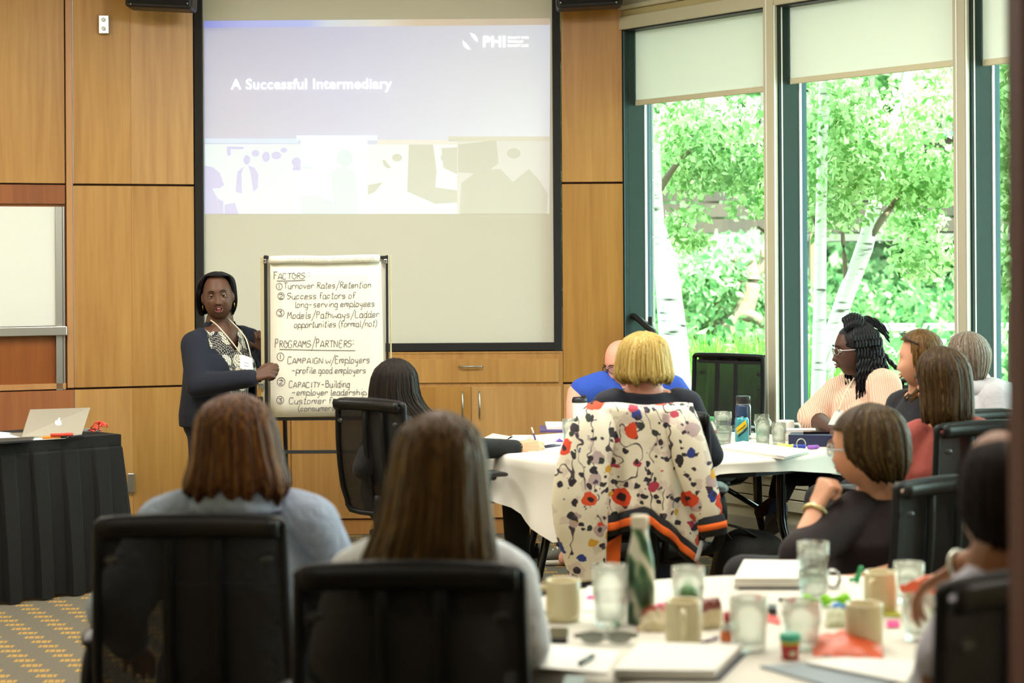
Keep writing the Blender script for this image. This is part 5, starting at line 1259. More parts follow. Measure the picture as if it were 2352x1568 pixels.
seat_at(AU, (.04, 1), 'black mesh chair of woman in pale denim jacket', dx=-.04, dy=.02)
# ---- woman with long brown hair, pale top
CW = cloth('pale_blue_shirt', 'cdd2d8', bmp=(16, .6, .02))
BR = person('woman with very long brown hair in pale shirt seen from behind', (1006, 1078, 4.12), (.22, 1, -.04), (1004, 1205, 4.12), [(826, 1330, 4.10), (1162, 1336, 4.14)], [(774, 1500, 4.04), (1200, 1475, 4.14)],
            [(830, 1600, 4.4), (1215, 1500, 4.42)], (.2, 1), (*XY(985, 4.18), .595), SK_L2, CW, DENIM, sleeve=.97, tv=.010, sleeve_r=1.04, topbig=.008, top_name='shirt')
HBn = hair_mat('brown_hair', '1c1004', '46300f', '755623')
hair(BR, [(985, 1028, 943, .03, 0), (940, 1075, 952, .078, 0), (912, 1102, 990, .100, 0), (898, 1116, 1050, .106, 0), (886, 1122, 1120, .105, -.01), (866, 1130, 1200, .100, -.03), (838, 1140, 1270, .095, -.05), (818, 1146, 1330, .075, -.06), (815, 1140, 1390, .05, -.06)], 4.11, (.22, 1), HBn, half=66, t_open=.17, locks=190, seed=8, tipj=.02, width=.012)
seat_at(BR, (.04, 1), 'black mesh chair of woman with very long brown hair', dx=-.015, dy=.02)
# ---- dark haired woman writing
BKT = cloth('black_knit_top', '141417')
DH = person('woman with long dark hair leaning over table and writing', (905, 887, 8.88), (.55, .75, -.38), (922, 948, 8.82), [(872, 985, 8.68), (985, 985, 8.92)], [(835, 1075, 8.6), (1075, 1030, 8.72)],
            [(900, 1110, 8.95), (1190, 1029, 8.84)], (.72, .70), (-.39, 8.74, .595), SK_L1, BKT, BLKT, sleeve=1.0, sleeve_r=.98, voxel=.0055,
            hands=[None, ((1, .12, -.04), (-.05, .93, -.35), (0, .35, .93), [(42, 55, 25), (50, 58, 28), (56, 62, 30), (60, 66, 35), (22, 20, 22)])], top_name='sweater')
HD = hair_mat('dark_brown_hair', '080605', '18110d', '382b20', rough=.62)
hair(DH, [(892, 922, 822, .03, 0), (870, 944, 829, .07, 0), (856, 957, 855, .092, 0), (849, 962, 885, .098, 0), (846, 966, 915, .095, -.01), (842, 990, 940, .085, -.03), (846, 1010, 962, .07, -.05), (858, 1012, 990, .05, -.06)], 8.86, (.6, .75), HD, half=70, t_open=.2, locks=120, seed=9, tipj=.02, width=.010)
seat_at(DH, (.72, .70), 'black mesh chair of woman who is writing', dx=.02, dy=.01)
hw = DH.W[1]; fr_ = frame_of(DH.W[1] - DH.E[1])
part('bracelet', G().add(tube([hw + .030 * (math.cos(a) * fr_[0] + math.sin(a) * fr_[1]) for a in np.linspace(0, 6.283, 15)[:-1]], .0035, 6, closed=True, hint=fr_[2])), GOLD, DH.root, True)
rod('pencil', 'dark purple pencil held upright by writing woman', 'pencil', P(1236, 1030, 8.9), P(1221, 981, 8.92), .0042, M('violet_pencil', '3a2c5c', .4), M('eraser_tip', 'b9b4a8', .5))
# ---- blond woman in navy top
NV = cloth('navy_top', '20222f', bmp=(14, .4, .015))
BL = person('woman with blond bob in navy top seen from behind', (1477, 836, 7.96), (-.22, 1, -.1), (1480, 890, 7.97), [(1394, 930, 7.93), (1580, 928, 7.99)], [(1352, 1040, 8.02), (1634, 1045, 8.02)],
            [(1410, 1035, 8.36), (1580, 1030, 8.4)], (-.05, 1), (*XY(1480, 8.03), .595), SK_P, NV, DENIM, sleeve=1.0, collar=.098, top_name='sweater', build=1.02)
HBl = hair_mat('blond_hair', '7a5c2a', 'c0a056', 'e6d490')
hair(BL, [(1462, 1494, 760.5, .03, 0), (1440, 1518, 765, .075, 0), (1424, 1532, 783, .096, 0), (1416, 1538, 812, .102, 0), (1411, 1543, 842, .102, 0), (1410, 1546, 857, .098, -.005), (1416, 1544, 869, .088, -.01), (1432, 1536, 876, .07, -.01)], 7.95, (-.22, 1), HBl, half=70, t_open=.22, locks=170, seed=11, tipj=.014, width=.010)
seat_at(BL, (0, 1), 'black mesh chair with floral jacket draped over it', dx=.0, dy=.0)
# ---- bald man in blue T-shirt
BT = cloth('blue_tshirt', '2a4fb4', bmp=(18, .5, .015))
BM = person('bald man with glasses in blue T-shirt leaning over table', (1430, 833, 9.97), (-.80, -.46, -.42), (1466, 876, 10.06), [(1380, 884, 9.96), (1545, 892, 10.16)], [(1322, 902, 9.93), (1590, 950, 10.0)],
            [(1313, 985, 9.78), (1540, 990, 9.8)], (-.1, -1), (.66, 10.24, .595), SK_P, BT, DENIM, sleeve=.36, sleeve_r=1.2, voxel=.0055, eyes=True, lips=LIP_L, jaw=.8, ankles=[P(1298, 1255, 10.55), np.array([.6, 10.1, .09])], shoes=False, arm_r=1.08)
glasses(BM, M('dark_spectacle_frame', '2a2622', .3))
for k in range(2):
    sn = thing('sneaker', ('grey canvas sneaker with white sole beside black table leg', 'grey canvas sneaker under table behind floral jacket')[k], 'shoe', BM.an[k]) if False else None
    b = P(1298, 1262, 10.5) if k == 0 else np.array([.55, 10.02, .07]); f = np.array([-1., -.1, 0]) if k == 0 else np.array([-.2, -1., 0]); b[2] = .0; f = unit(f); s_ = np.array([-f[1], f[0], 0])
    part('shoe', G().add(loft([(b + f * x + [0, 0, z], s_, f if False else np.array([0, 0, 1.]), w, h, 2.3) for x, z, w, h in ((-.09, .065, .03, .035), (-.05, .068, .038, .045), (.02, .062, .040, .036), (.08, .05, .042, .026), (.13, .042, .038, .016), (.155, .036, .02, .01))], 16)), M('grey_canvas', '6a6a62', .9, bmp=(200, .3, .003)), BM.root, True)
    part('sole', G().add(loft([(b + f * x + [0, 0, .016], s_, np.array([0, 0, 1.]), w, .016, 3.5) for x, w in ((-.105, .02), (-.08, .038), (0, .041), (.08, .046), (.14, .042), (.172, .02))], 16)), M('white_rubber', 'dcd8cc', .6), BM.root, True)
    part('toe_cap', G().add(ell(b + f * .135 + [0, 0, .034], (.036, .034, .018), np.column_stack([f, s_, [0, 0, 1]]), n=2)), M('white_rubber', 'dcd8cc', .6), BM.root, True)
    q = G()
    for i in range(5): c = b + f * (.02 + .022 * i) + [0, 0, .103 - .012 * i]; q.add(tube([c - s_ * .022 - [0, 0, .008], c + [0, 0, .002], c + s_ * .022 - [0, 0, .008]], .004, 6, per=3))
    part('laces', q, M('white_lace', 'e8e6e0', .8), BM.root, True)
# ---- woman with long twists in pink ribbed sweater
def rib_mat():
    m, nt, b = nodes_of('pink_ribbed_knit'); w = N(nt, 'ShaderNodeTexWave', Scale=34.0, Distortion=1.5, Detail=1.0); w.bands_direction = 'X'; nt.links.new(coords(nt, (1, .7, .05)), w.inputs['Vector'])
    nt.links.new(mixcol(nt, w.outputs['Fac'], lin('e2b9a0'), lin('f0cfba')), b.inputs['Base Color']); b.inputs['Roughness'].default_value = .9; bump(nt, b, w.outputs['Fac'], .5, .008); return m
PKM = rib_mat()
BW = person('woman with long black twists and glasses in pink ribbed sweater', (1962, 803, 9.36), (-1, -.10, -.10), (1992, 862, 9.42), [(1927, 905, 9.56), (2030, 888, 9.24)], [(1866, 958, 9.42), (2050, 985, 9.10)],
            [(1918, 992, 9.08), (1950, 1000, 9.02)], (-.86, -.50), (1.72, 9.46, .60), SK_D2, PKM, BLKT, ankles=[P(1790, 1146, 9.08), np.array([1.36, 9.2, .09])], hs=1.03, sleeve=.60, sleeve_r=1.22, voxel=.0052, tv=.008, bust=1.15, build=1.12, eyes=True, lips=LIP_D, nose=1.25, jaw=.55, collar=.085, top_name='sweater', topbig=.012, shoes=False,
            hands=[((.3, -.95, -.1), (0, -.1, -1), (-1, 0, 0), None), ((-.7, -.6, -.1), (0, 0, -1), (.3, -.9, .2), None)], arm_r=1.15)
glasses(BW, M('silver_spectacle_frame', 'b8b8bc', .25, metal=.8), h=.016)
Hb = BW.H
for k, c in enumerate(BW.an):
    f = BW.f2; sh_ = M('blue_shoe', '4a6296', .6)
    u_ = np.array([0, 0, 1.])
    if k == 0: f = unit((-.05, .88, -.47)); u_ = unit((0, .47, .88)); c = P(1785, 1176, 9.02) + u_ * .02
    s_ = np.cross(f, u_)
    part('shoe', G().add(loft([(c + f * x + u_ * (z - .05), s_, u_, w, h, 2.3) for x, z, w, h in ((-.075, .03, .03, .035), (-.05, .032, .04, .042), (.02, .03, .043, .04), (.09, .02, .044, .03), (.15, .01, .03, .016))], 18)), sh_, BW.root, True)
    part('sole', G().add(loft([(c + f * x - u_ * .058, s_, u_, w, .010, 3.0) for x, w in ((-.09, .015), (-.075, .034), (-.03, .041), (.05, .044), (.12, .042), (.165, .018))], 18)), M('grey_rubber_sole', '6e6a68', .7), BW.root, True)
HK = hair_mat('black_twist_hair', '0c0c0f', '18191e', '2a2c34', rough=.42)
cap = G(); V, F = ell(Hb(0, -.018, .030), (.084, .104, .094), BW.B, n=4); loc = (V - BW.c) @ BW.B
V2 = V.copy(); keepf = [f for f in F if not (loc[list(f)][:, 1].mean() > .052 and loc[list(f)][:, 2].mean() < .085) and loc[list(f)][:, 2].mean() > -.04]
cap.add((V2, keepf), 0, loc[:, :2] * 4); part('hair', cap, HK, BW.root, True)
def twist(o, pts, r, turns=None, name='twist'):
    p = smooth_path(pts, 6); L = np.linalg.norm(np.diff(p, axis=0), axis=1).sum(); n = len(p); q = G()
    for ph in (0, math.pi):
        out = []; rr = []
        for i in range(n):
            d = unit(p[min(i + 1, n - 1)] - p[max(i - 1, 0)]); a, b_, _ = frame_of(d, (.3, 1, .1)); t = i / (n - 1); an_ = ph + t * L / .026 * 2
            k = 1 if t < .7 else 1 - (t - .7) * 2.6
            out.append(p[i] + (a * math.cos(an_) + b_ * math.sin(an_)) * r * .55 * k); rr.append(r * .78 * k)
        q.add(tube(out, rr, 6), 0, np.zeros((n * 6, 2)) + ph)
    return part(name, q, HK, o.root, True)
r_ = np.random.default_rng(21)
for layer, cnt, sd in ((0, 9, -1), (1, 8, -1), (2, 8, -1), (0, 6, 1), (1, 5, 1)):
    for i in range(cnt):
        f_ = (i + .5 * (layer % 2)) / cnt; ly = (.012 if sd < 0 else .020) - .128 * f_; wdt = .088 - .009 * layer
        sx = sd * wdt * (1 if ly > -.06 else math.sqrt(max(.08, 1 - ((ly + .055) / .085) ** 2)))
        p0 = Hb(sx * .22, ly * .4 - .012, .128 - .006 * layer); p1 = Hb(sx * .93, ly * .95, .062); p2 = Hb(sx * 1.06, ly - .004, -.03)
        dn = (.185 + .03 * ((i * 5 + layer * 3) % 4) / 3) * (1 - .25 * f_); out = .05 * max(0, f_ - .45)
        end = p2 + np.array([out * 2 - .004 * layer, -.012 * (1 - f_), -dn]); mid = lerp(p2, end, .5) + [-.003, -.012, 0]
        twist(BW, [p0, p1, p2, mid, end], .0092)
for i in range(7):   # pinned roll on top
    a = i / 6; c = Hb(0, .03 - .07 * a, .128 + .012 * math.sin(a * 3.1)); twist(BW, [c + BW.B @ np.array([-.055, .012, -.035]), c + BW.B @ np.array([-.03, 0, .012]), c + BW.B @ np.array([.02, -.004, .016]), c + BW.B @ np.array([.055, -.01, -.03])], .0105)
for k in range(3): twist(BW, [Hb(.0, -.045, .14), Hb(.0, -.09, .135 - .01 * k), Hb(-.01, -.135, .10 - .015 * k), Hb(-.015, -.165, .055 - .02 * k)], .0085)
twist(BW, [Hb(-.05, -.09, .02), Hb(-.06, -.13, -.05), Hb(-.07, -.17, -.10), P(2066, 833, 9.2)], .010)
nq = [Hb(-.03 + .06 * t, .045 - .01 * math.sin(t * 3.1), -.128 - .055 * math.sin(t * 3.14)) for t in np.linspace(0, 1, 13)]
part('necklace', G().add(tube(nq, .004, 6)), M('cream_beads', 'd8cbb4', .4), BW.root, True)
badge(BW, [P(1917, 944, 9.06), P(1937, 941, 9.06), P(1930, 976, 9.05), P(1902, 975, 9.05)], [[(1962, 868, 9.30), (1945, 895, 9.14), (1936, 915, 9.09), (1926, 943, 9.055)]], False)
seat_at(BW, (-.86, -.50), 'black mesh chair under woman in pink sweater', dx=.02, dy=.02)
# ---- woman with sunglasses pushed up, dark top
DT_ = person('woman with light brown hair and dark top in profile', (2116, 824, 8.16), (-.92, .36, -.08), (2128, 892, 8.20), [(2066, 930, 8.34), (2176, 932, 8.06)], [(2040, 1010, 8.3), (2190, 1030, 8.0)],
             [(2010, 1060, 8.15), (2120, 1060, 7.95)], (-.75, .6), (*XY(2122, 8.2), .595), SK_L2, cloth('charcoal_top', '1b1c24'), BLKT, sleeve=.95, voxel=.006, lips=LIP_L, nose=1.1, top_name='top')
HL = hair_mat('light_brown_hair', '2a1b0a', '573c1a', '8c6d3c')
hair(DT_, [(2098, 2128, 754, .03, 0), (2080, 2150, 760, .07, 0), (2068, 2162, 778, .095, 0), (2064, 2168, 805, .102, 0), (2066, 2168, 835, .100, 0), (2075, 2168, 865, .092, 0), (2078, 2166, 890, .08, 0), (2046, 2150, 912, .06, -.05)], 8.17, (-.95, .02), HL, half=72, t_open=.36, locks=120, seed=14, tipj=.02, width=.010, soft=.3)
part('sunglasses', G().add(tube([DT_.H(-.085, -.01, .06), DT_.H(-.07, .05, .10), DT_.H(0, .075, .115), DT_.H(.07, .05, .10)], .004, 6, per=4)), M('tortoise_frame', '3a2c22', .25), DT_.root, True)
seat_at(DT_, (-.62, .78), 'black mesh chair of woman in dark top', dx=-.06, dy=.0, sz=.98)
# ---- woman with straight brown hair in rust top
RU = person('woman with straight brown hair and glasses in rust top', (2166, 868, 7.42), (-.82, .56, -.04), (2170, 960, 7.42), [(2098, 1008, 7.44), (2246, 998, 7.38)], [(2072, 1110, 7.42), (2270, 1100, 7.36)],
            [(2050, 1150, 7.6), (2160, 1150, 7.66)], (-.45, .89), (*XY(2150, 7.46), .595), SK_L1, cloth('rust_knit', '9a4a42'), BLKT, sleeve=.97, voxel=.006, lips=LIP_L, top_name='sweater', sleeve_r=1.1)
glasses(RU, M('black_spectacle_frame', '0f0f12', .3))
HM = hair_mat('mid_brown_hair', '1c1207', '3d2a15', '66502f')
hair(RU, [(2145, 2185, 794, .03, 0), (2118, 2208, 802, .072, 0), (2104, 2224, 825, .097, 0), (2100, 2231, 860, .103, 0), (2104, 2235, 895, .100, 0), (2104, 2236, 925, .095, -.01), (2106, 2236, 955, .085, -.02), (2112, 2234, 972, .06, -.03)], 7.41, (-.9, .35), HM, half=50, t_open=.22, locks=150, seed=15, tipj=.012, width=.011)
seat_at(RU, (-.40, .92), 'black mesh chair of woman in rust top', dx=-.02, dy=.0)
# ---- man in pale hoodie
HO = person('grey haired man in pale grey hooded sweatshirt', (2222, 819, 9.0), (-.80, .52, -.02), (2240, 880, 9.04), [(2194, 905, 9.16), (2290, 912, 8.92)], [(2176, 1000, 9.1), (2316, 1000, 8.86)],
            [(2150, 1030, 8.9), (2240, 1040, 8.8)], (-.97, -.2), (2.12, 9.0, .595), SK_P, cloth('pale_grey_fleece', 'c9ccd6', bmp=(12, .6, .02)), DENIM, sleeve=.97, voxel=.006, top_name='hooded_sweatshirt', sleeve_r=1.2, topbig=.012)
hm_ = cloth('pale_grey_fleece', 'c9ccd6')
part('hood', G().add(tube([HO.nk + HO.B @ np.array([.085 * math.sin(a), -.03 - .085 * math.cos(a) - .03 * (math.cos(a) > 0), -.015 - .035 * math.cos(a)]) for a in np.linspace(-2.3, 2.3, 15)], [.022, .03, .036, .04, .046, .052, .056, .058, .056, .052, .046, .04, .036, .03, .022], 10, hint=(0, 0, 1))), hm_, HO.root, True)
HG = hair_mat('grey_brown_hair', '4a3e34', '7d6f62', 'b8ada0')
hair(HO, [(2205, 2240, 760, .03, 0), (2184, 2258, 766, .075, 0), (2173, 2270, 788, .100, 0), (2170, 2276, 812, .104, 0), (2176, 2274, 836, .096, 0), (2192, 2268, 856, .075, .0), (2206, 2260, 872, .06, 0)], 9.0, (-.8, .5), HG, half=72, t_open=.3, locks=120, seed=16, tipj=.006, width=.006)
seat_at(HO, (-.97, -.2), 'black mesh chair of man in pale hooded sweatshirt')
# ---- woman with short hair resting chin on hand
MAR = cloth('maroon_black_knit', '1d1216')
SH = person('woman with short brown hair and glasses resting chin on hand', (1980, 1026, 6.12), (-.80, .60, -.10), (2022, 1128, 6.16), [(1950, 1192, 6.10), (2112, 1180, 6.16)], [(1838, 1272, 5.92), (2140, 1300, 6.1)],
            [(1874, 1168, 6.02), (1990, 1330, 5.9)], (-.7, .7), (*XY(2010, 6.16), .595), SK_L2, MAR, BLKT, hs=1.02, tilt=6, sleeve=.5, sleeve_r=1.12, voxel=.006, eyes=False, lips=LIP_L, nose=1.1, build=1.1, top_name='top', topbig=.01,
            hands=[((.42, .12, .9), (.75, .5, -.3), (-.45, .8, .1), [(70, 80, 40), (75, 85, 45), (80, 85, 45), (80, 85, 50), (15, 25, 20)]), None])
glasses(SH, M('pale_spectacle_frame', 'a8b4b4', .25), temple=True)
HS = hair_mat('short_brown_hair', '180f05', '38270f', '655231')
hair(SH, [(1978, 2020, 925, .03, 0), (1945, 2056, 933, .078, 0), (1922, 2080, 965, .104, 0), (1914, 2090, 1005, .112, 0), (1920, 2092, 1045, .110, .0), (1956, 2086, 1078, .09, .0), (1985, 2074, 1100, .07, 0)], 6.1, (-.98, .20), HS, half=66, t_open=.50, locks=170, seed=17, tipj=.008, width=.011, soft=.35)
wv = SH.W[0]; fr_ = frame_of(wv - SH.E[0])
part('bracelet', G().add(tube([wv - fr_[2] * .012 + .033 * (math.cos(a) * fr_[0] + math.sin(a) * fr_[1]) for a in np.linspace(0, 6.283, 15)[:-1]], .007, 8, closed=True, hint=fr_[2])), M('pale_gold_band', 'd8cc98', .3, metal=.7), SH.root, True)
seat_at(SH, (-.55, .83), 'black mesh chair of woman resting chin on hand', dx=-.02, dy=0, sz=.94)
# ---- man at the edge of the frame
EM = person('man with thin black hair and lavender shirt beside dark door jamb', (2304, 1135, 3.62), (-.30, .95, -.14), (2318, 1288, 3.60), [(2242, 1385, 3.58), (2420, 1380, 3.66)], [(2162, 1540, 3.52), (2350, 1260, 3.98)],
            [(2170, 1640, 3.8), (2205, 1300, 4.10)], (-.45, .89), (*XY(2200, 3.64), .595), SK_D3, cloth('lavender_grey_shirt', 'bcb9c8', bmp=(14, .6, .02)), BLKT, sleeve=.42, sleeve_r=1.05, voxel=.006, top_name='shirt',
            hands=[None, ((-.7, .4, -.5), (-.3, .2, -.9), (-.2, .9, .2), None)])
HE = hair_mat('thin_black_hair', '060403', '120b08', '2a1c14', rough=.85)
hair(EM, [(2290, 2325, 1003, .04, 0), (2245, 2360, 1018, .08, 0), (2218, 2384, 1055, .112, 0), (2203, 2400, 1110, .122, 0), (2205, 2400, 1170, .116, -.005), (2224, 2384, 1215, .095, -.01), (2250, 2364, 1245, .075, -.01)], 3.61, (-.35, .93), HE, half=38, t_open=.55, locks=90, seed=18, tipj=.004, width=.006)
wv = EM.W[1]; fr_ = frame_of(wv - EM.E[1])
part('watch', G().add(tube([wv + .031 * (math.cos(a) * fr_[0] + math.sin(a) * fr_[1]) for a in np.linspace(0, 6.283, 15)[:-1]], .006, 8, closed=True, hint=fr_[2])), M('watch_steel', 'b8b8ae', .3, metal=.8), EM.root, True)
seat_at(EM, (-.40, .92), 'black mesh chair of man beside dark door jamb', dx=-.06, dy=-.03, sz=1.065)
# ---- empty chair
chair(.93, 10.30, (-.64, -.77), 'empty black mesh chair standing by window at far table side').scale = (1, 1, 1.09)

# ---- floral jacket over the chair of the blond woman
def floral():
    m, nt, b = nodes_of('floral_print'); b.inputs['Roughness'].default_value = .75
    base = coords(nt, (1, .35, 1)); wob = N(nt, 'ShaderNodeTexNoise', Scale=26.0, Detail=2.0); nt.links.new(base, wob.inputs['Vector'])
    sub = nt.nodes.new('ShaderNodeVectorMath'); sub.operation = 'MULTIPLY_ADD'; nt.links.new(wob.outputs['Color'], sub.inputs[0]); sub.inputs[1].default_value = (.035, .035, .035); nt.links.new(base, sub.inputs[2]); vec = sub.outputs[0]
    fine = N(nt, 'ShaderNodeTexNoise', Scale=14.0, Detail=4.0); nt.links.new(base, fine.inputs['Vector'])
    col = mixcol(nt, mth(nt, 'MULTIPLY', mth(nt, 'GREATER_THAN', fine.outputs['Fac'], .58), .55), lin('ece6d3'), lin('cbb9b4'))
    def layer(col, scale, off, thr, rad, c, inner=None, soft=.9):
        mp = nt.nodes.new('ShaderNodeMapping'); mp.inputs['Location'].default_value = off; nt.links.new(vec, mp.inputs['Vector'])
        v = N(nt, 'ShaderNodeTexVoronoi', Scale=scale, Randomness=soft); nt.links.new(mp.outputs[0], v.inputs['Vector'])
        sp = nt.nodes.new('ShaderNodeSeparateColor'); nt.links.new(v.outputs['Color'], sp.inputs[0])
        k = mth(nt, 'GREATER_THAN', sp.outputs[0], thr)
        col = mixcol(nt, mth(nt, 'MULTIPLY', k, mth(nt, 'LESS_THAN', v.outputs['Distance'], rad)), col, lin(c))
        if inner: col = mixcol(nt, mth(nt, 'MULTIPLY', k, mth(nt, 'LESS_THAN', v.outputs['Distance'], rad * .46)), col, lin(inner))
        return col
    w = N(nt, 'ShaderNodeTexWave', Scale=4.6, Distortion=14.0, Detail=2.0, Detail_Scale=1.6); nt.links.new(base, w.inputs['Vector'])
    w2 = N(nt, 'ShaderNodeTexNoise', Scale=5.0); nt.links.new(base, w2.inputs['Vector'])
    col = mixcol(nt, mth(nt, 'MULTIPLY', mth(nt, 'GREATER_THAN', w.outputs['Fac'], .982), mth(nt, 'GREATER_THAN', w2.outputs['Fac'], .48)), col, lin('4a4048'))
    col = layer(col, 11, (3, 1, 2), .50, .30, 'bca8a8'); col = layer(col, 15, (1, 5, 2), .52, .27, '2b2630'); col = layer(col, 19, (7, 2, 1), .62, .26, '333a34'); col = layer(col, 22, (2, 6, 5), .70, .30, '3a2c34')
    col = layer(col, 14, (2, 2, 9), .78, .28, '2c3f8c'); col = layer(col, 15, (9, 4, 4), .80, .26, 'd9a83a'); col = layer(col, 14, (4, 8, 3), .80, .30, 'b23a52')
    col = layer(col, 24, (11, 3, 5), .60, .28, '2f2a36'); col = layer(col, 30, (2, 13, 5), .66, .26, '4a3f52')
    col = layer(col, 8.2, (5, 3, 7), .56, .30, 'dd4a26', '2a1c22'); col = layer(col, 9.4, (12, 3, 15), .74, .27, 'e0542c', '2a1c22')
    nt.links.new(col, b.inputs['Base Color']); t = N(nt, 'ShaderNodeTexNoise', Scale=9.0, Detail=2.0); nt.links.new(coords(nt), t.inputs['Vector']); bump(nt, b, t.outputs['Fac'], .4, .02)
    return m
FLO = floral(); BAND = cloth('navy_rib', '16181f'); ORG = cloth('orange_rib', 'ea6a22')
jd = 7.69
jk = thing('jacket', 'cream floral bomber jacket with orange striped hem draped over chair', 'jacket', P(1480, 1000, jd))
def pl(tab, y):
    for (y0, a), (y1, b_) in zip(tab, tab[1:]):
        if y0 <= y <= y1: return a + (b_ - a) * (y - y0) / (y1 - y0)
    return tab[0][1] if y < tab[0][0] else tab[-1][1]
Lt = [(922, 1372), (960, 1360), (1010, 1366), (1060, 1374), (1120, 1384), (1190, 1392), (1300, 1392)]
Rt_ = [(922, 1588), (960, 1594), (1010, 1604), (1060, 1608), (1120, 1608), (1190, 1602), (1300, 1600)]
def hemy(u): return 1172 + 16 * math.cos(u * 5) * (1 - u) + (max(0, u - .42) / .58) ** 1.15 * 92
def jbody(u, v):
    y = 931 + (hemy(u) - 931) * v; x = pl(Lt, y) + (pl(Rt_, y) - pl(Lt, y)) * u
    z = jd - .055 * math.sin(math.pi * u) ** .7 - .016 * math.sin(u * 19 + v * 2) * v - .01 * math.sin(u * 31) * v * v
    if v < .05: z += .06 * (1 - v / .05) ** 2
    return P(x, y - (3 * math.sin(u * 9) if v < .1 else 0), z)
part('back_panel', G().add(sheet([[jbody(u, v) for u in np.linspace(0, 1, 37)] for v in (0, .02, .04, .07, *np.linspace(.12, 1, 20))], -.008)), FLO, jk, True)
part('back_lining', G().add(sheet([[jbody(u, v) + [0, .13 if v > .03 else .10, 0] for u in np.linspace(0, 1, 13)] for v in np.linspace(0, .55, 8)])), BAND, jk, True)
def band(f0, f1, off=0): return sheet([[jbody(u, 1) + (P(0, f, jd) - P(0, 0, jd)) * [1, 0, 1] + [0, -.004 - off - .012 * math.sin(math.pi * (f / 44)), 0] for u in np.linspace(0, 1, 37)] for f in np.linspace(f0, f1, 4)], -.008)
part('hem_band', G().add(band(-3, 42)), BAND, jk, True); part('hem_stripe', G().add(band(12, 29, .006)), ORG, jk, True)
part('hem_tag', G().add(sheet([[P(1608 - 14 * v + 10 * u, 1240 + 48 * v + 3 * u, jd - .07) for u in (0, .5, 1)] for v in np.linspace(0, 1, 5)], -.003)), M('pale_ribbon', 'b8bcc6', .7), jk, True)
part('front_flap', G().add(sheet([[P(1386 + 42 * u - 6 * v, 1250 + 70 * v - 60 * u * (1 - v) * .4, jd + .03) for u in np.linspace(0, 1, 5)] for v in np.linspace(0, 1, 5)], -.006)), ORG, jk, True)
def sleeve(pts, rs, name='sleeve', fl=.55):
    return part(name, G().add(tube([P(*p) for p in pts], rs, 22, per=6, hint=(0, 1, 0), sq=fl)), FLO, jk, True)
k = jd / FPX
sleeve([(1390, 945, jd - .0), (1366, 985, jd - .05), (1345, 1050, jd - .07), (1333, 1130, jd - .08), (1334, 1200, jd - .07), (1342, 1265, jd - .05), (1352, 1330, jd - .04)], [40 * k, 52 * k, 60 * k, 64 * k, 62 * k, 52 * k, 40 * k])
part('cuff', G().add(tube([P(1352, 1326, jd - .04), P(1356, 1356, jd - .04)], [.062, .056], 20, hint=(0, 1, 0), sq=.6)), BAND, jk, True)
sleeve([(1556, 945, jd - .02), (1570, 985, jd - .06), (1588, 1050, jd - .075), (1606, 1110, jd - .08), (1624, 1165, jd - .08), (1632, 1190, jd - .08)], [38 * k, 41 * k, 43 * k, 40 * k, 35 * k, 27 * k])
a, b_ = P(1632, 1184, jd - .08), P(1641, 1230, jd - .085)
part('cuff', G().add(tube([a, lerp(a, b_, .5), b_], [.050, .056, .05], 20, hint=(0, 1, 0), sq=.6)), BAND, jk, True)
part('cuff_stripe', G().add(tube([lerp(a, b_, .36), lerp(a, b_, .68)], [.0575, .0575], 20, hint=(0, 1, 0), sq=.6)), ORG, jk, True)

# ------------------------------------------------------------------ things on the tables
CL = TZ + .005
def drink_glass_mat():
    m, nt, b = nodes_of('drinking_glass'); nt.nodes.remove(b); o = nt.nodes['Material Output']
    g1 = nt.nodes.new('ShaderNodeBsdfGlass'); g1.inputs['IOR'].default_value = 1.32; g1.inputs['Roughness'].default_value = .01; g1.inputs['Color'].default_value = lin('f2f5f3')
    t = nt.nodes.new('ShaderNodeBsdfTransparent'); t.inputs[0].default_value = lin('f8faf8'); mx = nt.nodes.new('ShaderNodeMixShader'); mx.inputs[0].default_value = .5
    nt.links.new(t.outputs[0], mx.inputs[1]); nt.links.new(g1.outputs[0], mx.inputs[2]); nt.links.new(mx.outputs[0], o.inputs[0]); return m
DG = drink_glass_mat(); MUGM = M('cream_stoneware', 'd8cda4', .3, coat=.4); MUGW = M('white_stoneware', 'eceae4', .3, coat=.4)
def base_at(px, py, z=CL): return on_z(px, py, z)
def mug(px, py, label, hdir, m=MUGM, r=.040, h=.097, z=CL):
    c = base_at(px, py, z); t = thing('mug', label, 'mug', c, 0, None)
    part('cup', G().add(lathe([(.001, .0), (r - .006, 0), (r - .002, .004), (r, .02), (r, h - .004), (r - .002, h), (r - .005, h - .002), (r - .005, .008), (.001, .006)], 32, c, False, False)), m, t, True)
    d = unit(np.array([hdir[0], hdir[1], 0])); up = np.array([0, 0, 1.])
    part('handle', G().add(tube([c + d * (r - .003) + up * (h * .82), c + d * (r + .022) + up * (h * .80), c + d * (r + .030) + up * (h * .52), c + d * (r + .020) + up * (h * .24), c + d * (r - .003) + up * (h * .20)], .0065, 10, per=5, hint=np.cross(d, up))), m, t, True); return t
def tumbler(px, py, label, r=.037, h=.13, z=CL, ribs=True, c=None):
    c = base_at(px, py, z) if c is None else c; t = thing('drinking_glass', label, 'glass', c)
    n = 36; V, F = lathe([(.001, .0), (r * .80, .0), (r * .84, .004), (r * .90, h * .45), (r, h * .55), (r, h), (r - .0025, h), (r - .0028, h * .56), (r * .84, h * .4), (r * .76, .014), (.001, .012)], n, c, False, False)
    if ribs:
        for k in (1, 2, 3):
            for i in range(n): V[k * n + i, :2] = c[:2] + (V[k * n + i, :2] - c[:2]) * (1 + (.035 if i % 3 == 0 else -.01))
    part('tumbler', G().add((V, F)), DG, t, True); return t
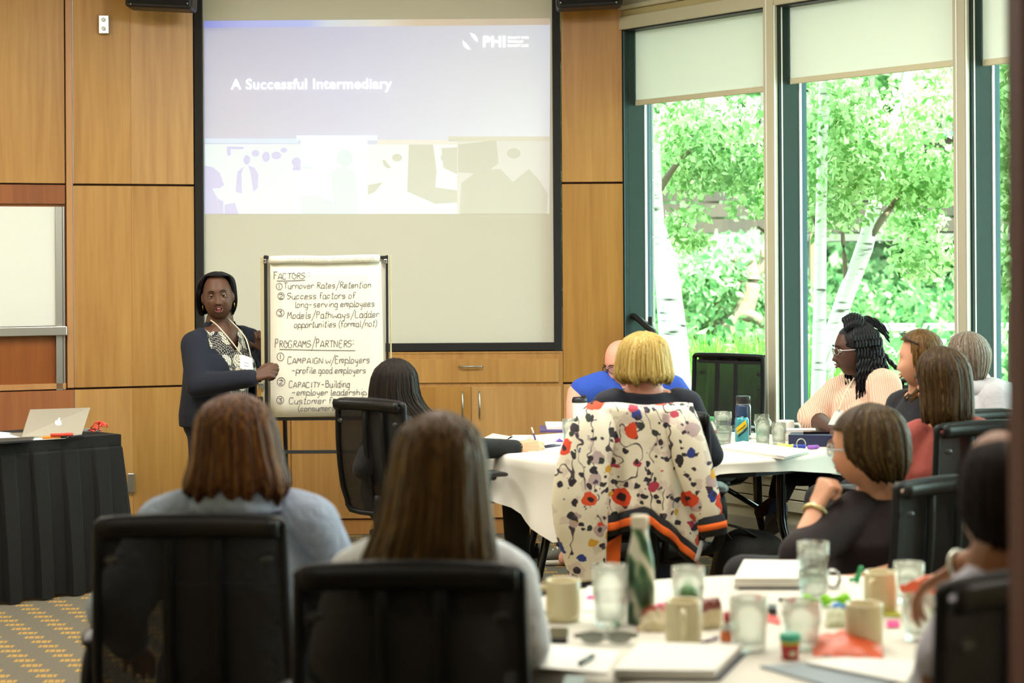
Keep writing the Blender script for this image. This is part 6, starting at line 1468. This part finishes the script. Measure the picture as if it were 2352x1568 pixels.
def cyl(c, prof, m, parent, name, n=28, smooth=True): return part(name, G().add(lathe(prof, n, c)), m, parent, smooth)
BL_G = 'cluttered round table close to camera'
# -- near table
mug(1294, 1424, 'cream mug with handle beside elbow of woman in pale shirt', (-1, -.2), r=.041)
mug(1570, 1478, 'cream mug with handle pointing at camera in table middle', (-.1, -1), r=.041)
mug(2023, 1404, 'cream mug behind blue jack toy with small handle', (-.5, -.8), r=.040)
mug(1985, 1486, 'cream mug standing behind torn orange snack bag', (.2, 1), r=.041)
tumbler(1401, 1436, 'tall tumbler beside green leaf patterned bottle', r=.041, h=.140)
tumbler(1581, 1412, 'tumbler with green ball inside behind cream mug', r=.039, h=.115)
tumbler(1720, 1492, 'ribbed tumbler beside little red capped bottle', r=.042, h=.115)
tumbler(1842, 1488, 'ribbed tumbler behind coloured dough tub', r=.042, h=.105)
tumbler(1868, 1378, 'lower tumbler of the stack beside back paper pile', r=.037, h=.075)
c = base_at(1868, 1378); tumbler(0, 0, 'upper tumbler stacked in another beside back paper pile', r=.039, h=.10, c=c + [0, 0, .045])
tumbler(2088, 1384, 'tumbler with pale rim partly behind orange snack bag', r=.037, h=.10)
tumbler(2112, 1468, 'tumbler beside pink sticky note near lavender sleeve', r=.038, h=.10)
gb = base_at(1581, 1412); tag(part('ball', G().add(ell(gb + [0, 0, .048], (.024,) * 3, n=3)), M('green_ball', '7fae72', .5), None, True), 'green ball inside tumbler behind cream mug', 'ball')
# green bottle
def leafprint():
    m, nt, b = nodes_of('leaf_print'); vec = coords(nt, (1, 1, .55)); w = N(nt, 'ShaderNodeTexWave', Scale=9.0, Distortion=8.0, Detail=2.0, Detail_Scale=1.6); w.bands_direction = 'DIAGONAL'; nt.links.new(vec, w.inputs['Vector'])
    v = N(nt, 'ShaderNodeTexVoronoi', Scale=24.0); nt.links.new(vec, v.inputs['Vector'])
    r = N(nt, 'ShaderNodeValToRGB'); e = r.color_ramp.elements; e[0].color = lin('1d3a2a'); e[1].color = lin('d8d6c4'); e[0].position = .15; e[1].position = .85; q = e.new(.42); q.color = lin('3c6a44'); q = e.new(.62); q.color = lin('8fa27c')
    nt.links.new(mth(nt, 'MULTIPLY_ADD', v.outputs['Distance'], .5, mth(nt, 'MULTIPLY', w.outputs['Fac'], .7)), r.inputs['Fac']); nt.links.new(r.outputs['Color'], b.inputs['Base Color']); b.inputs['Roughness'].default_value = .3; return m
c = base_at(1471, 1430); t = thing('water_bottle', 'tall green leaf patterned bottle with pale cap', 'bottle', c)
cyl(c, [(.030, 0), (.0335, .004), (.0335, .125), (.031, .150), (.022, .190), (.019, .205), (.019, .222)], leafprint(), t, 'body'); cyl(c + [0, 0, .222], [(.0205, 0), (.0205, .026), (.019, .029)], M('pale_wood_cap', 'd9d2bd', .5), t, 'cap')
# papers
def pile(pts, z, n, th, label, mcover=None):
    """Pile of sheets with a cover; each visible layer is a part."""
    t = thing('paper_stack', label, 'paper', (*(sum(on_z(px, py, z) for px, py in pts) / 4)[:2], z)); r = np.random.default_rng(n)
    zz = z
    for i in range(n):
        h = th / n; o = np.array([*r.uniform(-.003, .003, 2), 0]) if i else np.zeros(3); m = PAPER
        if i == 0 and mcover: m = mcover; o = np.array([.012, -.004, 0])
        if i % 3 == 1 and i > 0 and i < n - 1: m = M('grey_paper', 'cfcac4', .8)
        V = [on_z(px, py, z + th) * [1, 1, 0] + [0, 0, zz] + o for px, py in pts]
        part('folder' if (i == 0 and mcover) else 'sheet', G().add((V + [p + np.array([0, 0, h * .93]) for p in V], [(3, 2, 1, 0), (4, 5, 6, 7), (0, 1, 5, 4), (1, 2, 6, 5), (2, 3, 7, 6), (3, 0, 4, 7)])), m, t); zz += h
    return t
DARKF = M('dark_folder', '3a3c4c', .5); GREYF = M('slate_folder', '8b98a0', .5)
pile([(1686, 1326), (1842, 1326), (1836, 1286), (1708, 1284)], CL, 6, .030, 'thick paper stack on far side of cluttered table', DARKF)
pile([(1408, 1536), (1640, 1538), (1702, 1478), (1470, 1472)], CL, 6, .022, 'thick document stack in front of cream mug in table middle', DARKF)
paper_px('document', 'printed sheet with pen lying on it beside pale shirt', 'paper', [(1226, 1530), (1395, 1545), (1425, 1494), (1246, 1476)], CL, .004, PAPER)
paper_px('folder', 'slate blue folder lying near lavender sleeve at table edge', 'folder', [(1745, 1528), (1955, 1590), (2080, 1560), (1850, 1520)], CL, .004, GREYF)
paper_px('document', 'white document on slate blue folder near lavender sleeve', 'paper', [(1850, 1520), (2080, 1566), (2110, 1516), (1930, 1508)], CL + .006, .004, PAPER)
paper_px('folder', 'teal grey folder corner below printed sheet beside pale shirt', 'folder', [(1285, 1590), (1340, 1590), (1345, 1552), (1300, 1550)], CL, .004, M('teal_folder', '7d9490', .5))
paper_px('document', 'paper lying under tall tumbler beside leaf patterned bottle', 'paper', [(1340, 1400), (1440, 1408), (1438, 1344), (1350, 1346)], CL, .002, PAPER)
rod('pen', 'grey pen lying on printed sheet beside pale shirt', 'pen', on_z(1332, 1523, CL + .010), on_z(1364, 1504, CL + .010), .0055, M('grey_pen', '6f7f80', .4))
rod('pen', 'slim brown pen beside folded spectacles on table', 'pen', on_z(1344, 1468, CL + .006), on_z(1362, 1449, CL + .006), .004, M('brown_pen', 'a89684', .4))
rod('pen', 'green tipped marker behind folded spectacles on table', 'pen', on_z(1396, 1452, CL + .008), on_z(1418, 1428, CL + .008), .007, M('pale_marker', 'b9c4b2', .4), M('mint_tip', '5fc09a', .4))
rod('pen', 'dark purple pen lying in front of small red capped bottle', 'pen', on_z(1612, 1476, CL + .005), on_z(1650, 1462, CL + .005), .0045, M('plum_pen', '6a3a4c', .4))
rod('pen', 'dark pen lying between back papers and ribbed tumbler', 'pen', on_z(1788, 1376, CL + .005), on_z(1830, 1378, CL + .005), .0045, M('dark_pen', '5c5462', .4))
ph = paper_px('phone', 'black phone beside pale sleeve on table', 'phone', [(1250, 1466), (1304, 1466), (1306, 1440), (1262, 1439)], CL, .011, BLACK_G)
b = ph.modifiers.new('Bevel', 'BEVEL'); b.width = .006; b.segments = 3
c = base_at(1392, 1480); t = thing('spectacles', 'folded grey spectacles lying on table in front of tall tumbler', 'spectacles', c); GM = M('grey_spectacle_frame', '7a7e70', .35)
for s in (-1, 1): part('lens', G().add(ell(c + [s * .030, 0, .014], (.026, .005, .012), n=3)), M('grey_lens', '9aa096', .2), t, True)
part('bridge', G().add(tube([c + [-.07, .004, .02], c + [-.03, -.003, .028], c + [0, -.004, .024], c + [.03, -.003, .028], c + [.07, .004, .02]], .004, 8, per=4)), GM, t, True)
for s in (-1, 1): part('temple', G().add(tube([c + [s * .068, .004, .018], c + [s * .02, .024, .010], c + [-s * .045, .03, .006]], .0035, 6, per=4)), GM, t, True)
# snack bags
def snack_bag(pts, label, cols, inner=None, puff=.03):
    """Crumpled bag: pts are four corners in space."""
    a, b_, c_, d_ = [np.asarray(p, float) for p in pts]; n = unit(np.cross(b_ - a, d_ - a)); n = n if n[1] < 0 else -n
    t = thing('snack_bag', label, 'snack bag', (a + b_) / 2)
    def surf(sg): return [[lerp(lerp(a, b_, u), lerp(d_, c_, u), v) + n * sg * puff * math.sin(math.pi * u) ** .6 * math.sin(math.pi * min(1, v * 1.0)) ** .6 + n * .004 * math.sin(u * 23 + v * 17) + np.array([0, 0, .003 * math.sin(v * 19)]) for u in np.linspace(0, 1, 13)] for v in np.linspace(0, 1, 13)]
    f = surf(1); k = 5
    part('front', G().add(sheet(f[:k + 1])), cols[0], t, True); part('front_print', G().add(sheet(f[k:])), cols[1], t, True); part('back', G().add(sheet(surf(-1))), cols[1], t, True)
    if inner:
        q = [lerp(lerp(a, b_, u), lerp(d_, c_, u), v) + n * (puff + .006) for u, v in ((.35, .25), (.80, .30), (.92, .62), (.5, .72))]; part('opening', G().add((q, [(0, 1, 2, 3)])), inner, t)
    return t
ORB = M('orange_foil', 'e8663a', .35, bmp=(30, .4, .01)); YEL = M('yellow_print_foil', 'e0b870', .4, var=(30, .3)); RED = M('dark_red_foil', '6a1c10', .35, var=(24, .3)); CRF = M('cream_foil', 'd4c7a2', .4, var=(22, .2))
snack_bag((base_at(2098, 1402), base_at(2146, 1412) + [0, 0, .01], P(2172, 1312, 4.62), P(2064, 1355, 4.66) + [0, 0, .01]), 'orange snack bag leaning up by hand of man in lavender', (YEL, ORB))
q_ = P(2130, 1284, 4.64)
snack_bag((base_at(1868, 1506), base_at(2030, 1512), P(2022, 1462, 4.42), P(1858, 1470, 4.42)), 'torn snack bag with dark red inside in front of cream mug', (CRF, ORB), RED)
snack_bag((base_at(1462, 1450), base_at(1545, 1452), P(1548, 1396, 4.62), P(1478, 1402, 4.62)), 'red brown snack bag beside cream mug in table middle', (CRF, M('brick_foil', 'a8402c', .4, var=(26, .3))))
snack_bag((base_at(1602, 1448), base_at(1660, 1440), P(1650, 1372, 4.58), P(1604, 1376, 4.6)), 'brown foil packet behind cream mug in table middle', (CRF, M('maroon_foil', '7c3a2c', .35, var=(26, .4))))
snack_bag((base_at(1895, 1442), base_at(1950, 1442), P(1948, 1402, 4.66), P(1898, 1404, 4.66)), 'pale green printed packet behind torn snack bag', (M('sage_foil', 'b9bd94', .4, var=(40, .5)), M('sage_foil', 'b9bd94', .4)), puff=.02)
# small bottle, dough tub
c = base_at(1670, 1478); t = thing('small_bottle', 'little white bottle with red cap and orange label', 'bottle', c); cyl(c, [(.013, 0), (.0145, .003), (.0145, .036), (.008, .046), (.007, .05)], M('white_plastic', 'f0eee8', .35), t, 'body'); cyl(c, [(.0149, .006), (.0149, .030)], M('orange_label', 'ea7a3a', .5, var=(60, .3)), t, 'label'); cyl(c + [0, 0, .05], [(.008, 0), (.007, .018), (.003, .022)], M('red_cap', 'd8303a', .4), t, 'cap')
c = base_at(1815, 1512); t = thing('dough_tub', 'small modelling dough tub with teal lid and red label', 'tub', c); cyl(c, [(.017, 0), (.018, .002), (.020, .030), (.020, .032)], M('tub_red', 'b02c2c', .45, var=(50, .3)), t, 'label'); cyl(c + [0, 0, .031], [(.0205, 0), (.0208, .008)], M('tub_yellow', 'c8b22c', .45), t, 'band'); cyl(c + [0, 0, .039], [(.022, 0), (.0225, .002), (.0225, .012), (.0215, .014)], M('tub_teal', '3fb090', .4), t, 'lid')
part('label_patch', G().add(ell(c + [.002, -.0195, .014], (.008, .002, .007), n=2)), M('pale_patch', 'd8cdb0', .5), t, True)
# jack toys
def jack(c, d, L, m, label):
    t = thing('jack_toy', label, 'toy', c); d = unit(np.array([*d, 0])); n = np.array([-d[1], d[0], 0]); c = c + np.array([0, 0, .016])
    part('rod', G().add(tube([c - d * L, c + d * L], .0045, 8)), m, t, True); part('hub', G().add(ell(c, (.014,) * 3, n=2)), m, t, True)
    for s in (-1, 1): part('cup', G().add(capsule(c + d * s * L, c + d * s * (L + .010), .010, .017, 12)), m, t, True); part('spike', G().add(capsule(c, c + n * s * .02, .005, .008, 8)), m, t, True)
    return t
jack(base_at(1897, 1392), (1, .15), .036, M('lime_plastic', '8cd81e', .4), 'lime green jack shaped toy on cluttered table')
jack(base_at(1954, 1412), (1, .3), .022, M('bright_blue_plastic', '2f86dc', .4), 'bright blue jack shaped toy beside lime green one')
c = base_at(1968, 1338); t = thing('toy_figure', 'tiny bright green toy figure behind cream mug', 'toy', c); GR_ = M('emerald_plastic', '1f9a58', .4)
part('body', G().add(capsule(c + [0, 0, .008], c + [.008, 0, .030], .008, .006)).add(capsule(c + [0, 0, .01], c + [-.016, 0, .008], .005, .005)), GR_, t, True); part('head', G().add(ell(c + [.010, 0, .038], (.007,) * 3, n=2)), GR_, t, True)
# sticky notes and paper bits
PINK = M('hot_pink_paper', 'f0338c', .6)
for i, (pts, lab) in enumerate((([(2036, 1438), (2066, 1438), (2064, 1424), (2038, 1424)], 'pink sticky note on cluttered table beside lavender sleeve'), ([(2078, 1418), (2100, 1420), (2098, 1404), (2082, 1404)], 'pink sticky note under orange snack bag'), ([(1346, 1374), (1368, 1376), (1366, 1366), (1350, 1366)], 'pink paper arrow beside tall tumbler'),
                                ([(1503, 1394), (1540, 1396), (1536, 1384), (1510, 1384)], 'pink wrapper behind red brown snack bag'), ([(1424, 1380), (1442, 1380), (1440, 1372), (1426, 1372)], 'magenta paper scrap between tumbler and leaf bottle'))):
    paper_px('sticky_note', lab, 'note', pts, CL + .0025, .0015, PINK)
for i, (pts, m, lab) in enumerate((([(1762, 1424), (1792, 1432), (1790, 1418), (1764, 1410)], M('scarlet_wrapper', 'e23a34', .5), 'scarlet wrapper lying between two ribbed tumblers'), ([(1796, 1402), (1824, 1416), (1822, 1406), (1800, 1394)], M('scarlet_wrapper', 'e23a34', .5), 'scarlet wrapper behind ribbed tumbler and dough tub'), ([(1764, 1404), (1782, 1402), (1780, 1392), (1764, 1394)], M('dark_green_wrapper', '2c5a3a', .5), 'dark green wrapper beside black eraser'), ([(2030, 1412), (2068, 1414), (2066, 1404), (2032, 1404)], M('chartreuse_paper', 'c2c84a', .6), 'chartreuse paper slip under cream mug'))):
    paper_px('wrapper', lab, 'wrapper', pts, CL, .003, m)
o = paper_px('eraser', 'small black eraser between ribbed tumblers', 'eraser', [(1764, 1396), (1784, 1398), (1784, 1388), (1766, 1386)], CL + .004, .012, BLACK)
c = base_at(1915, 1352); t = thing('ring_binder_clip', 'steel binder rings standing beside stacked tumblers', 'binder rings', c)
for s in range(3): part('ring', G().add(tube([c + [.018 * math.cos(a), .012 * s, .024 + .022 * math.sin(a)] for a in np.linspace(0, 6.283, 17)[:-1]], .003, 6, closed=True, hint=(0, 1, 0))), STEEL, t, True)
# -- far table
def tall_cup(px, py, label):
    c = base_at(px, py); t = thing('travel_mug', label, 'travel mug', c); cyl(c, [(.032, 0), (.034, .004), (.037, .150), (.0365, .156)], M('white_enamel', 'f2f1ec', .3), t, 'body'); cyl(c + [0, 0, .156], [(.0385, 0), (.0385, .010), (.034, .024), (.030, .026)], BLACK, t, 'lid'); part('lid_spout', G().add(box(c + [.02, 0, .184], (.026, .04, .014), roty(R(-12)))), BLACK, t, bevel=.004); return t
tall_cup(1332, 997, 'white travel mug with black lid on far table')
tumbler(1309, 1017, 'tumbler beside sleeve of floral jacket on far table', r=.036, h=.112)
tumbler(1661, 1020, 'lower tumbler of pair between juice bottle and drink can', r=.040, h=.085); c = base_at(1661, 1020); tumbler(0, 0, 'upper stacked tumbler between juice bottle and drink can', r=.040, h=.10, c=c + [0, 0, .05])
tumbler(1752, 1022, 'tumbler beside navy bottle on far table', r=.034, h=.11); tumbler(1789, 1020, 'tumbler touching white mug on far table', r=.034, h=.10); tumbler(1750, 999, 'tumbler standing behind other tumblers on far table', r=.036, h=.10)
mug(1805, 1010, 'white mug behind navy binder on far table', (1, -.3), MUGW, r=.040, h=.092)
c = base_at(1633, 1026); t = thing('juice_bottle', 'clear juice bottle with green cap and green label', 'bottle', c)
cyl(c, [(.024, 0), (.027, .004), (.027, .075), (.026, .088), (.014, .112), (.013, .118)], DG, t, 'body'); cyl(c, [(.0275, .012), (.0275, .058)], M('juice_label', '86b83c', .5, var=(40, .5)), t, 'label'); cyl(c, [(.0277, .062), (.0277, .072)], M('red_line', 'a83a3a', .5), t, 'red_band'); cyl(c + [0, 0, .118], [(.0155, 0), (.0155, .016), (.014, .018)], M('green_cap', '3f9a5c', .4), t, 'cap')
c = base_at(1704, 1015); t = thing('drink_can', 'teal drink can with yellow slanted band', 'can', c); TC = M('teal_can', '4fa6b4', .25, metal=.55)
cyl(c, [(.026, 0), (.0325, .006), (.0325, .104), (.027, .114), (.026, .116)], TC, t, 'can'); cyl(c + [0, 0, .116], [(.026, 0), (.024, -.001), (.024, -.003)], ALU, t, 'lid'); part('pull_tab', G().add(ell(c + [0, -.006, .117], (.007, .011, .002), n=2)), ALU, t, True)
def on_can(u, z, o=.0005): a = -math.pi / 2 + u / .0325; return c + np.array([(.0325 + o) * math.cos(a), (.0325 + o) * math.sin(a), z])
q = G(); rows = []
for s, off in ((0, 0),):
    pts = [[on_can(-.026 + .048 * u - .007 * v, .036 + .040 * u + .030 * v, .0006) for u in np.linspace(0, 1, 12)] for v in (0, 1)]; q.add(sheet(pts))
part('label_band', q, M('can_yellow', 'ecc41e', .35), t); part('label_edge', G().add(sheet([[on_can(-.021 + .048 * u, .024 + .040 * u + .009 * v, .0006) for u in np.linspace(0, 1, 12)] for v in (0, 1)])), BLACK, t)
V, F = text_mesh('Schweppes', 1.0, .02); w = V[:, 0].max(); sc = .052 / w; a0 = math.atan2(.040, .048)
part('label_lettering', G().add(([on_can(-.024 + x * sc * math.cos(a0) - y * sc * math.sin(a0) * .9, .046 + x * sc * math.sin(a0) + y * sc * math.cos(a0) * 1.5, .0011) for x, y, _ in V], F)), M('can_print', '2a2a2c', .5), t)
c = base_at(1715, 1013); c[1] += .13; t = thing('steel_bottle', 'navy insulated bottle with black cap on far table', 'bottle', c); cyl(c, [(.034, 0), (.0365, .004), (.0365, .150), (.034, .160), (.031, .164)], M('navy_enamel', '1f3a5c', .25, coat=.4), t, 'body'); cyl(c, [(.037, .0), (.037, .018)], ALU, t, 'base_ring'); cyl(c + [0, 0, .166], [(.0335, 0), (.0335, .034), (.032, .036)], BLACK, t, 'cap'); cyl(c + [0, 0, .163], [(.033, 0), (.033, .004)], STEEL, t, 'neck_ring')
c = base_at(1752, 985); t = tag(part('paper_bag', (lambda V, F: G().add((np.array([c + [v[0] * .045, v[1] * .04, .034 + v[2] * .036 + .006 * math.sin(9 * v[0] + 7 * v[2])] for v in V]), F)))(*ico(3)), M('white_tissue', 'efe8dc', .85, bmp=(20, .8, .02)), None), 'crumpled white paper bag behind tumblers on far table', 'paper bag')
bx_ = thing('binder', 'thick navy ring binder lying flat on far table', 'binder', base_at(1865, 1022)); bz = CL
bp = [base_at(1812, 1024), base_at(1925, 1026), base_at(1925, 1026) + [.05, .22, 0], base_at(1812, 1024) + [.05, .22, 0]]
for z0, z1, nm, m in ((0, .004, 'cover', DENIM), (.004, .046, 'pages', PAPER), (.046, .051, 'cover', M('navy_vinyl', '252b4e', .45))):
    V = [p + [0, .0 if nm == 'cover' else .004, z0] for p in bp]; part(nm, G().add((V + [p + np.array([0, 0, z1 - z0]) for p in V], [(3, 2, 1, 0), (4, 5, 6, 7), (0, 1, 5, 4), (1, 2, 6, 5), (2, 3, 7, 6), (3, 0, 4, 7)])), m, bx_)
V = [bp[0] + [-.002, -.003, 0], bp[1] + [.002, -.003, 0], bp[1] + [.002, -.003, .051], bp[0] + [-.002, -.003, .051]]; part('spine', G().add((V + [p + np.array([0, .004, 0]) for p in V], [(0, 1, 2, 3), (7, 6, 5, 4), (0, 4, 5, 1), (1, 5, 6, 2), (2, 6, 7, 3), (3, 7, 4, 0)])), M('navy_vinyl', '252b4e', .45), bx_)
flat_paper('phone', 'dark phone lying on navy ring binder', 'phone', [bp[0] + [.07, .03, 0], bp[0] + [.20, .03, 0], bp[0] + [.21, .10, 0], bp[0] + [.08, .10, 0]], CL + .052, .009, BLACK_G)
flat_paper('notepad', 'white notepad behind phone on navy binder', 'notepad', [bp[0] + [.0, .11, 0], bp[0] + [.14, .11, 0], bp[0] + [.15, .2, 0], bp[0] + [.02, .2, 0]], CL + .052, .012, PAPER)
pile([(1648, 1024), (1800, 1046), (1858, 1032), (1706, 1012)], CL, 4, .016, 'loose paper pile near table edge before drink can', None)
paper_px('document', 'white document jutting over table edge under paper pile', 'paper', [(1655, 1031), (1768, 1049), (1800, 1040), (1680, 1026)], CL - .0, .001, PAPER)
rod('marker', 'blue marker with yellow tip lying before navy binder', 'marker', on_z(1850, 1025, CL + .010), on_z(1812, 1024, CL + .010), .008, M('blue_marker', '3a4cc0', .4), M('lemon_tip', 'dce05a', .4))
rod('marker', 'purple marker lying before navy binder', 'marker', on_z(1856, 1027, CL + .010), on_z(1880, 1026, CL + .010), .009, M('purple_marker', '9a5ac8', .4))
rod('marker', 'yellow highlighter lying beside steel binder ring', 'marker', on_z(1786, 1022, CL + .010), on_z(1812, 1023, CL + .010), .008, M('lemon_marker', 'e6e87a', .4))
c = base_at(1840, 1030); tag(part('binder_ring', G().add(tube([c + [.020 * math.cos(a), 0, .020 + .024 * math.sin(a)] for a in np.linspace(0, 6.283, 17)[:-1]], .003, 6, closed=True, hint=(0, 1, 0))), STEEL, None, True), 'steel ring standing beside blue and purple markers', 'binder ring')
paper_px('document', 'writing sheet under hand of writing woman', 'paper', [(1205, 1036), (1300, 1042), (1318, 1014), (1232, 1006)], CL, .002, PAPER)
pl_ = thing('magazine', 'printed paper spread beside arm of writing woman', 'magazine', base_at(1150, 1000))
for pts, m in (([(1112, 1006), (1160, 1014), (1180, 1004), (1132, 996)], M('printed_page', 'c9c6bc', .7, var=(60, .4))), ([(1160, 1013), (1208, 1012), (1222, 1000), (1178, 1000)], PAPER)):
    V = [on_z(px, py, CL + .003) for px, py in pts]; part('page', G().add((V + [p + np.array([0, 0, .003]) for p in V], [(3, 2, 1, 0), (4, 5, 6, 7), (0, 1, 5, 4), (1, 2, 6, 5), (2, 3, 7, 6), (3, 0, 4, 7)])), m, pl_)
flat_paper('notebook', 'notebook with violet edge on far table beside tumbler', 'notebook', [base_at(1240, 993), base_at(1300, 993), base_at(1300, 981), base_at(1240, 981)], CL, .010, M('violet_cover', '5a4a86', .5))
flat_paper('document', 'folded white paper on violet edged notebook', 'paper', [base_at(1256, 991), base_at(1302, 991), base_at(1300, 978), base_at(1252, 978)], CL + .011, .012, PAPER)
pp = paper_px('document', 'sheet with small violet triangle print beside tumbler', 'paper', [(1262, 1012), (1300, 1014), (1304, 1002), (1270, 1000)], CL + .003, .001, PAPER)
V = [on_z(px, py, CL + .0055) for px, py in ((1276, 1013), (1295, 1013), (1285, 1006))]; part('printed_mark', G().add((V, [(0, 1, 2)])), M('violet_ink', '6a3ab0', .6), pp)
tag(part('marker_pen', G().add(tube([on_z(1243, 1027, CL + .008), on_z(1272, 1023, CL + .008), on_z(1288, 1022, CL + .006)], [.008, .008, .003], 8)), M('violet_black_plastic', '2a2240', .35), None, True), 'dark pen lying on writing sheet on far table', 'pen')
# -- bags under the far table
c = np.array([1.03, 8.72, 0]); t = thing('backpack', 'black backpack standing on carpet under far table', 'backpack', c); BPM = cloth('black_nylon', '111114', rough=.6, bmp=(30, .5, .01))
V, F = ell((0, 0, 0), (.17, .13, .21), n=4); V = np.sign(V) * np.abs(V / [.17, .13, .21]) ** .72 * [.17, .13, .21]; V = V @ roty(R(10)).T
part('body', G().add((V + c + [0, 0, .21], F)), BPM, t, True); V, F = ell((0, 0, 0), (.13, .07, .12), n=3); V = np.sign(V) * np.abs(V / [.13, .07, .12]) ** .72 * [.13, .07, .12]; part('front_pocket', G().add((V + c + [0, -.10, .14], F)), BPM, t, True)
part('strap', G().add(tube([c + [-.08, -.06, .38], c + [-.13, -.08, .45], c + [-.05, -.1, .44], c + [.02, -.08, .40]], .014, 8, per=4, sq=.4)), BPM, t, True); part('zip', G().add(tube([c + [-.12, -.165, .16], c + [-.08, -.175, .23], c + [0, -.18, .245], c + [.08, -.175, .23], c + [.12, -.165, .16]], .003, 6, per=4)), M('grey_zip', '4a4c50', .4), t, True)
c = np.array([*XY(1168, 9.55), 0]); t = thing('tote_bag', 'black open tote bag on carpet beside table leg', 'bag', c)
rows = [[(c[0] + w * x, c[1] + .08 * y, z + .01 * math.sin(x * 6)) for x, y in ((-1, -1), (-.3, -1.1), (.3, -1.1), (1, -1), (1.05, 0), (1, 1), (0, 1.1), (-1, 1), (-1.05, 0), (-1, -1))] for z, w in ((.003, .12), (.10, .14), (.24, .135))]
part('body', G().add(sheet(rows, -.006)).add(box(c + [0, 0, .008], (.24, .15, .01))), BPM, t); part('handle', G().add(tube([c + [-.08, -.09, .23], c + [-.06, -.10, .27], c + [.06, -.10, .275], c + [.08, -.09, .23]], .009, 8, per=4, sq=.4)), BPM, t, True)
part('side_label', G().add(sheet([[c + np.array([.10 + .03 * u, -.092 - .004 * v, .05 + .14 * v]) for u in (0, 1)] for v in (0, .5, 1)], -.002)), M('silver_label', '8f98a0', .4), t)
